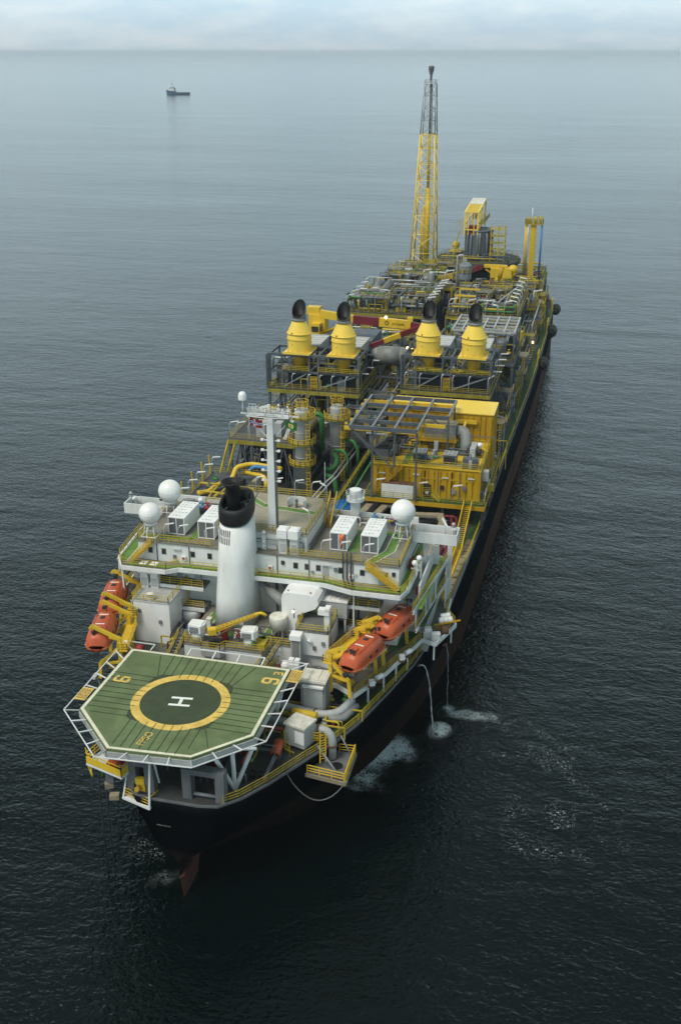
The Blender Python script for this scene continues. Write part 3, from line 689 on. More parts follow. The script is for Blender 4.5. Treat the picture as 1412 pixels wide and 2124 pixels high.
for x, y in ((-12.2,31.9),(9.4,31.9),(15,31.9),(-3,31.9)): obj('lamp_bar', MB().box(x-.6,x+.6,y-.2,y,29.1,29.25), 'lampgrey', ac)
for k in range(3): obj('vent_pipe', MB().path([(11.7+.55*k,31.7,31.4),(11.7+.55*k,31.7,27.6),(12.1+.55*k,30.9,27.2),(12.5+.55*k,30.1,27.15)], .11, 6, .3), 'dark', ac)
for k in range(3): obj('vent_pipe', MB().path([(12.4+.55*k,33.3,26.4),(12.4+.55*k,33.3,20.6)], .11, 6), 'dark', ac)
for p, q in (((19.3,30.9,27.05),(15.0,31.2,30)), ((-18.6,31.0,27.05),(-15.6,31.2,30)), ((-16.2,32.4,23.9),(-12.2,32.2,27))):
    st = obj('stair', MB().stair(p, q, .9), 'ochre', ac); obj('stair_rail', MB().stairrail(p, q, .95, .9), 'yellow', st)
p, q = (6.9,42.0,30),(6.9,45.8,33.4)
st = obj('stair', MB().stair(p, q, .9), 'ochre', ac); obj('stair_rail', MB().stairrail(p, q, .95, .9), 'yellow', st)
# bridge wings: white troughs reaching past the sides
for x0, x1 in ((19.45, 25.7), (-24.2, -18.1)):
    w = obj('bridge_wing', MB().box(x0,x1,41.2,44.2,29.55,29.75).box(x0,x1,41.2,41.35,29.75,31.15).box(x0,x1,44.05,44.2,29.75,31.15).box(x0 if x0 < 0 else x1-.15, x0+.15 if x0 < 0 else x1, 41.35,44.05,29.75,31.15), 'white', ac)
    obj('wing_floor', MB().box(x0+.2, x1-.2, 41.4, 44.0, 29.752, 29.78), 'deck_grey', w)
    obj('wing_strut', MB().beam((x0+1.6 if x0 > 0 else x1-1.6, 42.6, 24), (x0+1.6 if x0 > 0 else x1-1.6, 42.6, 29.5), .45), 'white', w)
    e = x1-.7 if x0 > 0 else x0+.7
    obj('searchlight', MB().tube((e,42.5,29.8),(e,42.5,32.1),.07,n=6).sphere((e,42.4,32.3),.28,8,6).beam((e-.4,42.5,31.8),(e+.4,42.5,31.8),.12).tube((e+1.2*(-1 if x0>0 else 1),43.2,29.8),(e+1.2*(-1 if x0>0 else 1),43.2,31.7),.05,n=5), 'lightgrey', w)
    obj('wing_console', MB().sphere((e, 43.5, 31.0), .35, 10, 6), 'white', w)
obj('parapet', MB().box(6.3, 19.4, 46.3, 46.5, 30.0, 31.1), 'white', ac); obj('parapet', MB().box(-18.1, -6.6, 46.3, 46.5, 30, 31.1), 'white', ac)
# ---- side locker with round fans on the starboard gallery
lk = thing('fan_locker', 'long pale bulwark wall with round fans on the starboard side gallery', 'locker', (21.6, 41, 23.95))
obj('locker_body', MB().box(21.5, 21.75, 35, 46.4, 23.95, 26.0).box(21.5, 22.6, 46.2, 46.4, 23.95, 27.0), 'white', lk)
for y in (39, 42, 44.6): obj('fan', MB().tube((21.38,y,25.2),(21.49,y,25.2),.4,n=12), 'dark', lk)
for y in (36.4, 43.4): obj('hose_box', MB().box(20.95,21.45,y-.35,y+.35,24.0,25.0), 'red', lk)
# ---- roof containers
def container_proto():
    t = thing('shipping_container', '', 'container', (0,0,0), 'white cabins on the roof of the quarters')
    mb = MB().box(-1.22,1.22,.12,6.0,0.12,2.5)
    for k in range(22):
        y = .3+k*.26
        for s in (-1,1): mb.box(s*1.22, s*1.25, y, y+.13, .2, 2.42)
    obj('container_body', mb, 'white_clean', t)
    obj('door_panel', MB().box(-1.1,-.04,.06,.115,.15,2.4).box(.04,1.1,.06,.115,.15,2.4), 'midgrey', t)
    mb = MB()
    for x in (-1.16, 0, 1.16): mb.box(x-.06,x+.06,-.0,.058,.1,2.5)
    mb.box(-1.22,1.22,0,.1,2.48,2.6); mb.box(-1.22,1.22,0,.1,.0,.12); mb.box(-1.24,1.24,.1,6.05,2.5,2.58)
    obj('frame', mb, 'white_clean', t)
    mb = MB()
    for r_, y in enumerate((.7,1.9,2.9,3.9,4.6,5.4)):
        for k in range(4 if r_ % 2 else 3): mb.box(-.85+k*.5,-.55+k*.5,y,y+.14+.1*(k%2),2.581,2.6)
    obj('roof_fitting', mb, 'lightgrey', t)
    return t
ct = container_proto()
for i, (x, y, lab) in enumerate(((-13.2,34.6,'white cabin container on the roof beside the two port domes'),(-8.6,34.2,'white cabin container half hidden by the funnel'),
                                 (10.3,34.9,'white cabin container with the orange windsock at its corner'),(14.6,35.0,'white cabin container ringed by the green roof walkway'))):
    o = ct if i == 0 else dup(ct, (x,y,30.1)); o.location = (x,y,30.1); o['label'] = lab
# ---- radomes
def radome(x, y, zc, r, lab):
    t = thing('satellite_dome', lab, 'radome', (x,y,30), 'white satellite domes on the quarters roof')
    d = obj('dome', MB().sphere((x,y,zc), r, 28, 18, -.92), 'white_clean', t)
    obj('hatch', MB().tube((x-.5*r,y-.86*r,zc-.52*r),(x-.5*r,y-.9*r,zc-.54*r),.16*r,n=8), 'midgrey', d)
    obj('seam', MB().lathe((x,y,zc-.02),[(r*1.0,0),(r*1.008,.02),(r*1.0,.04)],28), 'lightgrey', d)
    obj('collar', MB().lathe((x,y,zc-r-.1),[(r*.62,0),(r*.62,.35)],16), 'white', t)
    for k in range(6):
        a_ = 2*pi*k/6+.3
        obj('leg', MB().tube((x+r*.75*cos(a_),y+r*.75*sin(a_),30),(x+r*.5*cos(a_),y+r*.5*sin(a_),zc-r),.07,n=6), 'white', t)
    obj('ladder_frame', MB().beam((x-r*.7,y-r*.7,30.9),(x+r*.7,y-r*.7,30.9),.08).beam((x-r*.7,y+r*.7,30.9),(x+r*.7,y+r*.7,30.9),.08).beam((x-r*.7,y-r*.7,30.9),(x-r*.7,y+r*.7,30.9),.08).beam((x+r*.7,y-r*.7,30.9),(x+r*.7,y+r*.7,30.9),.08), 'white', t)
radome(18.2,40.2,34.5,1.72,'white satellite dome beside the starboard bridge wing')
radome(-16.6,41.0,33.9,1.68,'larger white port dome standing in front of the bridge wing')
radome(-16.0,32.2,34.1,1.52,'smaller white port dome above the corner of the quarters roof')
# ---- signal mast
ms = thing('signal_mast', 'tall white box mast with a lattice crosstree full of aerials', 'mast', (0.9, 35.3, 32.5))
obj('mast_pole', MB().add([(0.9+sx_*w/2, 35.3+sy_*w/2, z) for z, w in ((32.5,1.1),(48.6,.82)) for sx_, sy_ in ((-1,-1),(1,-1),(1,1),(-1,1))],
     [(3,2,1,0),(4,5,6,7),(0,1,5,4),(1,2,6,5),(2,3,7,6),(3,0,4,7)]), 'white', ms)
obj('cable_tray', MB().box(1.47,1.6,35.1,35.6,32.5,46), 'midgrey', ms)
mb = MB().box(-2.2,3.6,34.8,35.9,48.62,48.7).beam((-3.2,35.3,48.7),(4.8,35.3,48.7),.14).beam((-2.2,34.6,48.6),(1,34.2,48.6),.1).beam((3.6,34.7,48.6),(1,34.2,48.6),.1)
obj('crosstree', mb, 'white', ms)
obj('crosstree_rail', MB().rail([(-2.2,34.8,48.7),(3.6,34.8,48.7),(3.6,35.9,48.7),(-2.2,35.9,48.7)], .8, True, r=.03, step=.9).rail([(-1.9,34.9,48.7),(-.9,34.9,48.7)],1.5,r=.03,step=.5), 'white', ms)
for k, (x, y, h) in enumerate(((-.2,35.3,.9),(.6,35.6,1.2),(1.3,35.1,1.0),(2.0,35.5,1.3),(2.6,35.2,.8),(3.3,35.4,1.2),(4.4,35.3,1.0))):
    obj('aerial', MB().tube((x,y,48.7),(x,y,48.7+h),.05,n=6).sphere((x,y,48.75+h),.14,8,6).beam((x-.25,y,48.6+h*.7),(x+.25,y,48.6+h*.7),.08), 'white_clean', ms)
obj('radar_bar', MB().tube((.4,34.6,48.7),(.4,34.6,49.9),.08,n=6).beam((-.3,34.5,49.8),(1.1,34.7,50.25),.2,.28), 'white_clean', ms)
d = obj('dome_pole', MB().tube((-2.9,35.3,48.7),(-2.9,35.3,50.6),.08,n=6), 'white', ms)
obj('mast_dome', MB().lathe((-2.9,35.3,50.5),[(.45,0),(.56,.1),(.56,.55),(.5,.85),(.34,1.1),(.02,1.2)],16), 'white_clean', d)
for k in range(5):
    z = 45.2-1.45*k
    for s in (-1,1): obj('signal_lamp', MB().beam((.9+s*.5,35.2,z),(.9+s*1.15,35.0,z+.06),.1).box(.9+s*1.15-.2,.9+s*1.15+.2,34.9,35.2,z-.05,z+.2), 'white_clean', ms)
obj('mast_stay', MB().beam((-2.6,35.3,48.6),(.5,35.3,45.5),.08).beam((4.0,35.3,48.6),(1.3,35.3,45.5),.08), 'white', ms)
def flag(name, lab, x0, bands):
    t = thing(name, lab, 'flag', (x0, 35.1, 46.6))
    def cl(u0,u1,v0,v1,off):
        mb = MB(); n_ = 10; vs = []
        for i in range(n_+1):
            u = lerp(u0,u1,i/n_)
            for v in (v0,v1): vs.append((x0+u*1.05, 35.1+.16*sin(u*5)+off, 48.2-.2*u-v))
        fs = [(2*i,2*i+1,2*i+3,2*i+2) for i in range(n_)]
        mb.add(vs,fs); mb.add([(x,y+.02,z) for x,y,z in vs],[f[::-1] for f in fs]); return mb
    for nm, mat, u0,u1,v0,v1,off in bands: obj(nm, cl(u0,u1,v0,v1,off), mat, t)
flag('ship_flag', 'red flag with a blue and white cross hung under the crosstree', -1.9, (('flag_cloth','red',0,1.6,0,1.1,0),('flag_cross','white_clean',.45,.75,0,1.1,-.012),('flag_cross','white_clean',0,1.6,.4,.7,-.012),('flag_cross_inner','blue',.53,.67,0,1.1,-.024),('flag_cross_inner','blue',0,1.6,.48,.62,-.024)))
flag('host_flag', 'green flag with a yellow lozenge hung under the crosstree', 3.0, (('flag_cloth','green_pipe',0,1.5,0,1.1,0),('flag_lozenge','yellow_stack',.4,1.1,.3,.8,-.012),('flag_disc','blue',.6,.9,.42,.68,-.024)))
# ---- lookout tower
lt = thing('lookout_turret', 'white round turret with railed gallery on a square post at the roof edge', 'turret', (10.1,46.0,30))
obj('post', MB().box(9.5,10.7,45.4,46.6,30,33.2), 'white', lt)
obj('gallery_drum', MB().lathe((10.1,46,33.1),[(.5,-.5),(1.35,0),(1.35,.45),(1.2,.5)],20), 'white', lt)
obj('top_drum', MB().lathe((10.1,46,33.5),[(.85,0),(.85,1.25),(.6,1.3)],20), 'white_clean', lt)
obj('railing', MB().rail([(10.1+1.4*cos(2*pi*k/10),46+1.4*sin(2*pi*k/10),33.5) for k in range(10)],.9,True,r=.03,step=1.2), 'white', lt)
# ---- small roof things
def ventbox(nm, lab, x, y, z, heads=2):
    t = thing(nm, lab, 'ventilator', (x,y,z))
    for k in range(heads):
        xx = x+(k-(heads-1)/2)*1.55
        st = obj('vent_trunk', MB().box(xx-.55,xx+.55,y-.5,y+.5,z,z+2.4), 'white', t)
        obj('trunk_door', MB().box(xx-.42,xx+.42,y-.55,y-.505,z+.3,z+1.5), 'lightgrey', st)
        obj('vent_head', MB().obox((xx,y-.1,z+3.05),(1.4,1.7,1.2)).obox((xx,y-.1,z+3.68),(1.0,1.2,.12)), 'white_clean', t)
    return t
ventbox('twin_ventilator', 'pair of white boxy ventilator heads at the foot of the signal mast', 3.9, 32.8, 30)
t = thing('wind_screen', 'curved white windbreak standing on the upper roof by the mast', 'windbreak', (2.2, 42.5, 32.5))
mb = MB(); n_ = 12; vs = []
for i in range(n_+1):
    a_ = pi*(-.15+1.3*i/n_)
    for r_ in (1.35,1.27):
        for z in (32.5,33.7): vs.append((2.2+r_*cos(a_),42.8+r_*.9*sin(a_),z))
fs = []
for i in range(n_):
    b = 4*i; fs += [(b,b+4,b+5,b+1),(b+3,b+7,b+6,b+2),(b+1,b+5,b+7,b+3)]
mb.add(vs,fs); obj('screen', mb, 'white', t)
obj('binnacle', MB().tube((2.2,42.6,32.5),(2.2,42.6,33.5),.2,n=8).sphere((2.2,42.6,33.6),.26,8,6), 'midgrey', t)
w = thing('windsock', 'orange windsock on a short white pole beside a roof container', 'windsock', (11.4,33.0,30))
obj('pole', MB().tube((11.4,33.0,30),(11.4,33.0,33.4),.05,n=6), 'white', w)
obj('sock', MB().lathe((11.2,32.9,31.6),[(.12,0),(.2,.7),(.32,1.4),(.34,1.75)],10), paint('sock_orange',(.75,.16,.06),.7,.1), w)
def searchlight(x,y,z,lab):
    t = thing('searchlight', lab, 'searchlight', (x,y,z))
    obj('stand', MB().tube((x,y,z),(x,y,z+1.4),.12,n=6).beam((x-.5,y,z+.9),(x+.5,y,z+.9),.14), 'white', t)
    obj('lamp_housing', MB().sphere((x,y,z+1.75),.42,12,8), 'white_clean', t)
searchlight(20.7,36.2,27,'white round searchlight on the starboard gallery rail')
searchlight(-12.9,43.6,30,'small white searchlight on the port roof between dome and container')
# ---- radar scanner stack at starboard gallery
t = thing('ladder_stand', 'white lattice stand with lamps beside the starboard gallery', 'stand', (21.4,35.5,27))
obj('frame', MB().beam((21.1,35.2,27),(21.1,35.2,29.6),.08).beam((21.7,35.2,27),(21.7,35.2,29.6),.08).beam((21.1,35.9,27),(21.1,35.9,29.6),.08).beam((21.7,35.9,27),(21.7,35.9,29.6),.08).beam((21.1,35.2,28.2),(21.7,35.2,28.2),.06).beam((21.1,35.2,29.0),(21.7,35.2,29.0),.06).beam((21.1,35.2,29.6),(21.7,35.9,29.6),.1), 'white', t)
obj('lamp', MB().sphere((21.4,35.5,29.9),.4,10,8), 'white_clean', t)
# ================================================================== FUNNEL
fn = thing('funnel', 'tall white oval funnel with a black sloping cap', 'funnel', (-3.2,30.4,20))
def oval(cx,cy,hx,hy,z,n=40,e=2.6,slope=0.0):
    P = []
    for i in range(n):
        t = 2*pi*i/n; c_,s_ = cos(t),sin(t); r = 1/((abs(c_)**e+abs(s_)**e)**(1/e)); x,y = cx+hx*r*c_, cy+hy*r*s_
        P.append((x,y,z+slope*(y-cy)))
    return P
def loft(rings, cap0=True, cap1=True):
    n = len(rings[0]); mb = MB(); vs = [p for r in rings for p in r]
    fs = [(k*n+i,k*n+(i+1)%n,(k+1)*n+(i+1)%n,(k+1)*n+i) for k in range(len(rings)-1) for i in range(n)]
    mb.add(vs,fs,True)
    if cap0: mb.f.append(list(range(n))[::-1]); mb.sm.append(False)
    if cap1: o = (len(rings)-1)*n; mb.f.append([o+i for i in range(n)]); mb.sm.append(False)
    return mb
FB = (-3.15,31.0); FT = (-2.85,31.2)
def fring(t, z, grow=0.0, slope=0.0, n=40):
    return oval(lerp(FB[0],FT[0],t),lerp(FB[1],FT[1],t),lerp(2.85,2.15,t)+grow,lerp(4.6,2.75,t)+grow,z,n,2.5,slope)
obj('funnel_body', loft([fring(0,20),fring(.3,24.8),fring(.6,29.4),fring(1,35.5,0,.26)]), 'white', fn)
def cap_ring(g, z): return fring(1, z+.5, g, .26)
mb = loft([cap_ring(.03,35.25),cap_ring(.10,35.4),cap_ring(.15,35.9),cap_ring(.12,36.9),cap_ring(.0,37.4),cap_ring(-.32,37.42),cap_ring(-.42,37.0),cap_ring(-.46,35.4)], False, False)
obj('funnel_cap', mb, 'black', fn)
obj('cap_floor', MB().add(cap_ring(-.5,35.6),[tuple(range(40))]), 'dark', fn)
obj('uptake', loft([oval(-3.3,31.4,1.0,1.2,35,20,2),oval(-3.35,31.5,.92,1.1,38.2,20,2),oval(-3.4,31.3,.98,1.2,39.8,20,2),oval(-3.5,31.0,1.35,1.6,40.5,20,2),oval(-3.5,31.0,1.2,1.45,40.5,20,2),oval(-3.4,31.2,.9,1.05,39.9,20,2)]), 'black', fn)
for x,y,r,h in ((-2.0,33.2,.32,38.2),(-1.6,31.6,.25,37.4),(-3.6,33.9,.3,38.4)): obj('exhaust_pipe', MB().tube((x,y,34.5),(x,y,h),r,n=10), 'dark', fn)
obj('cap_brace', MB().beam((-4.6,30.2,36.6),(-.9,33,37.6),.12).beam((-4.4,29.6,36.2),(-1,29.8,36.3),.12).beam((-1,29.8,36.3),(-.7,34,38),.12), 'midgrey', fn)
mb = MB()
for r_ in range(2):
    for k in range(9):
        a_ = radians(200+7.6*k); z0 = 33.5-1.05*r_
        # slats follow the curved face
        P = []
        for z in (z0,z0+.95):
            t = (z-20)/15.0; hx,hy = lerp(2.85,2.15,t)+.02, lerp(4.6,2.75,t)+.02; cx,cy = lerp(FB[0],FT[0],t),lerp(FB[1],FT[1],t)
            for da in (-.030,.030):
                c_,s_ = cos(a_*1.0+da+radians(6)),sin(a_+da+radians(6)); r = 1/((abs(c_)**2.5+abs(s_)**2.5)**(1/2.5)); P.append((cx+hx*r*c_,cy+hy*r*s_,z))
        mb.add(P,[(0,1,3,2)])
obj('louvre', mb, 'dark', fn)
obj('door', MB().box(-1.55,-.95,26.55,26.62,20.3,22), 'lightgrey', fn)
# exhaust ducts beside the funnel
sd = thing('silencer', 'fat grey exhaust silencer lying on a slope beside the funnel', 'silencer', (2.8,30,20))
obj('barrel', MB().tube((1.6,31.2,24.6),(4.2,29.2,24.0),.72,n=16), 'grey', sd)
obj('inlet_pipe', MB().path([(-.8,32.6,25.2),(.3,32.2,25.0),(1.7,31.1,24.6)],.42,10), 'grey', sd)
obj('stand', MB().beam((3.6,29.7,20),(3.6,29.7,23.6),.4).beam((4.0,29.5,20),(4.0,29.5,22.5),.7), 'grey', sd)
sd2 = thing('exhaust_duct', 'bent grey exhaust duct running from the funnel to the white hood', 'duct', (2,34,20))
obj('duct', MB().path([(-.6,34.0,25.6),(1.4,33.6,26.2),(2.6,33.2,26.1),(3.2,33.2,24.4),(3.9,34.3,24.6),(3.9,35.5,25.6)],.45,12,.9), 'grey', sd2)
obj('duct_support', MB().beam((1.8,33.4,20),(1.8,33.4,25.7),.3).beam((3.2,33.2,20),(3.2,33.2,24.2),.3), 'midgrey', sd2)
# big white intake hood
hd = thing('intake_hood', 'large smooth white air intake hood leaning out beside the funnel', 'ventilator', (6,31,20))
prof = [(4.3,19.99),(6.3,19.99),(6.4,23.4),(8.9,24.6),(9.35,25.3),(9.2,26.0),(8.6,26.45),(7.6,26.6),(4.9,26.6),(4.35,26.3),(4.2,25.6)]
r0 = [(x,27.6,z) for x,z in prof]; r1 = [(x,27.75,z) for x,z in [(6+(x-6)*1.02,23+(z-23)*1.02 if z>20 else z) for x,z in prof]]; r2 = [(x,33.3,z) for x,z in prof]
mb = MB(); n_ = len(prof); vs = r0+r2
mb.add(vs,[tuple(range(n_)),tuple(range(n_,2*n_))[::-1]]); mb.add(vs,[(i+n_,(i+1)%n_+n_,(i+1)%n_,i) for i in range(n_)],False)
obj('hood_shell', mb, 'white_clean', hd)
obj('roof_lug', MB().box(4.9,5.1,28.1,28.3,26.6,26.75).box(8.0,8.2,28.1,28.3,26.6,26.75).box(4.9,5.1,32.7,32.9,26.6,26.75).box(8.0,8.2,32.7,32.9,26.6,26.75), 'grey', hd)
bx = thing('louvred_plant_box', 'long white louvred plant box behind the intake hood', 'plant box', (10,33,20))
obj('box_body', MB().box(7.6,12.6,30.2,33.2,22.2,24.6), 'lightgrey', bx)
obj('box_roof', MB().box(7.5,12.7,30.1,33.3,24.6,24.8).box(8.6,8.9,30.3,33,24.8,24.9).box(9.9,10.2,30.3,33,24.8,24.9).box(11.2,11.5,30.3,33,24.8,24.9), 'white_clean', bx)
obj('leg', MB().beam((7.9,30.5,20),(7.9,30.5,22.2),.25), 'white', bx); obj('leg', MB().beam((12.3,30.5,20),(12.3,30.5,22.2),.25), 'white', bx)
# round tanks on legs
def tank(x,y,z0,zb,zt,r,lab,mat='white'):
    t = thing('round_tank', lab, 'tank', (x,y,z0), 'round white tanks by the funnel')
    obj('tank_shell', MB().lathe((x,y,0),[(r,zb),(r,zt-.15),(r*.96,zt),(r*.3,zt+.06)],28), mat, t)
    for k in range(4):
        a_ = pi/4+k*pi/2; obj('leg', MB().beam((x+r*.8*cos(a_),y+r*.8*sin(a_),z0),(x+r*.8*cos(a_),y+r*.8*sin(a_),zb),.16), 'white', t)
    obj('base_frame', MB().beam((x-r*.6,y-r*.6,z0+.3),(x+r*.6,y-r*.6,z0+.3),.12).beam((x-r*.6,y+r*.6,z0+.3),(x+r*.6,y+r*.6,z0+.3),.12).beam((x-r*.6,y-r*.6,z0+.3),(x-r*.6,y+r*.6,z0+.3),.12).beam((x+r*.6,y-r*.6,z0+.3),(x+r*.6,y+r*.6,z0+.3),.12), 'white', t)
tank(3.9,27.0,20,21.6,23.3,1.22,'rust stained white tank on legs below the grey silencer','offwhite')
tank(-10.4,31.6,17,18.0,19.9,1.25,'clean white tank behind the mushroom ventilator')
# mushroom ventilators
def mush(x,y,z,lab,rz):
    t = thing('cowl_ventilator', lab, 'ventilator', (x,y,z), 'white cowl ventilators along the casing edge')
    obj('trunk', MB().lathe((x,y,z),[(.85,0),(.85,.9),(.7,1.3),(.7,1.6)],16), 'white', t)
    P = [(-1.05,-.7),(.75,-1.0),(1.15,-.3),(1.0,.8),(-1.05,.8)]
    h = obj('cowl', MB().prism([(x+a_*cos(rz)-b*sin(rz),y+a_*sin(rz)+b*cos(rz)) for a_,b in P],z+1.6,z+2.7).obox((x,y,z+2.78),(1.7,1.3,.14),rz), 'white_clean', t)
    obj('mouth', MB().obox((x-.1,y-.93,z+2.05),(1.4,.06,.8),rz), 'grey', h)
mush(-6.4,23.6,20,'white cowl ventilator at the port end of the casing rail',0)
mush(0.9,23.7,20,'white cowl ventilator under the tip of the small yellow crane',.1)
# port and starboard deckhouses
dh = thing('deck_house', 'plain white flat-roofed deckhouse beside the port lifeboats', 'deckhouse', (-14.4,31,17))
obj('wall', MB().box(-17.2,-11.6,26.5,35.2,17,23.2), 'white_clean', dh)
obj('roof', MB().box(-17.25,-11.55,26.45,35.25,23.2,23.3), 'lightgrey', dh)
obj('railing', MB().rail([(-17.1,30,23.3),(-17.1,26.6,23.3),(-11.7,26.6,23.3),(-11.7,35,23.3)],1.05), 'rail', dh)
obj('railing', MB().rail([(-16,35.1,23.3),(-11.7,35.1,23.3)],1.05), 'rail', dh)
obj('ladder', MB().beam((-11.45,33.2,17),(-11.45,33.2,24.4),.1).beam((-11.45,34,17),(-11.45,34,24.4),.1).rail([(-11.4,33.2,17),(-11.4,34,17)],6,bars=(.15,.3,.45,.6,.75,.9)), 'yellow', dh)
t = ventbox('paired_ventilator', 'two white hooded ventilators on the port deckhouse roof', -16.1, 31.0, 23.3)
for k,(x,y,lab) in enumerate(((-12.6,34.2,'white box ventilator at the far corner of the port deckhouse roof'),)):
    t = thing('box_ventilator', lab, 'ventilator', (x,y,23.3)); obj('neck', MB().box(x-.5,x+.5,y-.4,y+.4,23.3,24.1), 'grey', t); obj('hood', MB().prism([(x-1.0,y-.75),(x+.9,y-.75),(x+1.0,y+.7),(x-1.0,y+.7)],24.1,25.3), 'white_clean', t)
t = thing('goose_neck_vent', 'short white drum vent on the near edge of the port deckhouse roof', 'ventilator', (-14.6,27.2,23.3)); obj('drum', MB().lathe((-14.6,27.2,23.3),[(.45,0),(.5,.1),(.5,.7),(.45,.8)],14), 'white_clean', t); obj('lid', MB().lathe((-14.6,27.2,24.1),[(.56,0),(.56,.12),(.4,.2)],14), 'offwhite', t)
d2 = thing('plant_house', 'white square house with railed grey roof near the starboard boats', 'deckhouse', (9.2,26.5,17))
obj('wall', MB().box(7.0,11.5,24.4,29.6,19.4,22.8), 'white_clean', d2)
obj('roof', MB().box(6.95,11.55,24.35,29.65,22.8,22.9), 'deck_grey', d2)
obj('railing', MB().rail([(7.1,24.5,22.9),(7.1,29.5,22.9),(11.4,29.5,22.9),(11.4,24.5,22.9)],1.05,True), 'rail', d2)
obj('wall_lamp', MB().tube((8.7,24.3,21.6),(9.2,23.9,21.9),.2,n=8), 'white_clean', d2)
obj('leg', MB().box(7.2,7.6,24.6,25,17.6,19.4), 'white', d2); obj('leg', MB().box(11.0,11.4,24.6,25,17.6,19.4), 'white', d2)
t = thing('tall_ventilator', 'tall white ventilator column on the corner of the plant house roof', 'ventilator', (11.0,25.6,22.9)); obj('trunk', MB().box(10.7,11.4,25.3,25.9,22.9,25.2), 'white', t); obj('head', MB().box(9.9,11.4,25.1,26.0,25.2,26.0).box(10.8,11.5,25.0,26.1,26.0,26.3), 'white_clean', t)
t = thing('louvred_cabinet', 'narrow white louvred cabinet against the plant house wall', 'cabinet', (7.4,23.6,19)); obj('body', MB().box(6.7,8.0,23.2,24.3,18.6,22.2), 'lightgrey', t); obj('hood', MB().box(6.6,8.1,22.9,24.4,22.2,22.9), 'white_clean', t); obj('louvre', MB().box(6.9,7.8,23.15,23.19,18.8,22.0), 'grey', t)
t = thing('twin_cap_vent', 'white cabinet with two capped vents beside the helideck corner', 'ventilator', (7.6,21.8,17.6)); obj('body', MB().box(6.9,8.3,21.2,22.3,17.6,19.6), 'white', t)
for x in (7.2,8.0): obj('cap', MB().box(x-.32,x+.32,21.3,22.1,19.6,20.2), 'white_clean', t)
t = thing('round_tank', 'small white bottle tank beside the capped vents', 'tank', (6.3,21.8,17.6)); obj('shell', MB().lathe((6.3,21.8,17.6),[(.5,0),(.55,.3),(.55,1.5),(.4,1.8),(.05,1.95)],14), 'white_clean', t); obj('skirt', MB().lathe((6.3,21.8,17.59),[(.62,0),(.62,.14)],14), 'grey', t)
for i,(x,y,z,lab) in enumerate(((9.1,22.9,17.6,'open black fan drum nearer the capped vents'),(10.4,22.9,17.6,'open black fan drum nearer the yellow davit'),(13.2,29.2,20,'dark ventilator drum nearer the lifeboat davits'),(13.2,30.6,20,'dark ventilator drum nearer the louvred plant box'))):
    t = thing('fan_drum', lab, 'fan', (x,y,z), 'round fan drums'); 
    obj('drum', MB().add([(x+r*cos(2*pi*k/16),y+r*sin(2*pi*k/16),z+h) for r,h in ((.58,0),(.58,1.0),(.44,1.0),(.44,.3)) for k in range(16)],[(q*16+k,q*16+(k+1)%16,(q+1)*16+(k+1)%16,(q+1)*16+k) for q in range(3) for k in range(16)],True), 'midgrey', t); obj('fan_blades', MB().lathe((x,y,z+.3),[(.43,0),(.43,.04)],16).beam((x-.4,y,z+.5),(x+.4,y,z+.5),.1).beam((x,y-.4,z+.5),(x,y+.4,z+.5),.1), 'dark', t)
# air conditioning box
ab = thing('cooling_unit', 'big rust streaked grey cooling unit box beside the helideck corner', 'cooling unit', (11,19,14))
obj('casing', MB().box(9.6,12.8,17.6,20.4,14,19.6), 'grey', ab)
obj('top', MB().box(9.5,12.9,17.5,20.5,19.6,19.9).box(9.7,10.6,17.7,20.3,19.9,20.0).box(10.9,11.8,17.7,20.3,19.9,20.0).box(12.0,12.7,17.7,20.3,19.9,20.0), 'offwhite', ab)
obj('louvre_panel', MB().box(10.0,12.5,17.5,17.58,15.6,19.0), 'lightgrey', ab)
obj('panel_hood', MB().box(9.9,12.6,17.2,17.6,19.0,19.25), 'white_clean', ab)
# ---- small provision crane on the casing
cr_ = thing('provision_crane', 'small yellow lattice jib crane standing in front of the funnel', 'crane', (-4.0,22.4,20))
obj('pedestal', MB().tube((-4.0,22.6,20),(-4.0,22.6,22.0),.5,n=12), 'dark', cr_)
obj('slew_head', MB().obox((-4.0,22.6,22.3),(1.1,1.0,.8),.4), 'yellow', cr_)
mb = MB(); p, q = Vector((-4.0,22.6,22.3)), Vector((1.9,24.6,24.6)); side = Vector((-.32,.95,0)).normalized()*.3
for s in (-1,1):
    for dz in (-.22,.22): mb.beam(p+side*s+Vector((0,0,dz)),q+side*s*.6+Vector((0,0,dz*.6)),.11)
for k in range(12):
    a_ = p.lerp(q,k/12); b = p.lerp(q,(k+1)/12); mb.beam(a_+side+Vector((0,0,.2)),b-side+Vector((0,0,.2)),.07); mb.beam(a_-side+Vector((0,0,-.2)),b-side+Vector((0,0,.2)),.07)
obj('jib', mb, 'yellow', cr_)
obj('jib_head', MB().path([(1.5,24.4,24.5),(2.3,24.7,24.8),(2.9,24.9,24.3)],.22,8,.5), 'yellow', cr_)
obj('ram', MB().tube((-3.7,22.4,21.3),(-1.2,23.3,23.0),.14,n=8), 'rustbrown', cr_)
obj('winch', MB().tube((-3.4,24.4,21.8),(-2.5,24.6,21.8),.65,n=14).box(-3.3,-2.6,24.1,25.0,20,21.5), 'red', cr_)

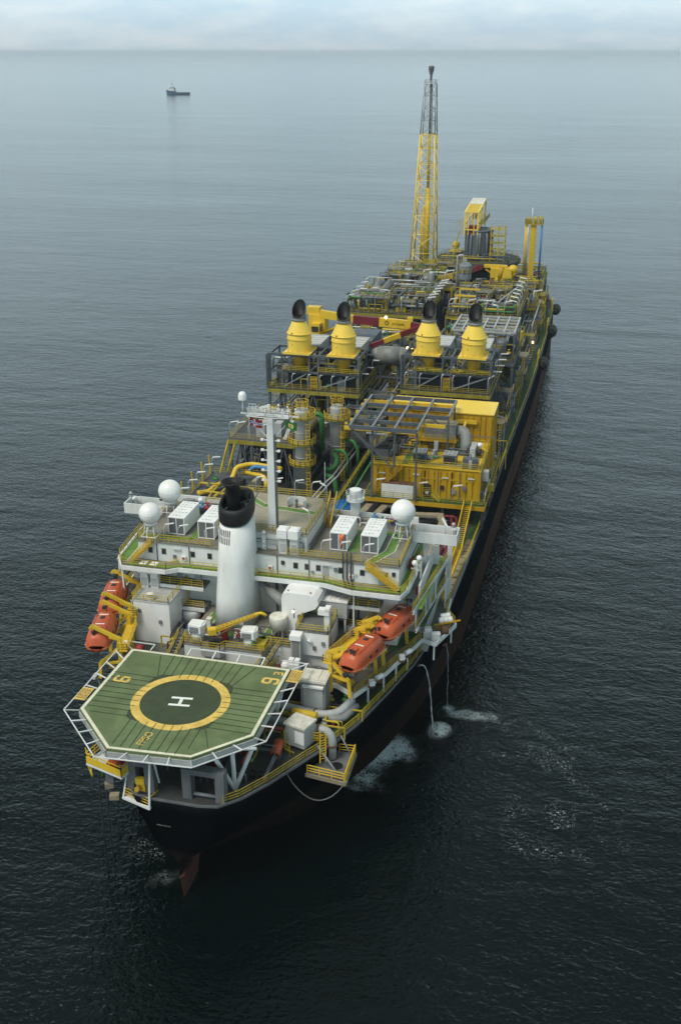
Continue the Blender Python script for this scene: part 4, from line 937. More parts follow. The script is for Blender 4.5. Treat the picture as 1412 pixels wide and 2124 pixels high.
# ---- small clutter on the quarters
rr = random.Random(41)
def bit(name, lab, cat, mbs):
    xs_ = [v for m_, _, _ in mbs for v in m_.v]; b = (sum(v[0] for v in xs_)/len(xs_), sum(v[1] for v in xs_)/len(xs_), min(v[2] for v in xs_))
    t = thing(name, lab, cat, b)
    for m_, n_, mt in mbs: obj(n_, m_, mt, t)
bit('cable_ladder','long cable tray along the edge of the raised roof','cable tray',[(MB().box(6.35,6.6,34,45,30.6,30.75),'tray','midgrey'),(MB().beam((6.5,35,30),(6.5,35,30.6),.1).beam((6.5,40,30),(6.5,40,30.6),.1).beam((6.5,44,30),(6.5,44,30.6),.1),'bracket','midgrey')])
bit('valve_chest','maroon valve gear on the gallery beside the starboard dome','valve gear',[(MB().box(19.6,20.3,37.5,38.6,27.05,28.2),'chest','maroon'),(MB().path([(19.8,38.6,27.8),(19.8,40.5,27.8),(19.8,40.6,27.1)],.12,6),'pipe','maroon')])
bit('fan_deck_box','grey box with two round fans behind the smaller port dome','fan box',[(MB().box(-15.4,-13.8,37.2,41.2,30,31.0),'box_body','grey'),(MB().tube((-14.6,38.2,31.0),(-14.6,38.2,31.15),.6,n=12),'fan','dark'),(MB().tube((-14.6,40.0,31.0),(-14.6,40.0,31.15),.6,n=12),'fan','dark')])
for x,lab in ((-11.2,'white life ring box on the upper wall left of the funnel'),(1.4,'white life ring box on the upper wall right of the funnel'),(12.8,'white life ring box on the upper wall by the black vent pipes')):
    bit('life_ring_box',lab,'box',[(MB().box(x-.3,x+.3,31.7,31.93,27.6,28.2),'box_body','white_clean'),(MB().tube((x,31.69,27.9),(x,31.66,27.9),.22,n=10),'ring','orange')])
bit('roof_pipes','thin pale pipes on brackets along the raised roof wall','pipes',[(MB().path([(-6.2,33.2,31.0),(2.0,33.2,31.0),(2.0,33.2,30.1)],.07,6),'pipe','lightgrey'),(MB().path([(-6.2,33.15,31.5),(5.8,33.15,31.5),(5.8,33.15,30.1)],.07,6),'pipe','midgrey')])
bit('pole_aerial','tall thin aerial at the starboard corner of the raised roof','aerial',[(MB().tube((5.6,45.8,32.5),(5.6,45.8,38.6),.05,n=5),'whip','lightgrey'),(MB().box(5.4,5.8,45.6,46,32.5,33),'base','midgrey')])
bit('signal_column','slim white signal column beside the funnel','signal column',[(MB().box(-.1,.5,33.0,33.3,27,32.2),'column','white'),(MB().sphere((.2,33.1,32.5),.3,8,6).sphere((.2,33.0,31.2),.22,8,6).sphere((.2,33.0,30.4),.22,8,6),'lamp','white_clean')])
bit('stern_stores','small mixed crates and drums under the forward edge of the helideck','stores',[(MB().box(-3.4,-2.2,19.2,20.2,17,18),'crate','ochre'),(MB().box(-1.8,-1,19.4,20.4,17,18.2),'crate','offwhite'),(MB().lathe((-.2,19.8,17),[(.35,0),(.35,.95)],10),'barrel','blue_pipe')])

clutter(cs,-7.4,2.2,23.2,26.4,20.0,1.3,10,201,mats=['maroon','grey','white','midgrey'],rmin=.05,rmax=.12,valves=5)
clutter(cs,3.2,6.6,25.4,33,20.0,2.2,12,202,mats=['grey','maroon','lightgrey','dark'],rmin=.06,rmax=.16,valves=5)
clutter(bd,-11.2,-8.4,24,37,17.0,2.4,14,203,mats=['maroon','grey','dark','white'],rmin=.06,rmax=.14,valves=5)
clutter(bd,12.6,14.4,23,33,17.0,3.2,14,204,mats=['maroon','grey','dark','white','rail'],rmin=.06,rmax=.14,valves=5)
clutter(ac,7.0,18.6,43.4,46,30.0,1.2,8,205,mats=['grey','white','midgrey'],rmin=.05,rmax=.1,valves=4)
clutter(ac,-17.4,-7.2,42.5,46,30.0,1.2,8,206,mats=['grey','white','midgrey'],rmin=.05,rmax=.1,valves=4)
clutter(ship,-8,9,3.5,17,14.0,2.6,26,207,mats=['dark','midgrey','red','grey','raildull'],rmin=.08,rmax=.22,valves=8)
clutter(ship,9.5,15.5,13.5,21,14.0,2.0,16,208,mats=['dark','midgrey','grey','rail','maroon'],rmin=.07,rmax=.16,valves=8)

# more fittings on the white walls and decks
for k,(x,z) in enumerate(((-17.2,28.6),(-12.6,27.9),(-5.4,28.4),(3.2,28.8),(7.4,27.9),(10.6,28.6),(13.4,28.2),(18.6,28.8))): obj('wall_fitting', MB().box(x-.22,x+.22,31.82,31.98,z-.25,z+.3) if k%2 else MB().tube((x,31.98,z),(x,31.8,z),.2,n=10), ['grey','midgrey','offwhite','dark'][k%4], ac)
for x in (-15.2,-10.4,2.4,6.9,13.0): obj('wall_pipe', MB().path([(x,31.9,29.7),(x,31.9,27.05)],.06,6), 'dark' if x<3 else 'midgrey', ac)
for x in (-15.8,-12.6,-9.8,13.6,15.6): obj('wall_locker', MB().box(x-.4,x+.4,33.2,33.58,23.95,25.6), 'lightgrey', ac)
for k,(x,y,z) in enumerate(((-16.0,26.4,21.8),(-13.0,26.4,20.4),(9.6,24.3,20.6),(10.8,24.3,21.4))): obj('wall_fitting', MB().box(x-.2,x+.2,y-.12,y+.06,z-.25,z+.3), ['midgrey','grey'][k%2], dh if x<0 else d2)
obj('wall_pipe', MB().path([(-17.0,26.42,23.2),(-17.0,26.42,17.1)],.07,6),'grey',dh); obj('wall_door', MB().box(-11.62,-11.54,29,29.9,17.1,19.1),'lightgrey',dh); obj('wall_vent', MB().box(-11.62,-11.52,31,32,19,20),'grey',dh)
obj('wall_pipe', MB().path([(11.56,25.4,22.8),(11.56,25.4,19.5)],.06,6),'grey',d2)
for k in range(6): obj('roof_box', MB().box(-16.4+.9*k,-15.9+.9*k,44.2,44.9,30.0,30.5+.15*(k%3)), ['grey','offwhite','midgrey'][k%3], ac)
for k in range(5): obj('roof_box', MB().box(7.4+1.6*k,8.0+1.6*k,44.9,45.6,30.0,30.5+.15*(k%3)), ['offwhite','grey','midgrey'][k%3], ac)
# ================================================================== LIFEBOATS AND DAVITS
def lifeboat_proto():
    t = thing('lifeboat', '', 'lifeboat', (0,0,0), 'enclosed orange lifeboats in davits')
    S = [(-4.15,.75,.6,.85),(-4.05,1.2,.35,.95),(-3.4,1.55,.1,1.0),(-2,1.7,0,1.0),(0,1.72,0,1.0),(2,1.66,.02,1.0),(3.2,1.4,.15,1.02),(3.9,.85,.35,1.06),(4.2,.3,.65,1.1)]
    rings = []
    for y,w,k,g in S:
        rings.append([(-w,y,g),(-w*.97,y,g-.3),(-w*.7,y,k+.22),(-w*.2,y,k),(w*.2,y,k),(w*.7,y,k+.22),(w*.97,y,g-.3),(w,y,g)])
    n=8; mb = MB(); vs=[p for r in rings for p in r]
    mb.add(vs,[(k*n+i,(k+1)*n+i,(k+1)*n+i+1,k*n+i+1) for k in range(len(S)-1) for i in range(n-1)],True)
    mb.f.append(list(range(8))); mb.sm.append(False); mb.f.append([(len(S)-1)*n+i for i in range(8)][::-1]); mb.sm.append(False)
    obj('boat_hull', mb, 'orange', t)
    C_ = [(-4.1,1.0,1.0,1.3),(-3.9,1.3,1.0,2.0),(-3.3,1.5,1.0,2.75),(-2.4,1.58,1.0,2.92),(0,1.6,1.0,2.95),(2,1.54,1.0,2.9),(2.9,1.35,1.0,2.65),(3.6,.95,1.02,2.0),(4.1,.4,1.08,1.25)]
    rings = []
    for y,w,b,h in C_:
        e=h-b
        rings.append([(-w,y,b),(-w*.98,y,b+e*.45),(-w*.78,y,b+e*.82),(-w*.4,y,b+e*.98),(0,y,h),(w*.4,y,b+e*.98),(w*.78,y,b+e*.82),(w*.98,y,b+e*.45),(w,y,b)])
    n=9; mb=MB(); vs=[p for r in rings for p in r]
    mb.add(vs,[(k*n+i,(k+1)*n+i,(k+1)*n+i+1,k*n+i+1) for k in range(len(C_)-1) for i in range(n-1)],True)
    obj('canopy', mb, 'orange', t)
    gm_=paint('orange_worn',(.52,.17,.085),.5,.3,1.5)
    for s in (-1,1):
        mb=MB(); P=[(s*w*1.01,y,g) for y,w,k,g in S]
        for a,b in zip(P,P[1:]): mb.beam(a,b,.14,.16)
        obj('gunwale', mb, gm_, t)
    mb=MB()
    for s in (-1,1): mb.beam((s*.9,-3.0,2.86),(s*.9,2.6,2.78),.06)
    for y in (-1.5,1.4): mb.beam((-1.2,y,2.86),(1.2,y,2.86),.05); 
    obj('roof_rail', mb, 'orange', t)
    w_=obj('conning_hatch', MB().box(-.5,.5,-2.9,-2.1,2.75,3.15), 'orange', t)
    obj('hatch_window', MB().box(-.42,.42,-2.92,-2.902,2.88,3.1), 'glass', w_)
    obj('roof_hatch', MB().box(-.3,.3,.3,.9,2.9,3.0), 'dark', t)
    for s in (-1,1):
        obj('side_window', MB().box(s*1.57,s*1.605,-1.2,-.6,1.45,1.8).box(s*1.57,s*1.605,.4,1.0,1.45,1.8), 'glass', t)
    for y in (-3.3,3.1): obj('lifting_hook', MB().tube((0,y,2.3),(0,y,3.3),.09,n=6).box(-.15,.15,y-.12,y+.12,3.1,3.4), 'dark', t)
    for s in (-1,1): obj('grab_line', MB().path([(s*1.76,-3.2+.8*k,.95-.18*(k%2)) for k in range(9)],.03,5,.1),'offwhite',t)
    obj('tape_band', MB().box(-.6,.6,1.4,1.6,2.9,2.925),'white_clean',t); obj('tape_band', MB().box(-.6,.6,-1.2,-1.0,2.92,2.945),'white_clean',t)
    obj('propeller_guard', MB().tube((0,-4.4,.35),(0,-4.75,.35),.38,n=12), 'dark', t)
    return t
lb = lifeboat_proto()
LB = ((16.6,22.7,20.6,-.30,'orange lifeboat nearer the helideck on the starboard side'),(19.2,31.4,20.7,-.30,'orange lifeboat farther forward on the starboard side'),
      (-18.2,19.5,20.9,.24,'orange lifeboat nearer the helideck on the port side'),(-20.7,28.4,21.0,.24,'orange lifeboat farther forward on the port side'))
for i,(x,y,z,rz,lab) in enumerate(LB):
    o = lb if i==0 else dup(lb,(x,y,z),rz)
    o.location=(x,y,z); o.rotation_euler=(0,0,rz); o['label']=lab
def davit(x,y,z0,rz,s,lab,mat='yellow'):
    """gravity davit: two frames with cranked legs and arms reaching over the boat, inboard walkway"""
    t = thing('lifeboat_davit', lab, 'davit', (x,y,z0), 'yellow davits holding the lifeboats')
    ca,sa = cos(rz),sin(rz); aw = -.9 if s>0 else .5
    def P(u,v,z): return (x+u*s*ca-v*sa, y+u*s*sa+v*ca, z0+z)     # u outboard, v along the boat
    for v in (-3.4,3.4):
        mb=MB(); mb.beam(P(-2.9,v,0),P(-2.9,v,6.0),.5); mb.beam(P(-2.9,v,4.6),P(-.2,v,2.3),.42); mb.beam(P(-.2,v,2.35),P(0,v,0),.42); mb.beam(P(-2.9,v,2.4),P(-.6,v,2.25),.3)
        obj('davit_frame', mb, mat, t)
        obj('davit_arm', MB().beam(P(-3.3,v,5.6),P(aw,v,7.1 if s>0 else 7.8),.45,.42).beam(P(aw,v,7.1 if s>0 else 7.8),P(aw+.3,v,6.8 if s>0 else 7.4),.35).beam(P(-2.9,v,5.9),P(-1.6,v,6.3),.55,.4), mat, t)
        obj('fall_wire', MB().beam(P(.4,v*.95,7.2),P(0,v*.95,6.8),.07).box(P(.4,v,0)[0]-.18,P(.4,v,0)[0]+.18,P(.4,v,0)[1]-.18,P(.4,v,0)[1]+.18,z0+6.6,z0+7.0), 'dark', t)
    mb=MB(); 
    vs=[P(-3.9,-3.8,4.3),P(-2.5,-3.8,4.3),P(-2.5,3.8,4.3),P(-3.9,3.8,4.3)]; vs+= [(a,b,c-.15) for a,b,c in vs]
    mb.add(vs,[(0,1,2,3),(7,6,5,4),(0,4,5,1),(1,5,6,2),(2,6,7,3),(3,7,4,0)]); obj('walkway', mb, mat, t)
    obj('railing', MB().rail([P(-3.85,-3.7,4.3),P(-3.85,3.7,4.3),P(-2.6,3.7,4.3)],1.05,r=.05).rail([P(-3.85,-3.7,4.3),P(-2.6,-3.7,4.3)],1.05,r=.05), 'yellow', t)
    obj('winch', MB().tube(P(-3.2,-.6,.9),P(-3.2,.6,.9),.5,n=12).box(P(-3.2,0,0)[0]-.4,P(-3.2,0,0)[0]+.4,P(0,0,0)[1]-.4,P(0,0,0)[1]+.4,z0,z0+.8), 'ochre', t)
    obj('rope_drum', MB().tube(P(-1.1,-1.5,.6),P(-1.1,-.9,.6),.42,n=12), 'ochre', t)
    return t
for (x,y,z,rz,_),s,lab in zip(LB,(1,1,-1,-1),('yellow davit holding the starboard lifeboat nearer the helideck','yellow davit holding the starboard lifeboat farther forward',
        'yellow davit holding the port lifeboat nearer the helideck','yellow davit holding the port lifeboat farther forward')):
    davit(x,y,17.0,rz,s,lab)
# liferaft platform
lr = thing('liferaft_rack', 'rust brown drum and white liferaft canisters on the starboard outboard platform', 'liferaft rack', (24.4,39.5,17))
mb=MB()
for i,(dx,dy,dz) in enumerate(((0,0,0),(.75,.3,0),(1.4,.5,0),(.1,1.0,.1),(.9,1.3,.15))):
    obj('canister', MB().tube((23.9+dx*.8,39.4+dy,18.5+dz),(24.6+dx*.8,39.6+dy,18.6+dz),.42,n=12), 'white_clean', lr)
obj('cradle', MB().rail([(23.4,38.6,17),(25.6,39.6,17),(24.8,41.6,17)],1.2).beam((23.4,38.8,18.0),(26.9,40.0,18.6),.2), 'ochre', lr)
obj('drum', MB().tube((24.4,38.3,17.6),(25.4,38.6,17.6),.62,n=14), 'rustbrown', lr)
for x,y,lab in ((22.7,37.0,'white box stack on the starboard outboard platform'),(23.9,36.6,'low white box at the aft corner of the starboard outboard platform')):
    t=thing('deck_box',lab,'box',(x,y,17)); obj('box_body', MB().obox((x,y,17.45),(1.2,.8,.9),.3), 'white', t); obj('box_lid', MB().obox((x,y,17.96),(1.3,.9,.12),.3), 'white_clean', t)
    if x<23: obj('upper_box', MB().obox((x,y,18.3),(1.0,.6,.5),.3),'white_clean',t)
for i,(x,y) in enumerate(((17.8,22.4),(18.5,23.9),(20.4,29.6),(21.0,31.0))):
    t=thing('liferaft_canister',('white liferaft canister nearest the aft corner of the boat deck','white liferaft canister below the nearer starboard lifeboat','white liferaft canister below the gap between the starboard lifeboats','white liferaft canister below the farther starboard lifeboat')[i],'liferaft',(x,y,17),'liferaft canisters along the boat deck edge')
    obj('canister', MB().tube((x-.3,y-.4,17.75),(x+.3,y+.5,17.75),.36,n=12) if i%2 else MB().obox((x,y,17.7),(.7,.7,.7),.5), 'white_clean', t); obj('cradle', MB().box(x-.4,x+.4,y-.3,y+.3,17.0,17.35), 'rustbrown', t)
# ================================================================== STERN GEAR UNDER AND BESIDE THE HELIDECK
def arch(x0,x1,lab):
    t=thing('fairlead_frame',lab,'frame',((x0+x1)/2,-.6,14)); 
    for x in (x0,x1): obj('pillar', MB().box(x-.55,x+.55,-1.0,.2,14,17.4),'midgrey',t)
    obj('lintel', MB().box(x0-.55,x1+.55,-1.0,.2,17.4,18.1),'midgrey',t)
    obj('roller', MB().tube((x0+.6,-.5,14.5),(x1-.6,-.5,14.5),.22,n=8),'lightsteel',t)
arch(1.2,5.2,'grey fairlead frame over the red hose reels at the stern')
arch(-5.6,-3.4,'narrow grey fairlead frame at the stern beside the yellow basket')
for i in range(4):
    x=1.9+.9*i; t=thing('hose_reel',('red hose reel at the port end of the row behind the grey frame','red hose reel second from port behind the grey frame','red hose reel third from port behind the grey frame','dark hose reel at the starboard end behind the grey frame')[i],'hose reel',(x,2.4,14),'hose reels at the stern')
    m_='red' if i<3 else 'dark'
    obj('reel_drum', MB().tube((x-.3,2.4,16.0),(x+.3,2.4,16.0),1.2,n=18), m_, t)
    for q in (-.36,.36): obj('reel_rim', MB().tube((x+q-.04,2.4,16),(x+q+.04,2.4,16),1.45,n=18),'dark',t)
    obj('reel_stand', MB().beam((x-.35,2.4,14),(x-.35,2.4,16),.15).beam((x+.35,2.4,14),(x+.35,2.4,16),.15),'midgrey',t)
t=thing('mooring_winch','dark mooring winch under the helideck','winch',(-1,5,14)); obj('winch_drum', MB().tube((-2.6,5,15),(.6,5,15),.8,n=14),'dark',t); obj('winch_base', MB().box(-3,1,4.2,5.8,14,14.5),'midgrey',t)
for x,y,lab in ((7.9,4.4,'black mooring bollard pair on the starboard stern'),(-7.2,3.2,'black mooring bollard pair on the port stern')):
    t=thing('bollard_pair',lab,'bollard',(x,y,14)); 
    for d in (-.5,.5): obj('bollard', MB().lathe((x+d,y,14),[(.28,0),(.26,.8),(.36,.85),(.36,1.0)],12),'black',t)
    obj('base', MB().box(x-1,x+1,y-.4,y+.4,14,14.1),'dark',t)
t=thing('red_cylinder','red cylinder with an open end standing on the stern deck','cylinder',(8.9,9.0,14)); obj('cylinder_body', MB().tube((8.9,8.3,14.8),(9.0,10.1,15.6),.62,n=16),'orange',t); obj('open_end', MB().tube((8.895,8.26,14.78),(8.897,8.29,14.8),.42,n=14),'black',t); obj('cradle', MB().box(8.4,9.4,8.6,9.6,14,14.35),'midgrey',t)
wc=thing('winch_cabin','pale cabin with a white sheet on its wall at the starboard stern rail','cabin',(10.6,11.5,14))
obj('cabin_wall', MB().prism([(9.4,11.2),(12.0,10.4),(12.8,12.6),(10.2,13.4)],14.6,17.4),'lightgrey',wc); obj('cabin_roof', MB().prism([(9.2,11.1),(12.1,10.2),(13.0,12.7),(10.1,13.6)],17.4,17.7),'offwhite',wc)
obj('white_sheet', MB().add([(10.7,10.74,15.2),(12.0,10.33,15.2),(12.0,10.33,17.0),(10.7,10.74,17.0)],[(0,1,2,3)]),'white_clean',wc)
obj('cabin_frame', MB().beam((9.5,10.6,14),(9.5,10.6,17),.15).beam((9.5,10.6,14.2),(10.8,10.0,14.2),.2).rail([(9.0,13.4,14),(9.0,10.8,14),(10.4,9.6,14)],1.6),'rail',wc)
# manifold pipes on the starboard quarter
mp_=thing('sea_water_manifold','big grey sea water pipes curving along the starboard quarter','pipe manifold',(12,17,14))
obj('upper_pipe', MB().path([(5.5,17.6,15.8),(9.0,17.0,15.8),(12.6,16.4,15.8),(14.6,17.4,15.8),(15.6,20.6,15.8)],.52,14,2.2),'lightgrey',mp_)
obj('upper_pipe', MB().path([(13.2,16.4,15.5),(15.2,16.8,15.3),(16.2,20.4,15.2)],.48,14,1.6),'grey',mp_)
obj('lower_pipe', MB().path([(6.5,13.6,16.1),(11.5,13.2,16.1),(14.2,13.0,16.1),(14.9,12.9,15.2),(14.9,12.9,12.2)],.50,14,1.6),'lightgrey',mp_)
for p_,q_ in (((13.0,13.1,16.1),(13.2,13.1,16.1)),((14.9,12.9,14.2),(14.9,12.9,14.0)),((11.6,16.65,15.8),(11.75,16.62,15.8))): obj('flange', MB().tube(p_,q_,.67,n=14),'rustbrown',mp_)
for a,b in (((9.2,15.2,16.6),(12.4,14.8,16.6)),((10.4,13.2,16.1),(12.2,13.15,16.1))): obj('yellow_strainer', MB().tube(a,b,.55,n=12),'yellow',mp_)
obj('pump', MB().lathe((9.0,13.7,14),[(.5,0),(.6,.4),(.6,1.6),(.3,2.0)],12),'ochre',mp_)
ap=thing('access_platform','yellow railed platform around the grey sea water pipes','platform',(11,13,15))
obj('plate', MB().box(8.6,13.6,12.0,13.0,15.0,15.1),'ochre',ap); obj('railing', MB().rail([(6.6,12.2,15.1),(8.6,12.0,15.1),(13.5,11.9,15.1),(13.6,13.0,15.1)],1.15),'yellow',ap)
obj('ladder', MB().beam((14.0,10.4,13),(14.0,10.4,17.2),.12).beam((14.6,10.8,13),(14.6,10.8,17.2),.12).rail([(14.0,10.4,13.2),(14.6,10.8,13.2)],3.8,bars=(.1,.2,.3,.4,.5,.6,.7,.8,.9,1)),'yellow',ap)
op=thing('outboard_platform','grey platform with yellow rails hung outside the starboard stern','platform',(15.5,10.6,12))
Q=[(12.4,9.3),(17.6,8.6),(17.5,14.8),(14.4,14.6)]
obj('plate', MB().prism(Q,11.6,12.0),'midgrey',op); obj('plate_edge', MB().beam((12.4,9.3,11.8),(17.6,8.6,11.8),.2,.5).beam((17.6,8.6,11.8),(17.5,14.8,11.8),.2,.5),'tan',op)
obj('railing', MB().rail([(12.6,9.4,12),(17.4,8.8,12)],1.2,r=.06),'yellow',op); obj('railing', MB().rail([(17.5,8.9,12),(17.4,14.7,12)],1.3,r=.08,bars=(1.0,.75,.5,.25)),'yellow',op); obj('railing', MB().rail([(15.4,14.5,12),(17.3,14.6,12)],1.2),'yellow',op)
obj('well', MB().lathe((15.8,11.6,12.0),[(.75,0),(.75,.05)],16),'black',op)
obj('stay', MB().tube((13.4,11.2,15.0),(16.9,9.1,12.2),.14,n=8).tube((15.6,14.4,14.6),(17.2,13.6,12.3),.1,n=8),'lightsteel',op)
hs_=thing('hanging_hose','thin dark hose looping below the outboard stern platform','hose',(13,8,12))
obj('hose', MB().path([(10.8,6.6,13.8)]+[(lerp(10.8,17.3,t),lerp(6.6,8.7,t),lerp(13.6,11.5,t)-3.0*(1-(2*t-1)**2)) for t in [i/10 for i in range(1,11)]],.07,6,.1),'midgrey',hs_); obj('clamp', MB().box(10.6,11.0,6.4,6.8,13.7,14.0),'midgrey',hs_)
# port stern platforms
py_=thing('equipment_platform','yellow walled platform with red gear hung at the port stern corner','platform',(-9,.6,17))
obj('plate', MB().prism([(-11.4,-.6),(-6.2,-2.2),(-5.4,.6),(-10.6,2.4)],16.2,16.5),'white',py_)
obj('kick_wall', MB().beam((-11.3,-.6,17.0),(-6.2,-2.2,17.0),.1,.9).beam((-6.2,-2.2,17.0),(-5.5,.6,17.0),.1,.9),'yellow',py_)
obj('railing', MB().rail([(-10.6,2.4,16.5),(-11.3,-.6,16.5),(-6.2,-2.2,16.5),(-5.5,.6,16.5)],1.4,r=.06),'yellow',py_)
obj('red_locker', MB().box(-8.4,-7.2,-1.4,-.6,16.5,17.5),'orange',py_); obj('valve', MB().box(-8.6,-7.9,-.2,.5,16.5,18).box(-7.5,-6.9,0,.6,16.5,17.6),'red',py_); obj('support', MB().box(-9.2,-8.2,-.4,.6,14,16.2),'midgrey',py_)
pb=thing('foam_monitor_basket','white edged hanging basket with a yellow fire monitor at the stern','platform',(-5,-1.2,12.6))
obj('plate', MB().prism([(-6.9,-1.2),(-3.0,-2.4),(-2.4,-.2),(-5.6,1.2)],12.6,12.85),'white',pb)
obj('railing', MB().rail([(-6.6,-.9,12.85),(-3.1,-2.1,12.85),(-2.6,-.3,12.85)],1.2),'yellow',pb)
obj('monitor', MB().box(-5.3,-3.8,-1.0,.3,12.9,15.0).box(-5.1,-4.0,-1.1,-.6,15.0,15.8),'yellow',pb); obj('nozzle', MB().tube((-4.6,-1.2,14.6),(-4.6,-1.9,14.9),.3,n=8).tube((-4.6,-1.1,13.7),(-4.6,-1.6,13.8),.22,n=8),'ochre',pb)
obj('strut', MB().beam((-6.8,-1.1,12.7),(-6.2,-.3,16.8),.18).beam((-3.0,-2.3,12.7),(-2.7,-1.6,20.6),.22).beam((-2.5,-.2,15),(-2.7,-1.4,20.5),.18),'white',pb)
for k in range(2):
    x=-10.1+.9*k; t=thing('hanging_hose',('dark hose hanging to the water at the port stern, outer one','dark hose hanging to the water at the port stern, inner one')[k],'hose',(x,1,13),'hoses hanging at the port stern')
    obj('hose', MB().path([(x,1.2,14.6),(x-.3,.2,14.4),(x-.35,.0,9),(x-.2,-.1,0.05)],.09,6,.3),'dark',t); obj('clamp', MB().box(x-.2,x+.2,.9,1.4,14,14.7),'rustbrown',t)
t=thing('green_hose_davit','small green pipe bend with rusty box at the port stern edge','pipe',(-9.4,.4,14)); obj('bend', MB().path([(-8.8,1.0,14),(-8.8,1.0,15.4),(-9.8,.2,15.4),(-9.9,.1,14.3)],.16,8,.5),'green_pipe',t); obj('rusty_box', MB().obox((-9.0,-.1,13.4),(1.0,.7,.7),.5).obox((-7.8,-1.3,12.9),(1.1,.8,.6),.3),'tan',t)
# odds along the port stern quarter
pl_=thing('port_gangway','yellow framed gangway hung outside the port stern below the lifeboat','gangway',(-15,11,15))
obj('plate', MB().prism([(-16.4,9.0),(-14.6,8.4),(-13.8,14.6),(-15.6,15)],14.6,14.8),'ochre',pl_); obj('railing', MB().rail([(-14.6,8.4,14.8),(-16.4,9,14.8),(-15.7,15,14.8)],1.2),'rail',pl_); obj('floodlight', MB().beam((-16.5,15,15),(-17.0,14.4,18.4),.12).obox((-17.1,14.2,18.5),(.5,1.2,.3)).obox((-17.3,11.4,18),(.5,1.2,.3)),'lampgrey',pl_)
t=thing('port_ladder','yellow ladder frame below the port helideck corner','ladder',(-13.2,6,12)); obj('frame', MB().rail([(-13.9,4.0,13),(-12.0,1.6,13)],2.0).beam((-13.9,4,12.9),(-12,1.6,12.9),.2),'rail',t); obj('bracket', MB().beam((-13,2.8,13),(-9.4,3.4,13.6),.2),'rustbrown',t)
# deck clutter around the funnel: maroon pipes, red boxes, fire gear
pp_=thing('fire_main_pipes','maroon fire main pipes between the port deckhouse and the funnel','pipes',(-9,33,17))
for k in range(5): obj('pipe', MB().path([(-11.0+.45*k,26.0,17.5+.1*k),(-10.8+.45*k,29.8,17.6+.1*k),(-9.6+.3*k,35.5,18.2),(-9.4+.3*k,35.9,20.4)],.13,6),'maroon',pp_)
obj('valve_box', MB().box(-8.6,-7.6,35,35.8,20.2,21.4),'offwhite',pp_)
for x,y,z,lab in ((-12.6,18.6,20.2,'red fire hose box beside the port corner of the helideck'),(-6.5,18.4,18.4,'red hose reel at the edge of the helideck below the casing'),(3.6,18.4,18.4,'red hose reel at the edge of the helideck near the stair')):
    t=thing('fire_hose_box',lab,'hose box',(x,y,z)); obj('drum', MB().tube((x-.5,y,z+.5),(x+.5,y,z+.5),.55,n=12),'red',t); obj('stand', MB().box(x-.4,x+.4,y-.2,y+.2,z-1.4,z),'red',t)
t=thing('white_cabinet','small white cabinet beside the base of the funnel','cabinet',(-6.2,27.4,20)); obj('body', MB().box(-6.5,-5.9,27.1,27.8,20,21.3),'white',t); obj('top', MB().box(-6.55,-5.85,27.05,27.85,21.3,21.4),'offwhite',t)
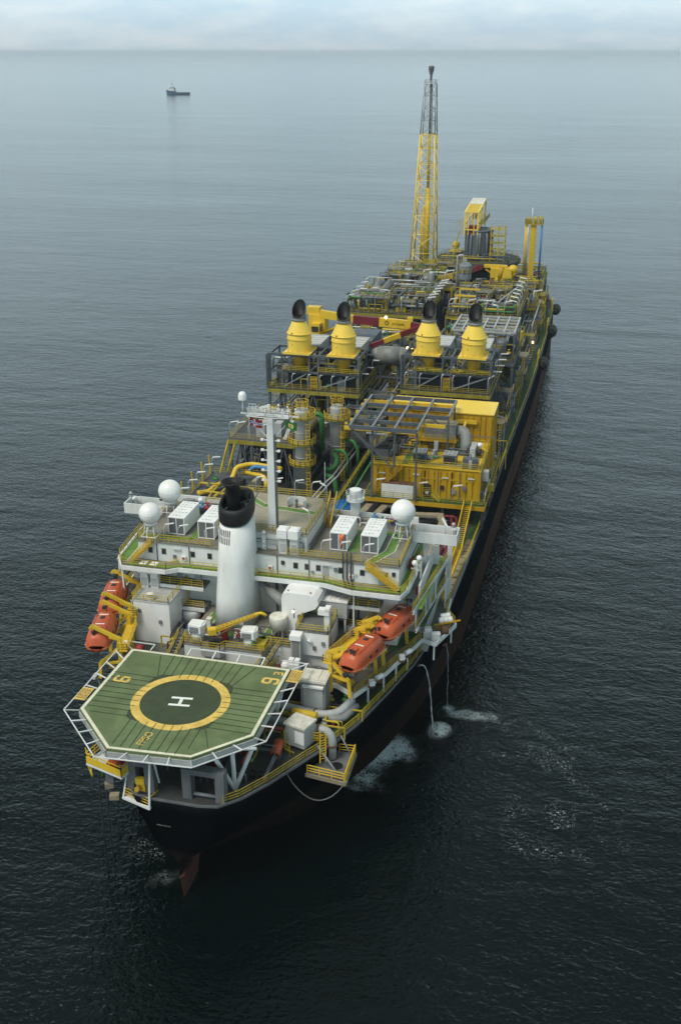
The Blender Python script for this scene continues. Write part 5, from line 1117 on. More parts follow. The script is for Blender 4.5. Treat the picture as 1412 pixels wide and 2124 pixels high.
# ---- foam on the water and overboard discharges
def foam_mat(name, dens):
    m, nt, p = nodes(name); N, L = nt.nodes, nt.links
    p.inputs['Base Color'].default_value=(.50,.58,.60,1); p.inputs['Roughness'].default_value=.9
    geo=N.new('ShaderNodeNewGeometry'); uv=N.new('ShaderNodeTexCoord')
    n=N.new('ShaderNodeTexNoise'); n.inputs['Scale'].default_value=1.3; n.inputs['Detail'].default_value=9; n.inputs['Roughness'].default_value=.75; n.inputs['Distortion'].default_value=1.6
    L.new(geo.outputs['Position'],n.inputs['Vector'])
    ln=N.new('ShaderNodeVectorMath'); ln.operation='LENGTH'; mpv=N.new('ShaderNodeMapping'); mpv.inputs['Location'].default_value=(-1,-1,0); mpv.inputs['Scale'].default_value=(2,2,0)
    L.new(uv.outputs['Generated'],mpv.inputs['Vector']); L.new(mpv.outputs['Vector'],ln.inputs[0])
    fall=N.new('ShaderNodeMapRange'); fall.inputs['From Min'].default_value=0.15; fall.inputs['From Max'].default_value=1.0; fall.inputs['To Min'].default_value=dens; fall.inputs['To Max'].default_value=-.5
    nl=N.new('ShaderNodeTexNoise'); nl.inputs['Scale'].default_value=.16; nl.inputs['Detail'].default_value=4; L.new(geo.outputs['Position'],nl.inputs['Vector'])
    nm_=N.new('ShaderNodeMath'); nm_.operation='MULTIPLY_ADD'; nm_.inputs[1].default_value=2.2; nm_.inputs[2].default_value=-1.1; L.new(nl.outputs['Fac'],nm_.inputs[0])
    na=N.new('ShaderNodeMath'); na.operation='ADD'; L.new(nm_.outputs[0],na.inputs[0]); L.new(ln.outputs['Value'],na.inputs[1])
    rim=N.new('ShaderNodeMapRange'); rim.inputs['From Min'].default_value=.75; rim.inputs['From Max'].default_value=1.0; rim.inputs['To Max'].default_value=1.2; L.new(ln.outputs['Value'],rim.inputs['Value'])
    nb=N.new('ShaderNodeMath'); nb.operation='ADD'; L.new(na.outputs[0],nb.inputs[0]); L.new(rim.outputs[0],nb.inputs[1])
    L.new(nb.outputs[0],fall.inputs['Value'])
    n1=N.new('ShaderNodeMath'); n1.operation='ABSOLUTE'; sb=N.new('ShaderNodeMath'); sb.operation='SUBTRACT'; sb.inputs[1].default_value=.5; L.new(n.outputs['Fac'],sb.inputs[0]); L.new(sb.outputs[0],n1.inputs[0])
    sc=N.new('ShaderNodeMath'); sc.operation='MULTIPLY_ADD'; sc.inputs[1].default_value=-5.5; sc.inputs[2].default_value=.62; L.new(n1.outputs[0],sc.inputs[0])
    ad=N.new('ShaderNodeMath'); ad.operation='ADD'; L.new(sc.outputs[0],ad.inputs[0]); L.new(fall.outputs[0],ad.inputs[1])
    mr=N.new('ShaderNodeMapRange'); mr.inputs['From Min'].default_value=.40; mr.inputs['From Max'].default_value=.95; L.new(ad.outputs[0],mr.inputs['Value'])
    L.new(mr.outputs[0],p.inputs['Alpha'])
    return m
def speck_mat(name, thr):
    # scattered flecks of foam: fine noise thresholded inside large drifting patches
    m, nt, p = nodes(name); N, L = nt.nodes, nt.links
    p.inputs['Base Color'].default_value=(.52,.60,.62,1); p.inputs['Roughness'].default_value=.9
    geo=N.new('ShaderNodeNewGeometry'); uv=N.new('ShaderNodeTexCoord')
    def nz(sc,de,lo,hi):
        n=N.new('ShaderNodeTexNoise'); n.inputs['Scale'].default_value=sc; n.inputs['Detail'].default_value=de; n.inputs['Distortion'].default_value=.8; L.new(geo.outputs['Position'],n.inputs['Vector'])
        r=N.new('ShaderNodeMapRange'); r.inputs['From Min'].default_value=lo; r.inputs['From Max'].default_value=hi; L.new(n.outputs['Fac'],r.inputs['Value']); return r.outputs[0]
    ln=N.new('ShaderNodeVectorMath'); ln.operation='LENGTH'; mpv=N.new('ShaderNodeMapping'); mpv.inputs['Location'].default_value=(-1,-1,0); mpv.inputs['Scale'].default_value=(2,2,0)
    L.new(uv.outputs['Generated'],mpv.inputs['Vector']); L.new(mpv.outputs['Vector'],ln.inputs[0])
    f=N.new('ShaderNodeMapRange'); f.inputs['From Min'].default_value=.55; f.inputs['From Max'].default_value=.98; f.inputs['To Min'].default_value=1; f.inputs['To Max'].default_value=0; L.new(ln.outputs['Value'],f.inputs['Value'])
    out=f.outputs[0]
    for q in (nz(3.4,5,thr,thr+.12), nz(.22,3,.50,.62)):
        mu=N.new('ShaderNodeMath'); mu.operation='MULTIPLY'; L.new(out,mu.inputs[0]); L.new(q,mu.inputs[1]); out=mu.outputs[0]
    fa=N.new('ShaderNodeMath'); fa.operation='MULTIPLY'; fa.inputs[1].default_value=.38; L.new(out,fa.inputs[0]); L.new(fa.outputs[0],p.inputs['Alpha']); return m
FM1,FM2=foam_mat('foam_dense',.50),speck_mat('foam_specks',.56)
def foam(cx,cy,rx,ry,rz,mat,lab):
    n=28; ca,sa=cos(rz),sin(rz); o=bpy.data
    vs=[(cx+rx*cos(2*pi*k/n)*ca-ry*sin(2*pi*k/n)*sa, cy+rx*cos(2*pi*k/n)*sa+ry*sin(2*pi*k/n)*ca, .03+.002*(FOAMN[0])) for k in range(n)]; FOAMN[0]+=2
    f=obj('foam', MB().add(vs,[tuple(range(n))]), mat, origin=(cx,cy,0)); f['kind']='stuff'
FOAMN=[0]
foam(17.6,31.0,9.5,12,-.5,foam_mat('foam_churn',.22),''); foam(17.0,30.6,6.0,8.5,-.5,foam_mat('foam_medium',.60),''); foam(24.6,39.0,2.6,3.4,0,FM1,''); foam(25.1,45.6,2.0,2.6,0,FM1,'')
foam(29.0,44.3,9.5,2.0,.12,foam_mat('foam_streak',.22),''); foam(39,39,15,7,-.7,FM2,''); foam(44,29,10,9,.4,FM2,''); foam(42,20,12,6,.25,FM2,'')
foam(-3.2,1.0,4.6,3.6,.6,foam_mat('foam_wake',-.02),''); foam(3.6,6.0,4.5,2.6,.3,FM2,''); foam(-7,6,5,4,.3,FM2,'')
for k,(x,y,z,lab) in enumerate(((21.75,36.6,12.4,'thin white stream of water falling from the hull side to the foam'),(24.2,46.5,10.5,'fainter stream of water falling down the hull side farther forward'))):
    t=thing('water_discharge',lab,'water jet',(x,y,0)); mb=MB(); rr=random.Random(k); ex=23.7 if k==0 else 24.9; ey=38.9 if k==0 else 45.7
    P=[]
    for i in range(16):
        u=i/15; P.append((lerp(x,ex,u**.7)+rr.uniform(-.06,.06),lerp(y,ey,u**.7)+rr.uniform(-.06,.06),z*(1-u*u)))
    for q_,(a,b) in enumerate(zip(P,P[1:])): mb.tube(a,b,.045 if k else .065+.05*(q_%3==0),.05 if k else .06+.06*(q_%4==1),n=5)
    wm_,nt_,p_=nodes('falling_water'); p_.inputs['Base Color'].default_value=(.7,.76,.78,1); p_.inputs['Roughness'].default_value=.6; p_.inputs['Alpha'].default_value=.75 if k==0 else .3
    obj('stream', mb, wm_, t); obj('outlet', MB().tube((x-.5,y-.3,z+.1),(x,y,z),.2,n=8),'rustbrown',t)
# ---- supply vessel on the horizon side
sv=thing('supply_vessel','distant dark blue supply vessel with white wheelhouse heading left','vessel',(-964,2430,0))
hd_=Vector((-1,-.12,0)).normalized(); sd_=Vector((-hd_.y,hd_.x,0))
def SVp(u,v,z): q=Vector((-964,2430,0))+hd_*u+sd_*v; return (q.x,q.y,z)
st=[(-27,6,4.2),(-20,7,4.2),(0,7.2,4.4),(6,7.2,4.6),(6.2,7.2,8.2),(16,6.4,8.6),(24,3,9.6),(29,.3,10.4)]
mb=MB(); vs=[]
for u,w,h in st: vs+=[SVp(u-(1.5 if u>20 else 0),-w*.8,0),SVp(u,-w,h),SVp(u,w,h),SVp(u-(1.5 if u>20 else 0),w*.8,0)]
mb.add(vs,[(4*k+i,4*k+4+i,4*k+5+i,4*k+1+i) for k in range(len(st)-1) for i in range(3)]); mb.f.append([0,1,2,3]); mb.sm.append(False)
obj('vessel_hull', mb, paint('vessel_blue',(.03,.10,.17),.5,.1), sv)
def svbox(u0,u1,w,z0,z1): 
    vs=[SVp(u0,-w,z0),SVp(u1,-w,z0),SVp(u1,w,z0),SVp(u0,w,z0),SVp(u0,-w,z1),SVp(u1,-w,z1),SVp(u1,w,z1),SVp(u0,w,z1)]
    return MB().add(vs,[(3,2,1,0),(4,5,6,7),(0,1,5,4),(1,2,6,5),(2,3,7,6),(3,0,4,7)])
obj('deckhouse', svbox(8,22,5.4,8.4,12.5),'white',sv); obj('wheelhouse', svbox(10,19,4.6,12.5,16.5),'white',sv); obj('wheelhouse_glass', svbox(9.9,19.1,4.7,14.2,15.6),'glass',sv)
obj('bridge_top', svbox(11,17,3.4,16.5,18.6),'white',sv); obj('mast', MB().tube(SVp(14,0,18.5),SVp(14,0,30),.5,n=6).beam(SVp(14,-2,20),SVp(14,2,20),.3),'midgrey',sv); obj('funnel', svbox(6.6,8.6,1.2,10,15),'dark',sv); obj('cargo_rail', svbox(-27,6,7.1,4.4,5.6),'vessel_blue' if 'vessel_blue' in M else 'midgrey',sv)
foam(-985,2431,9,4,0,FM2,'')
# ================================================================== PROCESS PLANT
def module(name, lab, x0,x1,y0,y1,zd, deckmat='deck_slate', legs=(3,4), edge='steel', leg='steel', rail=True, z0=14.0, cat='process module', brace=True, sides='fbrl', railmat='rail'):
    t = thing(name, lab, cat, ((x0+x1)/2,(y0+y1)/2,z0))
    obj('module_deck', MB().box(x0,x1,y0,y1,zd-.35,zd), deckmat, t)
    mb=MB()
    for y in (y0,y1): mb.beam((x0,y,zd-.45),(x1,y,zd-.45),.3,.8)
    for x in (x0,x1): mb.beam((x,y0,zd-.45),(x,y1,zd-.45),.3,.8)
    obj('edge_beam', mb, edge, t)
    nx,ny = legs
    for i in range(nx):
        for j in range(ny):
            x=lerp(x0+.3,x1-.3,i/(nx-1)); y=lerp(y0+.3,y1-.3,j/(ny-1)); obj('leg', MB().beam((x,y,z0),(x,y,zd-.4),.5), leg, t)
    if brace:
        for i in range(nx-1):
            xa=lerp(x0+.3,x1-.3,i/(nx-1)); xb=lerp(x0+.3,x1-.3,(i+1)/(nx-1)); xm=(xa+xb)/2
            obj('brace', MB().beam((xa,y0+.3,z0+.5),(xm,y0+.3,zd-.6),.28).beam((xb,y0+.3,z0+.5),(xm,y0+.3,zd-.6),.28), leg, t)
    if rail:
        Z=zd+.02; a=.15
        if 'f' in sides: obj('railing', MB().rail([(x0+a,y0+a,Z),(x1-a,y0+a,Z)],1.15,r=.032,step=1.8), railmat, t)
        if 'b' in sides: obj('railing', MB().rail([(x0+a,y1-a,Z),(x1-a,y1-a,Z)],1.15,r=.032,step=1.8), railmat, t)
        if 'l' in sides: obj('railing', MB().rail([(x0+a,y0+a,Z),(x0+a,y1-a,Z)],1.15,r=.032,step=1.8), railmat, t)
        if 'r' in sides: obj('railing', MB().rail([(x1-a,y0+a,Z),(x1-a,y1-a,Z)],1.15,r=.032,step=1.8), railmat, t)
    return t
# ---- main deck pipe runs between quarters and plant
dp=thing('deck_pipe_trunks','tan covered pipe trunks on the dark main deck behind the bridge','pipe trunks',(11,70,14))
for P,r in (([(3.0,62,16.8),(3.6,76,16.8),(4.6,83.5,16.8)],.75),([(5.2,60,16.8),(5.8,74,16.8),(7.4,83.0,16.8),(9.5,83.4,16.8)],.75),([(7.8,60,16.6),(8.2,74,16.6),(10.2,80,16.6),(17.6,81,16.6),(18.6,78,16.6),(18.0,62,16.6)],.75)):
    mb=MB()
    for a,b in zip(P,P[1:]): mb.beam(a,b,1.25,.5)
    for q in P[1:-1]: mb.box(q[0]-.64,q[0]+.64,q[1]-.64,q[1]+.64,q[2]-.26,q[2]+.252)
    obj('trunk', mb, 'tan', dp)
for P in ([(12,81.2,16.2),(19.6,82,16.2),(20.2,78,16.2),(19.6,58,16.2)],[(13,82.0,16.0),(20.4,82.6,16.0),(21.0,78,16.0),(20.4,58,16.0)]): obj('fire_main', MB().path(P,.24,8,1.0),'maroon',dp)
clutter(dp,-12,20,56,80,14,2.4,34,5,mats=['dark','midgrey','maroon','dark','tan','steel','dark'],valves=8)
for k in range(5):
    x=-11+k*1.9; obj('cargo_pipe', MB().path([(x,52,15),(x,180,15)],.3,6),'dark' if k%2 else 'midgrey',dp)
# starboard inclined stair to the yellow module
st=thing('inclined_stair','long yellow inclined stair from the side deck up to the yellow power house','stair',(22.4,80,14)); 
obj('treads', MB().stair((22.2,70.5,14),(22.4,82,18.5),1.3,26),'rail',st); obj('handrail', MB().stairrail((22.2,70.5,14),(22.4,82,18.5),1.4,1.1,r=.07),'yellow',st)
st=thing('side_gangway','yellow railed gangway along the starboard deck edge beside the bridge wing','gangway',(23,60,14))
obj('gangway_plate', MB().beam((22.6,48,16.2),(23.2,66,17.2),1.0,.15),'ochre',st); obj('gangway_rail', MB().rail([(22.1,48,16.2),(22.7,66,17.2)],1.1,r=.08).rail([(23.1,48,16.2),(23.7,66,17.2)],1.1,r=.08),'yellow',st)
for y in (50,56,62): obj('gangway_leg', MB().beam((22.8,y,14),(22.8,y,16.4),.25),'ochre',st)
# ---- yellow power house
ph=module('plant_platform','yellow edged platform with railings under the yellow power house',3.2,25.3,82.3,109,18.5,'green_dark',(4,4),'ochre','dark',True,cat='platform',brace=False,sides='fr')
pw=thing('power_house','ribbed yellow power house with a lower roof in front of a taller block','building',(14.4,95,18.5))
def ribbed(x0,x1,y0,y1,z0,z1,mat,parent,name,step=1.15):
    mb=MB().box(x0,x1,y0,y1,z0,z1); n_=int((x1-x0)/step)
    for i in range(n_): x=x0+(i+.5)*(x1-x0)/n_; mb.box(x-.40,x+.40,y0-.2,y0,z0+.2,z1-.5)
    n_=int((y1-y0)/step)
    for i in range(n_): 
        y=y0+(i+.5)*(y1-y0)/n_
        for s,x in ((-1,x0),(1,x1)): mb.box(x if s>0 else x-.2,x+.2 if s>0 else x,y-.40,y+.40,z0+.2,z1-.5)
    return obj(name,mb,mat,parent)
ribbed(4.5,24.1,84.3,99.5,18.52,24.3,'ochre',pw,'lower_wall'); ribbed(4.6,24.4,99.52,107.3,18.52,30.0,'ochre',pw,'upper_wall')
obj('lower_roof', MB().box(4.3,24.3,84.1,99.5,24.3,24.5),'yellow',pw); obj('upper_roof', MB().box(4.4,24.6,99.3,107.5,30.0,30.2),'yellow_stack',pw)
mb=MB(); 
for x in (4.4,9.3,14.2,19.1,24.1): mb.box(x-.13,x+.13,84.1,84.22,18.6,24.3)
mb.box(4.3,24.2,84.08,84.2,22.2,22.5); obj('wall_frame', mb,'ochre',pw)
d_=obj('door', MB().box(14.0,15.4,84.02,84.2,18.6,21.2),'dark',pw); obj('door_notice', MB().box(14.4,15.0,83.98,84.015,19.3,19.8),'white_clean',d_)
for x,z in ((6.4,22.6),(12.6,22.8),(17.9,22.6),(22.6,22.8)): obj('lamp_bar', MB().box(x-.6,x+.6,83.9,84.06,z,z+.2),'lampgrey',pw)
obj('wall_stair', MB().stair((4.9,83.6,18.6),(10.2,83.6,24.3),1.0).beam((4.9,83.0,19.6),(10.2,83.0,25.3),.12).beam((4.9,83.0,19.0),(10.2,83.0,24.7),.1),'ochre',pw)
obj('door_step', MB().stair((17.2,83.2,18.55),(15.6,83.4,19.9),.8).rail([(17.2,82.9,18.6),(15.6,83.1,19.9),(14,83.1,19.9)],1.0),'rail',pw)
obj('railing', MB().rail([(4.6,84.3,24.5),(24.0,84.3,24.5),(24.0,99,24.5)],1.1,r=.05).rail([(4.6,84.3,24.5),(4.6,99,24.5)],1.1,r=.05),'rail',pw)
mb=MB(); stripes(mb,[(10.4,84.6),(10.4,92.5),(10.9,98.5)],1.2,24.506); stripes(mb,[(10.4,86.2),(12.6,86.2)],1.0,24.51); obj('roof_walkway', mb,'green_walk',pw)
for x in (5.2,22.0): obj('side_gutter', MB().box(x-.1,x+.1,99.25,99.5,24.6,29.9),'ochre',pw)
obj('wall_girder', MB().beam((14,98.9,28.6),(21.5,98.9,28.6),.4,.7).beam((19.4,98.8,28.6),(18.6,95.5,25.0),.4),'yellow',pw)
rr=random.Random(3)
for i,(x,y,lab) in enumerate(((6.2,86.4,'dark cooler block nearest the yellow stair on the power house roof'),(7.2,89.6,'dark cooler block in the middle of the row on the power house roof'),(8.0,92.8,'dark cooler block under the grey lifting frame on the power house roof'))):
    t=thing('cooler_block',lab,'cooler',(x,y,24.5),'dark coolers on the power house roof'); obj('casing', MB().box(x-1.5,x+1.3,y-1.2,y+1.2,24.5,27.2),'dark',t); obj('fan_ring', MB().tube((x-.1,y,27.2),(x-.1,y,27.5),1.0,n=16),'black',t); obj('side_pipe', MB().path([(x+1.4,y-1,24.6),(x+1.4,y-1,26.6),(x+2.0,y-.2,26.6)],.18,6),'midgrey',t); obj('coil_face', MB().box(x-1.3,x+1.1,y-1.26,y-1.2,24.9,26.8),'midgrey',t)
for x,lab in ((12.9,'grey fan box with grille top nearer the green roof path'),(18.4,'grey fan box with grille top nearer the starboard side')):
    t=thing('fan_box',lab,'fan box',(x,86.2,24.5),'grille topped fan boxes'); obj('casing', MB().box(x-1.15,x+1.15,85.2,87.4,24.5,26.6),'steel',t); mb=MB()
    for k in range(4): mb.box(x-1.2,x+1.2,85.15+k*.74,85.3+k*.74,26.6,26.72); mb.box(x-1.2+k*.75,x-1.05+k*.75,85.15,87.5,26.6,26.71)
    obj('grille', mb,'lightgrey',t); obj('louvre', MB().box(x-1.0,x+1.0,85.15,85.19,24.7,26.3),'dark',t)
t=thing('filter_house','big grey air filter box on a yellow stand on the power house roof','filter box',(15.4,94.5,24.5)); obj('box_body', MB().box(12.4,18.3,93.0,95.6,27.0,29.6),'grey',t); obj('box_roof', MB().box(12.3,18.4,92.9,95.7,29.6,29.75),'tan',t); obj('stand', MB().box(11.4,18.6,91.6,95.8,26.7,26.95),'ochre',t); obj('railing', MB().rail([(11.5,95.6,27),(11.5,91.8,27),(18.5,91.8,27)],1.0),'rail',t)
for x,y in ((11.8,92),(18.2,92),(11.8,95.4),(18.2,95.4),(15,92)): obj('leg', MB().beam((x,y,24.5),(x,y,26.7),.25),'ochre',t)
t=thing('exhaust_elbow','wide grey exhaust elbow rising beside the air filter box','duct',(19.6,93,24.5)); obj('elbow', MB().path([(18.4,94.5,28.2),(19.8,94.3,28.2),(20.2,93.6,26.8),(20.2,92.6,24.6)],1.05,14,1.4),'grey',t); obj('base_ring', MB().lathe((20.2,92.6,24.5),[(1.3,0),(1.3,.3)],16),'tan',t); obj('riser', MB().box(15.0,15.7,88.6,89.1,24.5,27.8).beam((14.6,87.6,24.6),(15.3,88.6,26.2),.6),'lightgrey',t)
t=thing('generator_set','white and dark generator parts at the starboard side of the power house roof','generator',(22.4,91,24.5)); obj('body', MB().box(21.4,22.4,89.6,93.6,24.5,26.6),'lightgrey',t); obj('drum', MB().tube((22.6,91,25.6),(23.4,91,25.6),.7,n=12).tube((21.0,90,25.4),(21.0,92,25.4),.45,n=10),'dark',t); obj('white_cover', MB().lathe((21.6,88.8,24.5),[(1.1,0),(.9,.5),(.2,.8)],14).sphere((22.9,92.6,26.4),.5,10,6),'white_clean',t)
t=thing('side_cabinet','pair of dark cabinets with a light strip at the starboard roof edge','cabinet',(22.2,85.2,24.5)); obj('cabinet_body', MB().box(20.8,23.4,84.7,86.0,24.5,26.4),'steel',t); obj('light_strip', MB().box(21.9,22.5,84.62,84.7,24.5,26.3),'lightgrey',t)
t=thing('wall_cabinet','grey cabinet bracketed to the starboard wall of the power house','cabinet',(24.8,86.6,22)); obj('cabinet_body', MB().box(24.2,25.4,85.8,87.2,22,23.8),'lightgrey',t); obj('bracket', MB().box(24.2,25.2,86.3,86.6,21.5,22),'steel',t)
t=thing('white_container','dirty white container against the near wall of the power house','container',(9.5,83.1,18.5)); mb=MB().box(6.6,12.4,82.5,83.9,18.6,21.3)
for k in range(14): mb.box(6.8+k*.4,7.0+k*.4,82.46,82.5,18.8,21.1)
obj('container_body', mb,'white',t); obj('rust_strip', MB().box(6.55,12.45,82.45,83.95,21.3,21.42),'rustbrown',t)
clutter(pw,5.2,23.6,85.2,98.6,24.5,2.0,26,171,mats=['midgrey','ochre','silver','dark','tan','grey'],rmin=.06,rmax=.16,valves=10)
clutter(ph,24.4,25.2,84,106,18.5,2.4,8,172,mats=['rail','silver','steel'],rmin=.05,rmax=.1,valves=3)
for k,(x,z) in enumerate(((7.2,20.4),(11.4,20.2),(17.4,20.4),(19.6,19.8),(21.4,20.6))): obj('wall_box', MB().box(x-.35,x+.35,83.86,84.08,z,z+.8), ['midgrey','offwhite','dark','grey','midgrey'][k], pw)
for x in (8.2,16.6,20.6): obj('wall_conduit', MB().beam((x,84.0,18.8),(x,84.0,24.2),.1), 'midgrey', pw)
# ---- grey lifting frame above
lf=thing('lifting_frame','grey open steel beam frame standing over the yellow power house','frame',(9,91,18.5))
FX=[0.8,4.9,8.9,12.9,17.2]; FY=[81.8,85.6,90.6,95.4,100.8]
for i,x in enumerate(FX): obj('long_beam', MB().beam((x,FY[0] if i<4 else FY[2],31.9),(x,FY[-1],31.9),.38,.5),'lightsteel',lf)
for j,y in enumerate(FY): obj('cross_beam', MB().beam((FX[0],y,31.75),(FX[3] if j<2 else FX[4],y,31.75),.3,.75),'steel',lf)
for y in (83.6,88.2,93,97.6,100.2): obj('runway_beam', MB().beam((-.6,y,30.9),(13.4 if y<88 else 17,y,30.9),.35,.6),'yellow',lf)
for x,y,z in ((4.9,82.2,18.5),(12.9,82.0,18.5),(4.9,100.6,18.5),(17.2,98.6,24.5),(17.2,90.6,24.5),(8.9,82.2,24.5)): obj('post', MB().beam((x,y,z),(x,y,31.4),.34),'steel',lf)
for p_,q_ in (((4.9,82.2,27.2),(.9,82,31.6)),((4.9,82.2,27.8),(8.8,82.2,31.4)),((4.9,82.2,26.4),(1,95,31.4)),((1.2,82,31.2),(8.4,82.1,24.8)),((17.2,90.6,29.0),(14.4,90.6,31.4))): obj('knee_brace', MB().beam(p_,q_,.26),'steel',lf)
obj('lamp_tube', MB().beam((3.6,82.8,30.5),(7.4,82.8,30.5),.22),'lampgrey',lf)
# ---- tall columns
def column(x,y,z0,z1,r,lab,plats,ladder=1):
    t=thing('tower_column',lab,'column',(x,y,z0),'grey tower columns with yellow galleries')
    obj('shell', MB().lathe((x,y,0),[(r,z0),(r,z1-.6),(r*.8,z1-.15),(r*.3,z1)],24),'lightgrey',t)
    for k in range(3): obj('ring', MB().lathe((x,y,lerp(z0,z1,.2+.27*k)),[(r+.05,0),(r+.05,.16)],24),'lightgrey',t)
    for pz,a0,a1 in plats:
        n_=12; R_=r+1.25; vs=[]
        for i in range(n_+1):
            a_=lerp(a0,a1,i/n_)
            for q in (r,R_): vs.append((x+q*cos(a_),y+q*sin(a_),pz))
        vs+=[(a,b,c-.15) for a,b,c in vs]; m_=2*(n_+1)
        fs=[(2*i,2*i+1,2*i+3,2*i+2) for i in range(n_)]+[(m_+2*i+2,m_+2*i+3,m_+2*i+1,m_+2*i) for i in range(n_)]+[(2*i+1,m_+2*i+1,m_+2*i+3,2*i+3) for i in range(n_)]
        p_=obj('gallery', MB().add(vs,fs),'raildull',t); obj('gallery_rail', MB().rail([(x+R_*cos(lerp(a0,a1,i/n_)),y+R_*sin(lerp(a0,a1,i/n_)),pz) for i in range(n_+1)],1.15,r=.06,step=1.1),'yellow',p_)
    mb=MB(); lx,ly=x+(r+.35)*cos(-.5)*ladder,y-(r+.35)*.75
    for s in (-.35,.35): mb.beam((lx+s,ly,z0),(lx+s,ly,z1),.1)
    k=z0+.5
    while k<z1: mb.beam((lx-.35,ly,k),(lx+.35,ly,k),.07); k+=.6
    k=z0+2.5
    while k<z1:
        for s in (-1,1): mb.beam((lx+s*.45,ly,k),(lx+s*.35,ly-.7,k),.06)
        mb.beam((lx-.35,ly-.7,k),(lx+.35,ly-.7,k),.06); k+=1.2
    obj('caged_ladder', mb,'yellow',t)
    mb=MB()
    for k in range(6): a_=2*pi*k/6; mb.beam((x+r*.9*cos(a_),y+r*.9*sin(a_),z1-.2),(x+r*.9*cos(a_),y+r*.9*sin(a_),z1+1.6),.08)
    for q in (.6,1.1,1.6): mb.rail([(x+r*1.0*cos(2*pi*k/8),y+r*1.0*sin(2*pi*k/8),z1-.2) for k in range(8)],q,True,r=.045,step=9,bars=(1,))
    obj('top_basket', mb,'yellow',t)
    return t
column(-10.0,89,14.0,32.2,1.35,'nearer grey tower column ringed by yellow galleries and a caged ladder',((21.4,-3.4,1.2),(25.5,-4.2,1.0),(30.6,-3.6,3.0)))
column(-6.0,100,14.0,29.8,1.35,'farther grey tower column with a yellow top gallery',((27.2,-3.2,2.6),(23.5,-1.0,1.4)))
# green bends and long pipes between columns and the yellow house
gp=thing('green_pipes','thick green pipe bends between the tower columns and the power house','pipes',(-5,98,14))
for P,r in (([(-8.2,97.2,21),(-8.2,96.6,28.6),(-9.6,96.4,28.8)],.5),([(-4.6,100,22.6),(-2.6,99.6,22.8),(-1.6,99.4,21),(-1.6,99.4,17)],.33),([(-5.6,97,21.4),(-3.8,96.6,21.6),(-2.9,96.2,20),(-2.9,96.2,16)],.33),([(-7.0,93.4,18.6),(-5.2,93.2,18.8),(-4.4,94.2,20.2),(-5.4,95.6,21)],.52),([(-6.4,92,18),(-4.6,91.6,17.8),(-4.0,91.2,16),(-4.0,91,14.2)],.52),([(-11.6,88,14.7),(-8.0,87.4,14.7)],.2)):
    obj('green_pipe', MB().path(P,r,10,r*2.4),'green_pipe',gp)
lp=thing('slanting_pipes','pair of long silver pipes running forward beside the tower columns','pipes',(-4,96,14))
for dx in (0,.9): obj('silver_pipe', MB().path([(-8.0+dx,80,15.4),(-5.2+dx,88,18.2),(-4.2+dx,89,19.0),(-2.9+dx,108,20.4)],.17,8,.6),'silver',lp)
obj('pipe_stand', MB().beam((-5,88,14),(-5,88,18.4),.25).beam((-3.2,100,14),(-3.2,100,19.6),.25),'midgrey',lp)
gg=thing('green_gangway','narrow green framed walkway slanting past the lookout turret','gangway',(1.4,88,16))
obj('stringer', MB().beam((0.6,70,17.6),(2.6,102,21.4),.3,.35).beam((-.6,70,17.6),(1.4,102,21.4),.15,.2),'green_pipe',gg); obj('gangway_rail', MB().rail([(-.6,76,18.3),(1.4,102,21.5)],1.1,r=.05),'rail',gg)
obj('yellow_riser', MB().beam((-1.2,112,20),(-3.2,96,27.5),.5),'rail',gg)
t=thing('blue_tarpaulin','crumpled bright blue tarpaulin spread over gear behind the quarters','tarpaulin',(-1,85,14)); mb=MB(); rr=random.Random(9); n_=9; vs=[]
for i in range(n_):
    for j in range(n_): vs.append((-3.4+4.4*i/8,82.2+5.2*j/8,14.6+1.6*sin(pi*i/8)*sin(pi*j/8)+rr.uniform(-.25,.25)))
mb.add(vs,[(i*n_+j,(i+1)*n_+j,(i+1)*n_+j+1,i*n_+j+1) for i in range(n_-1) for j in range(n_-1)],False); obj('sheet', mb,'blue',t); obj('gear_below', MB().box(-2.8,.4,83,86.6,14,14.55),'midgrey',t)
# ---- port side modules
m4=module('port_pipe_deck','low slate deck module with yellow and blue pipes at the port side behind the funnel',-26.6,-13.6,67,84.5,19.6,'deck_slate',(3,3),'raildull')
for P,r,mt in (([(-21.5,78,19.8),(-20.6,79.5,21),(-20.4,80.5,22.6),(-18.0,82.4,22.8),(-11.8,81.2,22.8)],.45,'yellow'),([(-25,72.5,20.2),(-23.2,73.6,20.2),(-22.6,76,20.6),(-21.4,78,20.6)],.45,'yellow'),([(-18.6,81.0,21.6),(-14.4,79.6,21.6),(-13.8,78,20.2)],.4,'yellow'),([(-17.6,80.4,22.4),(-16.8,80.8,23),(-13.6,80.4,23),(-12,79.4,22.4)],.36,'blue_pipe'),([(-25.4,68.4,20.2),(-20,68.2,20.2)],.3,'yellow')): obj('line_pipe', MB().path(P,r,10,r*2.2),mt,m4)
obj('grey_stub', MB().tube((-16.2,77.4,21.0),(-15.4,79.2,21.6),.45,n=12),'tan',m4); clutter(m4,-26,-14,68,84,19.6,2.2,10,21,mats=['rail','silver','rail','steel'],valves=3)
for y in (70,75,80,84): obj('side_post', MB().beam((-26.4,y,14),(-26.9,y,23.2),.28),'rail',m4)
m3=module('port_flat_deck','slate flat deck module on a dark pipe filled frame port of the tower columns',-25.2,-11.8,90.5,110,24.3,'deck_slate',(4,3),'raildull')
obj('leg_stay', MB().beam((-27.2,88.5,15),(-25.2,90.7,24.0),.4).beam((-25.8,88.5,15),(-23.8,90.6,23.8),.4),'rail',m3)
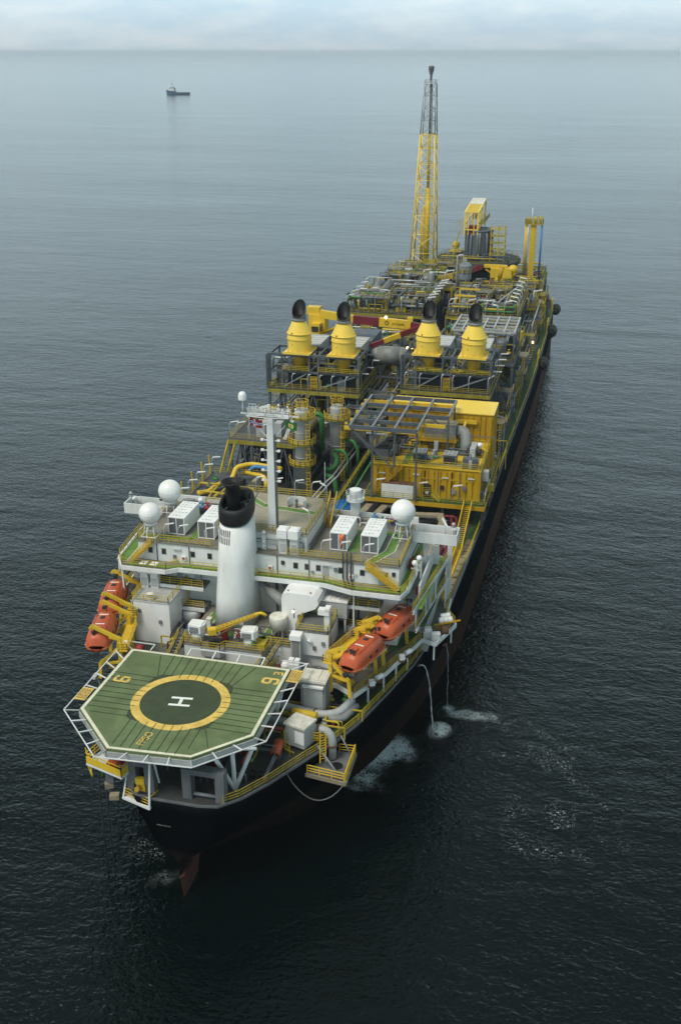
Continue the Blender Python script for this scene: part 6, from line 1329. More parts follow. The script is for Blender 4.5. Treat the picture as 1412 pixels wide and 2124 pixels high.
obj('exhaust_hood', MB().prism([(-20.4,93),(-18.6,93),(-18.2,95),(-20.4,95)],24.3,27.2).box(-17.0,-15.6,94,96,24.3,27.0),'lightgrey',m3); obj('hood_leg', MB().beam((-14.4,92.4,24.3),(-13.2,95,28),.8,.5).beam((-21.4,92,24.3),(-21.4,92,28.4),.14),'lightgrey',m3)
clutter(m3,-24.8,-12.4,91,109,14.2,8.6,40,31,mats=['dark','midgrey','steel','dark','insul','dark'],valves=4,vessels=3,vmat='midgrey')
clutter(m3,-24.5,-12.5,99,109.5,24.3,2.2,8,32,valves=2)
pr_=module('central_pipe_rack','dense central pipe rack between the port and starboard modules',-11.6,1.8,104,186,20.6,'deck_dark',(3,7),'midgrey',rail=True,cat='pipe rack',brace=False,sides='lr')
clutter(pr_,-11,1.4,105,185,20.6,4.5,70,41,valves=18,vessels=6)
for k in range(4): obj('rack_pipe', MB().path([(-2.4+.8*k,112,21.4+.2*k),(-2.4+.8*k,184,21.4+.2*k)],.2,6),['silver','green_pipe','insul','rail'][k],pr_)
for k in range(7): obj('rack_frame', MB().beam((-6,110+11*k,20.6),(-6,110+11*k,26.5),.3).beam((1.4,110+11*k,20.6),(1.4,110+11*k,26.5),.3).beam((-6,110+11*k,26.5),(1.4,110+11*k,26.5),.3),'steel',pr_)
obj('ribbed_tank', MB().tube((-5.4,136,30.4),(-.2,136,30.4),2.1,n=18).sphere((-5.4,136,30.4),2.1,14,8).sphere((-.2,136,30.4),2.1,14,8),'grey',pr_); obj('tank_stand', MB().box(-5,-4.4,135,137,20.6,28.6).box(-1,-.4,135,137,20.6,28.6),'steel',pr_)
# ---- turbine modules
def turbine(x0,x1,y0,y1,lab,seed,sx_):
    t=module('turbine_module',lab,x0,x1,y0,y1,26.9,'deck_dark',(4,4),'raildull',railmat='rail')
    rr=random.Random(seed); W_=x1-x0; xs=[x0+.3,x0+W_*.16,x0+W_*.45,x0+W_*.55,x0+W_*.93,x1-.3]
    for x in (xs[0],xs[2],xs[3],xs[5],x0+W_*.15):
        for y in (y0+1.0,y0+8): obj('frame_post', MB().beam((x,y,26.9),(x,y,34.4),.42),'steel',t)
    for z in (30.6,34.2):
        for y in (y0+1.0,y0+8): obj('frame_beam', MB().beam((x0,y,z),(x1,y,z),.36,.5),'steel',t)
        for x in (xs[0],xs[2],xs[3],xs[5]): obj('frame_beam', MB().beam((x,y0+1,z),(x,y0+8,z),.36,.45),'steel',t)
    for i,(a,b) in enumerate(((xs[1],xs[2]),(xs[3],xs[5]))):
        obj('frame_brace', MB().beam((a,y0+1,27.2),(b-.5,y0+1,30.4),.28),'lightsteel',t); obj('frame_brace', MB().beam((a,y0+1,34.0),((a+b)/2,y0+1,31.0),.28),'steel',t)
        obj('frame_brace', MB().beam((b,y0+1,30.8),(b+(xs[3]-xs[2])+1.5,y0+1,34.0),.28),'steel',t) if i==0 else None
        obj('enclosure', MB().box(a+.6,b-.6,y0+2.6,y1-3,26.9,30.2),paint('enclosure_navy',(.028,.034,.048),.5,.2) if not M.get('encl') else M['encl'],t)
        obj('upper_deck', MB().box(a,b,y0+.6,y0+7,30.62,30.8),'deck_dark',t); obj('upper_rail', MB().rail([(a,y0+.7,30.8),(b,y0+.7,30.8)],1.1,r=.055),'rail',t)
        obj('intake_house', MB().box((a+b)/2-2.0,(a+b)/2+2.6,y0+11,y0+19,31.2,34.0).prism([((a+b)/2-2.2,y0+10.6),((a+b)/2+2.8,y0+10.6),((a+b)/2+2.8,y0+19.4),((a+b)/2-2.2,y0+19.4)],34.0,34.3),'lightgrey',t)
        for k in range(4): obj('roof_seam', MB().box((a+b)/2-2.2,(a+b)/2+2.8,y0+11.5+1.9*k,y0+11.7+1.9*k,34.3,34.4),'white',t)
        obj('rear_enclosure', MB().box(a+.4,b-.4,y0+20,y1-1,26.9,31.0).box(a+1,b-1.6,y0+21,y1-3,31,33.0),'steel',t)
    obj('end_ladder_frame', MB().beam((x0-.2,y0+.2,26.9),(x0-.2,y0+.2,34.2),.3).beam((x0-.2,y0+1.4,26.9),(x0-.2,y0+1.4,34.2),.3).rail([(x0-.2,y0+.2,26.9),(x0-.2,y0+1.4,26.9)],7.3,bars=(.15,.35,.55,.78,1.0),r=.1),'steel',t)
    obj('access_stair', MB().rail([(xs[2]+.4,y0+.5,26.9),(xs[3]-.2,y0+.5,26.9)],3.0,bars=(.1,.2,.3,.4,.5,.6,.7,.8,.9,1),r=.05),'yellow',t)
    clutter(t,x0+.6,x1-.6,y0+1.4,y0+10,30.8,3.0,16,seed,mats=['silver','insul','rail','steel','silver'],valves=4)
    clutter(t,x0+.6,x1-.6,y0+1,y1-1,26.9,4.2,16,seed+1,valves=5)
    clutter(t,x0+.4,x1-.4,y0+.6,y1-1,14.2,11.5,22,seed+2,mats=['dark','midgrey','steel','insul','green_pipe'],valves=4)
    return t
M['encl']=paint('enclosure_navy',(.026,.032,.045),.5,.2)
turbine(-25.3,-5.4,116.6,152,'port turbine module whose dark frame carries two yellow stacks',51,1)
turbine(2.6,21.4,122.2,147,'starboard turbine module whose dark frame carries two yellow stacks',61,1)
# ---- four yellow exhaust stacks
def stack_proto():
    t=thing('exhaust_stack','','exhaust stack',(0,0,0),'yellow turbine exhaust stacks')
    obj('base_plate', MB().box(-2.95,2.95,-2.95,2.95,0,.22).box(-2.95,2.95,-2.95,-2.8,.22,.5).box(-2.95,2.95,2.8,2.95,.22,.5),'yellow_stack',t)
    b=obj('barrel', MB().lathe((0,0,0),[(2.62,.22),(2.62,.4),(2.50,.42),(2.50,2.9),(2.64,2.92),(2.64,3.08),(2.52,3.1),(2.54,4.0)],36),'yellow_stack',t)
    mb=MB()
    for k in range(12): a_=2*pi*k/12+.13; mb.add([(r*cos(a_+d),r*sin(a_+d),z) for r,z in ((2.5,1.0),(2.8,.24)) for d in (-.03,.03)],[(0,1,3,2),(2,3,1,0)])
    obj('gusset', mb,'yellow_stack',b)
    for s in (-.4,1.9): obj('lug', MB().sphere((2.53*sin(s)*1.0,-2.53*cos(s),2.0),.13,6,4).sphere((2.58*sin(s),-2.58*cos(s),4.4),.2,6,4),'ochre',b)
    obj('cone', MB().lathe((0,0,0),[(2.68,4.0),(2.68,4.14),(2.56,4.16),(1.46,6.6),(1.46,6.75)],36),'yellow_stack',t)
    obj('collar', MB().lathe((0,0,0),[(1.62,6.75),(1.62,6.95),(1.46,6.97),(1.46,7.2)],28),'grey',t)
    n_=28; C0=[(1.42*cos(2*pi*k/n_),1.42*sin(2*pi*k/n_)) for k in range(n_)]
    r0=[(x,y,7.1) for x,y in C0]; r1=[(x*1.03,y*1.03-.12,9.15+1.2*y) for x,y in C0]; r2=[(x*.93,y*.93-.1,9.15+1.2*y) for x,y in C0]; r3=[(x*.93,y*.93,7.6) for x,y in C0]
    obj('elbow_outlet', loft([r0,r1],True,False),'grey',t); obj('outlet_bore', loft([r2,r3],False,True),'black',t)
    mb=MB(); mb.add(r1+r2,[(i,(i+1)%n_,n_+(i+1)%n_,n_+i) for i in range(n_)]); obj('outlet_rim', mb,'black',t)
    obj('throat', MB().lathe((0,0,0),[(1.5,-3.6),(1.5,0)],20),'ochre',t)
    return t
sp_=stack_proto()
for i,(x,y,lab) in enumerate(((-19.0,119.7,'yellow exhaust stack at the port outer end of the row'),(-9.4,119.7,'yellow exhaust stack next to the port outer one'),(7.6,125.0,'yellow exhaust stack on the inner bay of the starboard turbine module'),(17.3,124.6,'yellow exhaust stack at the starboard outer end of the row'))):
    o=sp_ if i==0 else dup(sp_,(x,y,34.5)); o.location=(x,y,34.5); o['label']=lab
# ---- crane 1 : knuckle boom
def boom(mb,p,q,w,h): return mb.beam(p,q,w,h)
c1=thing('pedestal_crane','yellow and maroon knuckle boom crane lying across the ship behind the stacks','crane',(-20.4,141,14))
obj('pedestal', MB().lathe((-20.4,141,0),[(1.5,14),(1.5,32.4),(1.9,32.6),(1.9,33.2)],20),'yellow',c1)
obj('slew_house', MB().box(-22.4,-18.6,139.5,143,33.2,37.8).box(-23,-20,140,142.4,37.8,39.4),'yellow',c1)
cb=obj('cab', MB().prism([(-21.4,137.6),(-19.4,137.6),(-19.2,139.5),(-21.6,139.5)],33.2,36.2),'yellow',c1); obj('cab_window', MB().box(-21.2,-19.6,137.52,137.58,34.4,35.6).box(-19.36,-19.2,138,139.2,34.4,35.6),'glass',cb)
Z=37.2; Y=140
obj('boom_root', MB().beam((-19.8,Y,Z+.9),(-14.6,Y,Z+.3),1.1,1.7).beam((-14.6,Y,Z+.3),(-12.0,Y,Z),1.1,1.8),'yellow',c1); obj('boom_band', MB().beam((-12.0,Y,Z),(-6.0,Y,Z-.25),1.12,1.85),'maroon',c1)
be=obj('boom_end', MB().beam((-6.0,Y,Z-.25),(1.2,Y,Z-.55),1.14,1.9).prism([(.4,Y-.5),(1.6,Y-.5),(1.6,Y+.5),(.4,Y+.5)],Z,Z+1.2),'yellow',c1)
letters('prosafe',.85,(-1.6,Y-.60,Z-.42),(1,0,-.04),(0.04,0,1),'boom_lettering','black',be,sx=1.1); obj('boom_emblem', MB().add([(-4.2+r*cos(2*pi*k/16),Y-.60,Z-.3+r*sin(2*pi*k/16)) for r in (.3,.46) for k in range(16)],[(k,16+k,16+(k+1)%16,(k+1)%16) for k in range(16)]),'black',be)
obj('ram', MB().tube((-18.6,Y-.6,34.0),(-13.2,Y-.6,36.4),.3,n=10),'ochre',c1); obj('boom_cylinder', MB().tube((-5.2,Y-.2,Z-1.75),(.6,Y-.2,Z-1.9),.28,n=10),'yellow_stack',c1)
a,b=Vector((3.6,Y,Z-.9)),Vector((-7.0,Y-5,Z-4.6)); q1,q2=a.lerp(b,.42),a.lerp(b,.74)
obj('jib_root', MB().beam(a,q1,.9,1.1).beam((1.2,Y,Z-.4),a,1.0,1.3),'maroon',c1); obj('jib_middle', MB().beam(q1,q2,.88,1.0),'yellow',c1); obj('jib_tip', MB().beam(q2,b,.8,.9),'maroon',c1)
obj('boom_rest', MB().beam((-.6,Y-.5,26),(-.6,Y-.5,34.5),.6).beam((-1.6,Y-.5,34.5),(.4,Y-.5,34.5),.5),'steel',c1)
# ---- grey grid frame module
gm=module('grid_frame_module','grey bar grid roof over tall grey drums on the starboard side',9.0,23.9,148.6,165,27.0,'deck_dark',(3,3),'steel',railmat='raildull')
for x in (9.4,11.6,13.8,16.2,18.6,21.2,23.6): obj('grid_bar', MB().beam((x,149+ (3.5 if x in (13.8,18.6) else 0),34),(x,164.6-(2.5 if x in (11.6,16.2) else 0),34),.36,.3),'lightgrey',gm)
for y in (149,151.6,155,158.4,161.6,164.6): obj('grid_bar', MB().beam((9.4,y,33.85),(23.6,y,33.85),.28,.4),'lightgrey',gm)
for x in (9.4,16.2,23.6):
    for y in (149,157,164.6): obj('grid_post', MB().beam((x,y,27),(x,y,33.7),.36),'steel',gm)
for x in (11.2,14.2,17.4,20.6): obj('drum', MB().lathe((x,150.6,27),[(1.2,0),(1.2,4.4),(.9,4.9),(.2,5.1)],16),'lightsteel',gm)
for x in (11.5,15,19,22): obj('drum', MB().lathe((x,159,27),[(1.1,0),(1.1,4.2),(.8,4.7),(.2,4.9)],14),'steel',gm)
clutter(gm,9.6,23.4,149,164,27,4.5,18,71,valves=4); clutter(gm,9.6,23.4,149,164,30.5,2.6,8,72,mats=['silver','lightsteel'],valves=0)
clutter(gm,9.6,23.4,149,164,14.2,11,14,73,mats=['dark','midgrey','green_pipe','steel'],valves=3)
# ---- midship and forward modules
ma=module('cooler_module','port module crowded with silver heat exchangers and hooked white pipes',-25.6,-3.0,187,214,27.9,'deck_dark',(4,4),'raildull')
for x,y in ((-22.6,196),(-19.4,197.4),(-16.4,195.4)): 
    v=obj('exchanger', MB().lathe((x,y-3,27.9),[(1.25,0),(1.25,3.2),(1.0,3.7),(.2,3.9)],16),'insul',ma); obj('inlet_hook', MB().path([(x,y-3,31.4),(x,y-3,33.2),(x+2.4,y-3,33.2),(x+2.4,y-3,31.8)],.22,8),'silver',v)
for x in (-20.6,-18.2): obj('inclined_vessel', MB().tube((x-1.6,199,29),(x+1.6,206,32.4),1.1,n=14).sphere((x+1.6,206,32.4),1.1,12,8),'insul',ma)
for y,z in ((209.5,31.6),(211,32.4)): obj('header_pipe', MB().path([(-17,y,z),(-6.5,y,z)],.26,8),'silver',ma)
clutter(ma,-25,-3.6,188,213,27.9,4.6,70,81,valves=22,vessels=5); clutter(ma,-25,-3.6,187.6,213,14.2,12.6,20,82,mats=['dark','midgrey','green_pipe','steel'],valves=3)
mb_=module('separator_module','starboard module crowded with silver pipework and a row of bright tubes',1.2,20.6,194.6,230,26.6,'deck_dark',(4,5),'raildull')
clutter(mb_,1.8,20,195.4,229,26.6,3.8,80,91,valves=20,vessels=7)
for k in range(9): obj('tube_bank', MB().beam((14.0+.45*k,200+2.8*k,29.0),(15.6+.45*k,203.4+2.8*k,30.2),.45,.25),'silver',mb_)
obj('portal_frame', MB().beam((3.4,197,26.6),(3.4,197,31.8),.4).beam((3.4,197,31.8),(9,197,31.8),.4).beam((3.4,206,26.6),(3.4,206,31.8),.4).beam((3.4,206,31.8),(9,206,31.8),.4),'yellow',mb_)
clutter(mb_,1.6,20.4,195,229,14.2,11,20,92,mats=['dark','midgrey','green_pipe','steel'],valves=3)
mc=module('mid_starboard_module','low starboard module of vessels between the grid frame and the silver pipework',3.0,22.6,167,192,22.5,'deck_dark',(3,3),'raildull'); clutter(mc,3.4,22,168,191.5,22.5,4.6,44,101,valves=10,vessels=5)
md=module('mid_port_module','port module of pipes and yellow rails behind the long crane boom',-26,-4.4,156,184,23.0,'deck_dark',(4,3),'raildull'); clutter(md,-25.4,-5,157,183,23,4.6,50,111,valves=12,vessels=6)
obj('white_hook', MB().path([(-9.6,160,23),(-9.6,160,29.4),(-8.4,160,29.8)],.55,10,1.2).path([(-1.4+-3.2,162,23),(-4.6,162,29.0),(-5.8,162,29.4)],.55,10,1.2),'silver',md)
me=module('flare_base_module','port forward module carrying the yellow flare tower',-24,-1.6,234,272,26.2,'deck_dark',(4,5),'raildull'); clutter(me,-23.4,-2.2,235,258,26.2,4.4,60,121,valves=16,vessels=6,mats=PIPE_MATS+['green_pipe','rail']); clutter(me,-23.4,-2.2,234.6,270,14.2,10.5,16,122,mats=['dark','midgrey','green_pipe','steel'],valves=3)
mf=module('forward_crane_module','starboard forward module below the short yellow crane',2.2,22.8,234,262,21.4,'deck_dark',(4,4),'raildull'); clutter(mf,2.8,22.2,235,261,21.4,5.2,60,131,valves=16,vessels=6,mats=PIPE_MATS+['green_pipe','rail','yellow'])
mg=module('upper_pipe_deck','small railed upper deck of hooked pipes between the two forward modules',-22.5,-6,216.5,232,29.4,'deck_dark',(3,3),'raildull'); clutter(mg,-22,-6.6,217,231.5,29.4,2.6,40,141,valves=10,vessels=2); obj('silver_column', MB().lathe((-6.6,217.4,29.4),[(.85,-4),(.85,4.4),(.5,4.8)],14),'silver',mg)
mh=module('bow_deckhouse','bow platform full of winches and yellow rails around the turret',-21,22.6,264,296,21.0,'deck_dark',(4,4),'raildull',brace=False); clutter(mh,-20,22,265,295,21,3.4,60,151,valves=16,vessels=4,mats=['rail','green_pipe','midgrey','silver','steel','rail'])
# tall grey vent column beside the forward modules
tv=thing('grey_vent_column','tall grey riser column with hooked pipe and small railed top by the turret','column',(1.3,238,21))
obj('shaft', MB().lathe((1.3,232,0),[(1.6,20),(1.6,29.4),(2.0,29.6),(2.0,33.6),(1.2,34.4)],18),'lightsteel',tv); obj('top_rail', MB().rail([(1.3+2.2*cos(2*pi*k/8),232+2.2*sin(2*pi*k/8),31.4) for k in range(8)],1.3,True,r=.07),'rail',tv); obj('hook_pipe', MB().path([(-1.0,231,20),(-1.0,231,36.6),(.4,231,36.9),(1.0,231,36.2)],.3,8,.8),'lightgrey',tv)
# ---- starboard edge clutter
es=thing('starboard_edge_gear','yellow posts, ladders and pipes crowding the starboard deck edge','deck gear',(22.6,200,14))
rr=random.Random(77)
for k in range(42):
    y=112+k*3.9; x=rr.uniform(20.4,24.6); h=rr.uniform(2,7.5)
    if k%3==0: obj('edge_post', MB().beam((x,y,14),(x,y,14+h),.3),rr.choice(['rail','rail','steel']),es)
    elif k%3==1: obj('edge_stage', MB().box(x-1.2,x+1.2,y-1,y+1,14+h*.6,14+h*.6+.15).rail([(x-1.2,y-1,14+h*.6+.15),(x+1.2,y-1,14+h*.6+.15),(x+1.2,y+1,14+h*.6+.15)],1.1,r=.06).beam((x,y,14),(x,y,14+h*.6),.3),'raildull',es)
    else: obj('edge_pipe', MB().path([(x,y,14),(x,y,14+h*.5),(x+.8,y+2.5,14+h*.5),(x+.8,y+2.5,14)],.16,6),rr.choice(PIPE_MATS),es)
for k in range(11): obj('rung_bar', MB().beam((22.6+.12*k,186+2.6*k,15.2),(24.4+.12*k,186.6+2.6*k,15.2),.25),'silver',es)
ep=thing('port_edge_gear','posts and pipes along the port deck edge beside the modules','deck gear',(-25,160,14))
for k in range(26):
    y=112+k*6.2; x=-rr.uniform(25.0,26.4); h=rr.uniform(2,8)
    obj('edge_post', MB().beam((x,y,14),(x,y,14+h),.26).beam((x,y,14+h),(x+1.2,y,14+h),.18),rr.choice(['rail','steel','green_pipe']),ep)
# ---- flare tower
ft=thing('flare_tower','tall tapering yellow lattice flare tower with a grey top section','flare tower',(-16.6,265,26))
B0=[(-21.0,261.5),(-13.0,261.5),(-13.0,269.5),(-21.0,269.5)]; cx0,cy0=-16.55,265.6
def fpt(i,z): 
    t=(z-26.2)/(83.6-26.2); bx,by=B0[i]; tx,ty=(-16.4+(-1.75 if i in (0,3) else 1.75)),(265.6+(-1.75 if i<2 else 1.75)); return Vector((lerp(bx,tx,t),lerp(by,ty,t),z))
ZL=[26.2,31.5,37.5,43.5,49.2,54.6,59.6,64.4,68.6,72.6,76.4,80.1,83.6]
for i in range(4):
    obj('leg', MB().tube(fpt(i,26.2),fpt(i,68.6),.24,.19,n=8),'yellow_stack',ft); obj('upper_leg', MB().tube(fpt(i,68.6),fpt(i,83.6),.17,.14,n=8),'lightgrey',ft)
for k in range(len(ZL)-1):
    mb=MB(); z0,z1=ZL[k],ZL[k+1]; r=.12 if k<8 else .09
    for i in range(4):
        j=(i+1)%4; mb.tube(fpt(i,z1),fpt(j,z1),r,n=6)
        if k%2: mb.tube(fpt(i,z0),fpt(j,z1),r,n=6)
        else: mb.tube(fpt(j,z0),fpt(i,z1),r,n=6)
        mb.tube(fpt(i,lerp(z0,z1,1)),(fpt(j,z0)+fpt(j,z1))/2 if 0 else fpt(i,z1).lerp(fpt(j,z1),.5),.02,n=3)
        if k%2: mb.tube(fpt(j,z0).lerp(fpt(i,z1),0),fpt(j,z0).lerp(fpt(i,z1),1),r*.85,n=6)
    obj('bracing', mb,'yellow_stack' if k<8 else 'lightgrey',ft)
obj('riser_pipe', MB().tube((-16.2,265.6,26),(-16.2,265.6,52),.95,.85,n=14).tube((-16.2,265.6,52),(-16.3,265.6,68.6),.48,n=12),'yellow',ft); obj('riser_pipe', MB().tube((-17.6,264.8,26),(-17.4,264.9,46),.32,n=8).tube((-18.2,265.2,26),(-18,265.2,44),.22,n=8),'yellow',ft)
obj('upper_riser', MB().tube((-16.3,265.6,68.6),(-16.35,265.6,84.6),.32,n=10).tube((-15.6,265.2,68.6),(-15.9,265.4,84),.16,n=6),'grey',ft)
obj('ladder_cage', MB().rail([(-17.6,264.2,58),(-17.0,264.2,58)],24,bars=[i/24 for i in range(1,25)],r=.05),'lightgrey',ft)
obj('top_platform', MB().box(-18.2,-14.6,263.8,267.4,83.5,83.65).rail([(-18.1,263.9,83.65),(-14.7,263.9,83.65),(-14.7,267.3,83.65),(-18.1,267.3,83.65)],1.2,True,r=.05),'lightgrey',ft)
obj('flare_tip', MB().lathe((-16.35,265.6,0),[(.35,84.6),(.35,86.0),(.85,87.6),(.95,88.4),(.8,88.9),(.6,88.9)],14),'midgrey',ft)
# ---- turret
tu=thing('mooring_turret','grey turret cylinder with broad disc deck and yellow gantry at the bow','turret',(1.5,265,21))
obj('disc_deck', MB().lathe((1.5,264.5,0),[(10.0,27.2),(13.4,29.1),(13.8,29.7),(13.8,30.3),(13.4,30.5),(.5,30.5)],48),'deck_dark',tu)
obj('disc_rail', MB().rail([(1.5+13.2*cos(2*pi*k/28),264.5+13.2*sin(2*pi*k/28),30.4) for k in range(28)],1.1,True,r=.05,step=3),'raildull',tu)
obj('core', MB().lathe((1.5,263,0),[(5.0,20),(5.0,30),(4.6,30.4),(4.6,39.5),(4.8,39.6),(4.8,40.0)],28),'steel',tu)
for a_ in (-2.3,-2.0,-1.55,-1.4,-.9,-.4): obj('riser', MB().path([(1.5+4.9*cos(a_),263+4.9*sin(a_),29),(1.5+4.9*cos(a_),263+4.9*sin(a_),38.6),(1.5+3.6*cos(a_),263+3.6*sin(a_),39.8)],.36,8,.8),'insul' if a_ in (-1.55,-1.4) else 'lightsteel',tu)
g=obj('gantry', MB(),'yellow',tu) if 0 else None
mb=MB(); X0,X1,Y0,Y1=-2.8,1.4,258.5,279
for x in (X0,X1):
    for y in (Y0,Y0+5,Y0+10,Y1): mb.beam((x,y,38.5),(x,y,lerp(45.6,47.4,(y-Y0)/(Y1-Y0))),.42)
    mb.beam((x,Y0,45.6),(x,Y1,47.4),.5); mb.beam((x,Y0,42),(x,Y1,43),.35)
for k in range(8): y=lerp(Y0,Y0+11,k/7); mb.beam((X0,y,45.7+(y-Y0)*.09),(X1,y,45.7+(y-Y0)*.09),.4,.3)
for x in (X0+1.2,X1-1.2): mb.beam((x,Y0,38.5),(x,Y0,45.6),.25)
mb.beam((X0,Y0,40.2),(X1,Y0,40.2),.3); obj('gantry', mb,'yellow_stack',tu)
obj('gantry_roof', MB().add([(X0-.2,Y0+11.5,47.0),(X1+.2,Y0+11.5,47.0),(X1+.2,Y1,47.75),(X0-.2,Y1,47.75),(X0-.2,Y0+11.5,46.8),(X1+.2,Y0+11.5,46.8),(X1+.2,Y1,47.55),(X0-.2,Y1,47.55)],[(0,1,2,3),(7,6,5,4),(0,4,5,1),(1,5,6,2),(2,6,7,3),(3,7,4,0)]),'offwhite',tu)
obj('hoist', MB().box(-.9,.4,263,268,43,45.2),'tan',tu); obj('red_box', MB().box(-1.6,1.2,258.6,261.4,38.9,41.4),'maroon',tu); obj('side_gallery', MB().box(1.8,3.2,260,276,42,42.2).rail([(3.2,260,42.2),(3.2,276,42.2)],1.2,r=.07),'raildull',tu)
mb=MB()
for z in (32,34,36,38.2,40.4): mb.box(5.6,10.4,258.8,262,z,z+.15); mb.rail([(5.6,258.9,z+.15),(10.3,258.9,z+.15),(10.3,262,z+.15)],1.1,r=.06)
for x in (5.8,8.2,10.2): mb.beam((x,259,29),(x,259,41.8),.3)
obj('access_tower', mb,'rail',tu)
obj('port_stage', MB().box(-7.5,-3.6,258,263,33,33.2).rail([(-7.4,258.1,33.2),(-3.6,258.1,33.2)],1.2,r=.07).beam((-6.8,258.2,29),(-4.2,258.2,40),.35).rail([(-5.4,258.6,40),(-2.8,258.6,40)],3.0,r=.06).sphere((-5.6,260,35),1.3,10,6),'rail',tu)
clutter(tu,-10,12,255,262,30.4,2.0,16,161,mats=['rail','midgrey','silver','steel'],valves=5)
# ---- crane 2
c2=thing('forward_crane','short yellow pedestal crane with a maroon jib reaching across in front of the turret','crane',(10.4,247,21))
obj('pedestal', MB().lathe((10.4,247,0),[(1.7,20),(1.7,29.6),(2.2,29.8),(2.2,30.6)],20),'yellow',c2); obj('slew_house', MB().box(7.6,14.2,245,249.4,30.6,33.4).sphere((14.4,247,33.0),1.5,14,8).box(5.4,12.6,246.2,247.6,33.4,34.3),'yellow',c2); obj('underframe', MB().beam((6.0,246,33),(10.4,246,30.2),.5).beam((15.4,246,32),(10.4,246,30.2),.5).tube((10.4,245.4,29.8),(11.2,245.4,34),.8,n=10),'ochre',c2)
obj('boom_band', MB().beam((4.8,246,33.8),(-.8,244.5,31.6),1.1,1.5),'maroon',c2); obj('boom_outer', MB().beam((-.8,244.5,31.6),(-12.4,241.4,29.4),1.1,1.5),'yellow',c2); letters('prosafe',.7,(-6.0,242.5,30.6),(1,.27,.19),(-.19,0,1),'boom_lettering','ochre',c2)
obj('jib', MB().beam((-10.6,240.4,28.9),(-6.2,240.8,26.8),1.2,1.6).sphere((-10.8,240.4,29),1.5,8,6).beam((-6.2,240.8,26.8),(-3.6,241,25.4),.7,.9),'maroon',c2); obj('hook_block', MB().box(-8.8,-7.4,240,241,25.8,28.2),'dark',c2); obj('boom_rest', MB().beam((-12.2,241,22),(-12.2,241,28.8),.5).beam((-1.2,241,22),(-4.6,241,29),.4).beam((-10,241,27.0),(-1,241,26.6),.4),'yellow',c2)
for o_ in kids(c2)+[g_ for k_ in kids(c2) for g_ in kids(k_)]:
    for v_ in o_.data.vertices:
        if v_.co.z > 2.0: v_.co.z -= 2.8
# ---- vent stack at the starboard bow
vs_=thing('bow_vent_stack','slender yellow vent tower with a blue pipe at the starboard bow','vent stack',(17.5,280,21))
obj('trunk', MB().box(16.8,18.7,279,281,21,40.0),'yellow',vs_); 
for x in (15.2,15.7): obj('edge_pipe', MB().tube((x,279,21),(x,279,40),.22,n=8),'yellow',vs_)
obj('blue_pipe', MB().tube((20.6,279,21),(20.6,279,39.6),.34,n=8),'blue_pipe',vs_); obj('silver_pipe', MB().tube((16.1,278.7,21),(16.1,278.7,39),.2,n=8),'silver',vs_)
obj('head', MB().box(15.0,20.8,278.4,282,39.6,39.9).rail([(15,278.4,39.9),(20.8,278.4,39.9),(20.8,282,39.9),(15,282,39.9)],1.6,True,r=.08).box(15.2,17,278.6,280,39.9,41.6).tube((18.4,279.4,39.9),(18.4,279.4,42.2),.5,n=10).tube((20,279.6,39.9),(20,279.6,42.4),.4,n=10),'rail',vs_); obj('aerial', MB().tube((17.1,279.4,40),(17.1,279.4,45),.14,n=6),'white',vs_)
clutter(es,20.4,24.2,112,185,14.0,7.0,40,181,rmin=.07,rmax=.18,valves=10)
clutter(es,20.8,24.6,186,275,14.0,8.0,44,182,rmin=.08,rmax=.2,valves=10)
for m_,b_,n_ in ((ma,(-25,-3.6,188,213,27.9,4.2),9),(mb_,(1.8,20,195.4,229,26.6,3.8),11),(me,(-23,-2.4,235,260,26.2,4.6),10),(mf,(2.8,22.2,235,260,21.4,6.0),11),(mc,(3.4,22,168,191,22.5,5),8),(md,(-25.4,-5,157,183,23,5),8),(mg,(-22,-6.6,217,231,29.4,3),4),(mh,(-19,21,280,295,21,5),8),(pr_,(-11,1.4,106,186,20.6,5),14),(es,(20,25.4,114,270,14,8),22),(mi_ if 0 else gm,(9.6,23.4,149,164,27,3.4),4)):
    stages(m_,*b_,n_,int(abs(b_[0])*100+n_))
clutter(ep,-26.2,-24.6,112,262,14.0,9.0,40,191,rmin=.08,rmax=.2,valves=6)
# ---- lamp posts
def lamp_proto():
    t=thing('lamp_post','','lamp post',(0,0,0)); obj('pole', MB().path([(0,0,0),(0,0,2.5),(.35,0,2.75)],.05,6,.2),'lampgrey',t); obj('lamp_tube', MB().beam((.2,0,2.78),(1.5,0,2.95),.2,.13),'white_clean',t); return t
lpost=lamp_proto(); first=True
ORD=['first','second','third','fourth','fifth','sixth','seventh','eighth','ninth','tenth']
def lamps(where,end,grp,pts,rz,sc=1.0):
    global first
    for i,(x,y,z) in enumerate(pts):
        lab='white lamp post, %s from %s on %s'%(ORD[i],end,where) if len(pts)>1 else 'white lamp post on '+where
        o=lpost if first else dup(lpost,(x,y,z),rz,None,grp); first=False
        o.location=(x,y,z); o.rotation_euler=(0,0,rz); o.scale=(sc,sc,sc); o['label']=lab; o['group']=grp
lamps('the near roof rail of the quarters','port','lamp posts on the quarters',[(-14.0,32.1,30),(-11.9,32.1,30),(-8.0,32.1,30),(8.6,32.1,30),(11.2,32.1,30),(14.4,32.1,30)],.3,.95)
lamps('the raised roof by the mast','port','lamp posts on the quarters',[(-1.4,34.0,32.5),(5.9,36,32.5),(5.9,45.6,32.5)],2.6,.9)
lamps('the far rail of the raised roof','port','lamp posts on the quarters',[(-5.2,46.6,32.5),(-2.4,46.6,32.5),(.8,46.6,32.5),(3.4,46.6,32.5)],.2,.9)
lamps('the port edge of the yellow pipe deck','near','lamp posts on the plant',[(-26.4,68,19.6),(-26.4,72,19.6),(-26.4,76,19.6),(-26.4,80,19.6),(-26.4,84,19.6)],.1,1.15)
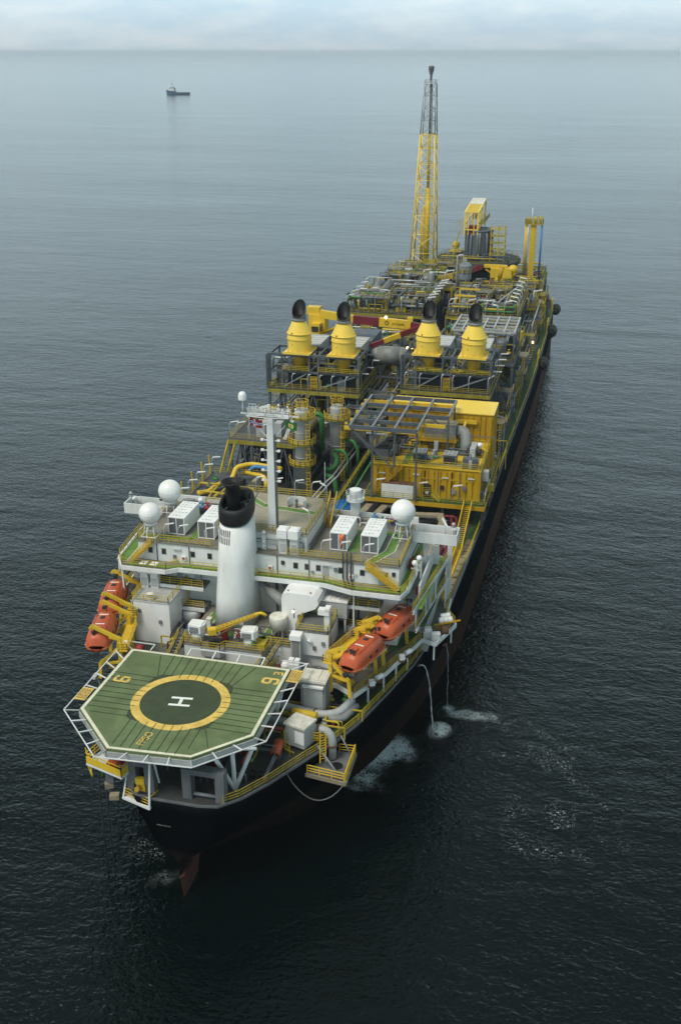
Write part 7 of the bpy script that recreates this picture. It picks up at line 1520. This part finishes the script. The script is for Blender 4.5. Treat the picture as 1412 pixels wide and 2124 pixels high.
lamps('the near rail of the port flat deck','port','lamp posts on the plant',[(-25,90.8,24.3),(-23.6,90.8,24.3),(-21.2,90.8,24.3),(-18.4,90.8,24.3),(-13.4,90.8,24.3)],.3,1.2)
lamps('the near rail of the port turbine module','port','lamp posts on the plant',[(-20,116.9,26.9),(-16.6,116.9,26.9),(-14,116.9,26.9),(-11.4,116.9,26.9),(-8.4,116.9,26.9)],.9,1.2)
lamps('the inner rail of the port turbine module','near','lamp posts on the plant',[(-5.6,120,26.9),(-5.6,125,26.9),(-5.6,131,26.9),(-5.6,137,26.9)],-.5,1.3)
lamps('the near rail of the starboard turbine module','port','lamp posts on the plant',[(3.2,122.5,26.9),(6.4,122.5,26.9),(11.0,122.5,26.9),(13.4,122.5,26.9),(16.8,122.5,26.9),(20.8,122.5,26.9)],1.0,1.3)
lamps('the starboard rail of the starboard turbine module','near','lamp posts on the plant',[(21.2,127,26.9),(21.2,132,26.9),(21.2,137,26.9),(21.2,142,26.9)],-.3,1.4)
lamps('the inner rail of the port cooler module','near','lamp posts on the plant',[(-3.2,188,27.9),(-3.2,192,27.9),(-3.2,196,27.9),(-3.2,200,27.9),(-3.2,204,27.9),(-3.2,208,27.9),(-3.2,212,27.9)],.2,1.7)
lamps('the port rail of the cooler module','near','lamp posts on the plant',[(-25.4,189,27.9),(-25.4,195,27.9),(-25.4,201,27.9),(-25.4,207,27.9),(-25.4,213,27.9)],.2,1.5)
lamps('the starboard rail of the separator module','near','lamp posts on the plant',[(20.4,196,26.6),(20.4,201,26.6),(20.4,206,26.6),(20.4,211,26.6),(20.4,217,26.6),(20.4,223,26.6),(20.4,229,26.6)],2.9,1.6)
lamps('the near rail of the separator module','port','lamp posts on the plant',[(2,195,26.6),(7,195,26.6),(12,195,26.6),(17,195,26.6)],.4,1.6)
lamps('the forward crane module','port','lamp posts on the plant',[(3,234.4,21.4),(8,234.4,21.4),(17,234.4,21.4),(22,234.4,21.4)],.2,1.8)
lamps('the flare base module rail','port','lamp posts on the plant',[(-23,234.4,26.2),(-18,234.4,26.2),(-12,234.4,26.2),(-5,234.4,26.2)],.2,1.8)
lamps('the power house platform rail','port','lamp posts on the plant',[(5.4,82.6,18.5),(13.2,82.6,18.5),(19.4,82.6,18.5)],.2,1.2)
lamps('the starboard edge gear','near','lamp posts on the plant',[(23.6,118,14),(23.9,134,14),(24.4,152,14),(24.6,172,14),(24.8,212,14),(24.8,236,14),(24.6,258,14)],2.9,1.6)
def lit(x,y,z,lab,r=.33):
    t=thing('lit_floodlight',lab,'floodlight',(x,y,z),'lit floodlights on the plant'); obj('lamp', MB().sphere((x,y,z),r,10,6),'lit',t); obj('bracket', MB().beam((x,y+.4,z-1.2),(x,y+.4,z+.2),.14).beam((x,y+.4,z+.1),(x,y+.2,z+.1),.12),'midgrey',t)
lit(-20.9,89.9,18.3,'lit lamp glowing under the port flat deck module',.3); lit(-12.4,213.6,28.6,'lit lamp on the port upper pipe deck',.45); lit(-5.2,213.4,28.6,'lit lamp at the foot of the silver column',.45); lit(-20.2,233.6,28.4,'lit lamp on the flare base module rail',.5)
lit(-2.2,155.6,27.2,'left lit lamp of the pair behind the second stack',.35); lit(-1.0,155.6,27.3,'right lit lamp of the pair behind the second stack',.35); lit(24.6,205,18,'lit lamp low at the starboard deck edge by the fenders',.35); lit(20.6,243,21.6,'lit lamp at the starboard edge of the forward crane module',.35); lit(-4.4,139.3,38.2,'lit lamp on top of the long crane boom',.35)
lit(6.2,26.3,24.6,'lit lamp at the corner of the white intake hood',.18); lit(3.0,67,18.4,'lit lamp below the lookout turret by the blue tarpaulin',.3)
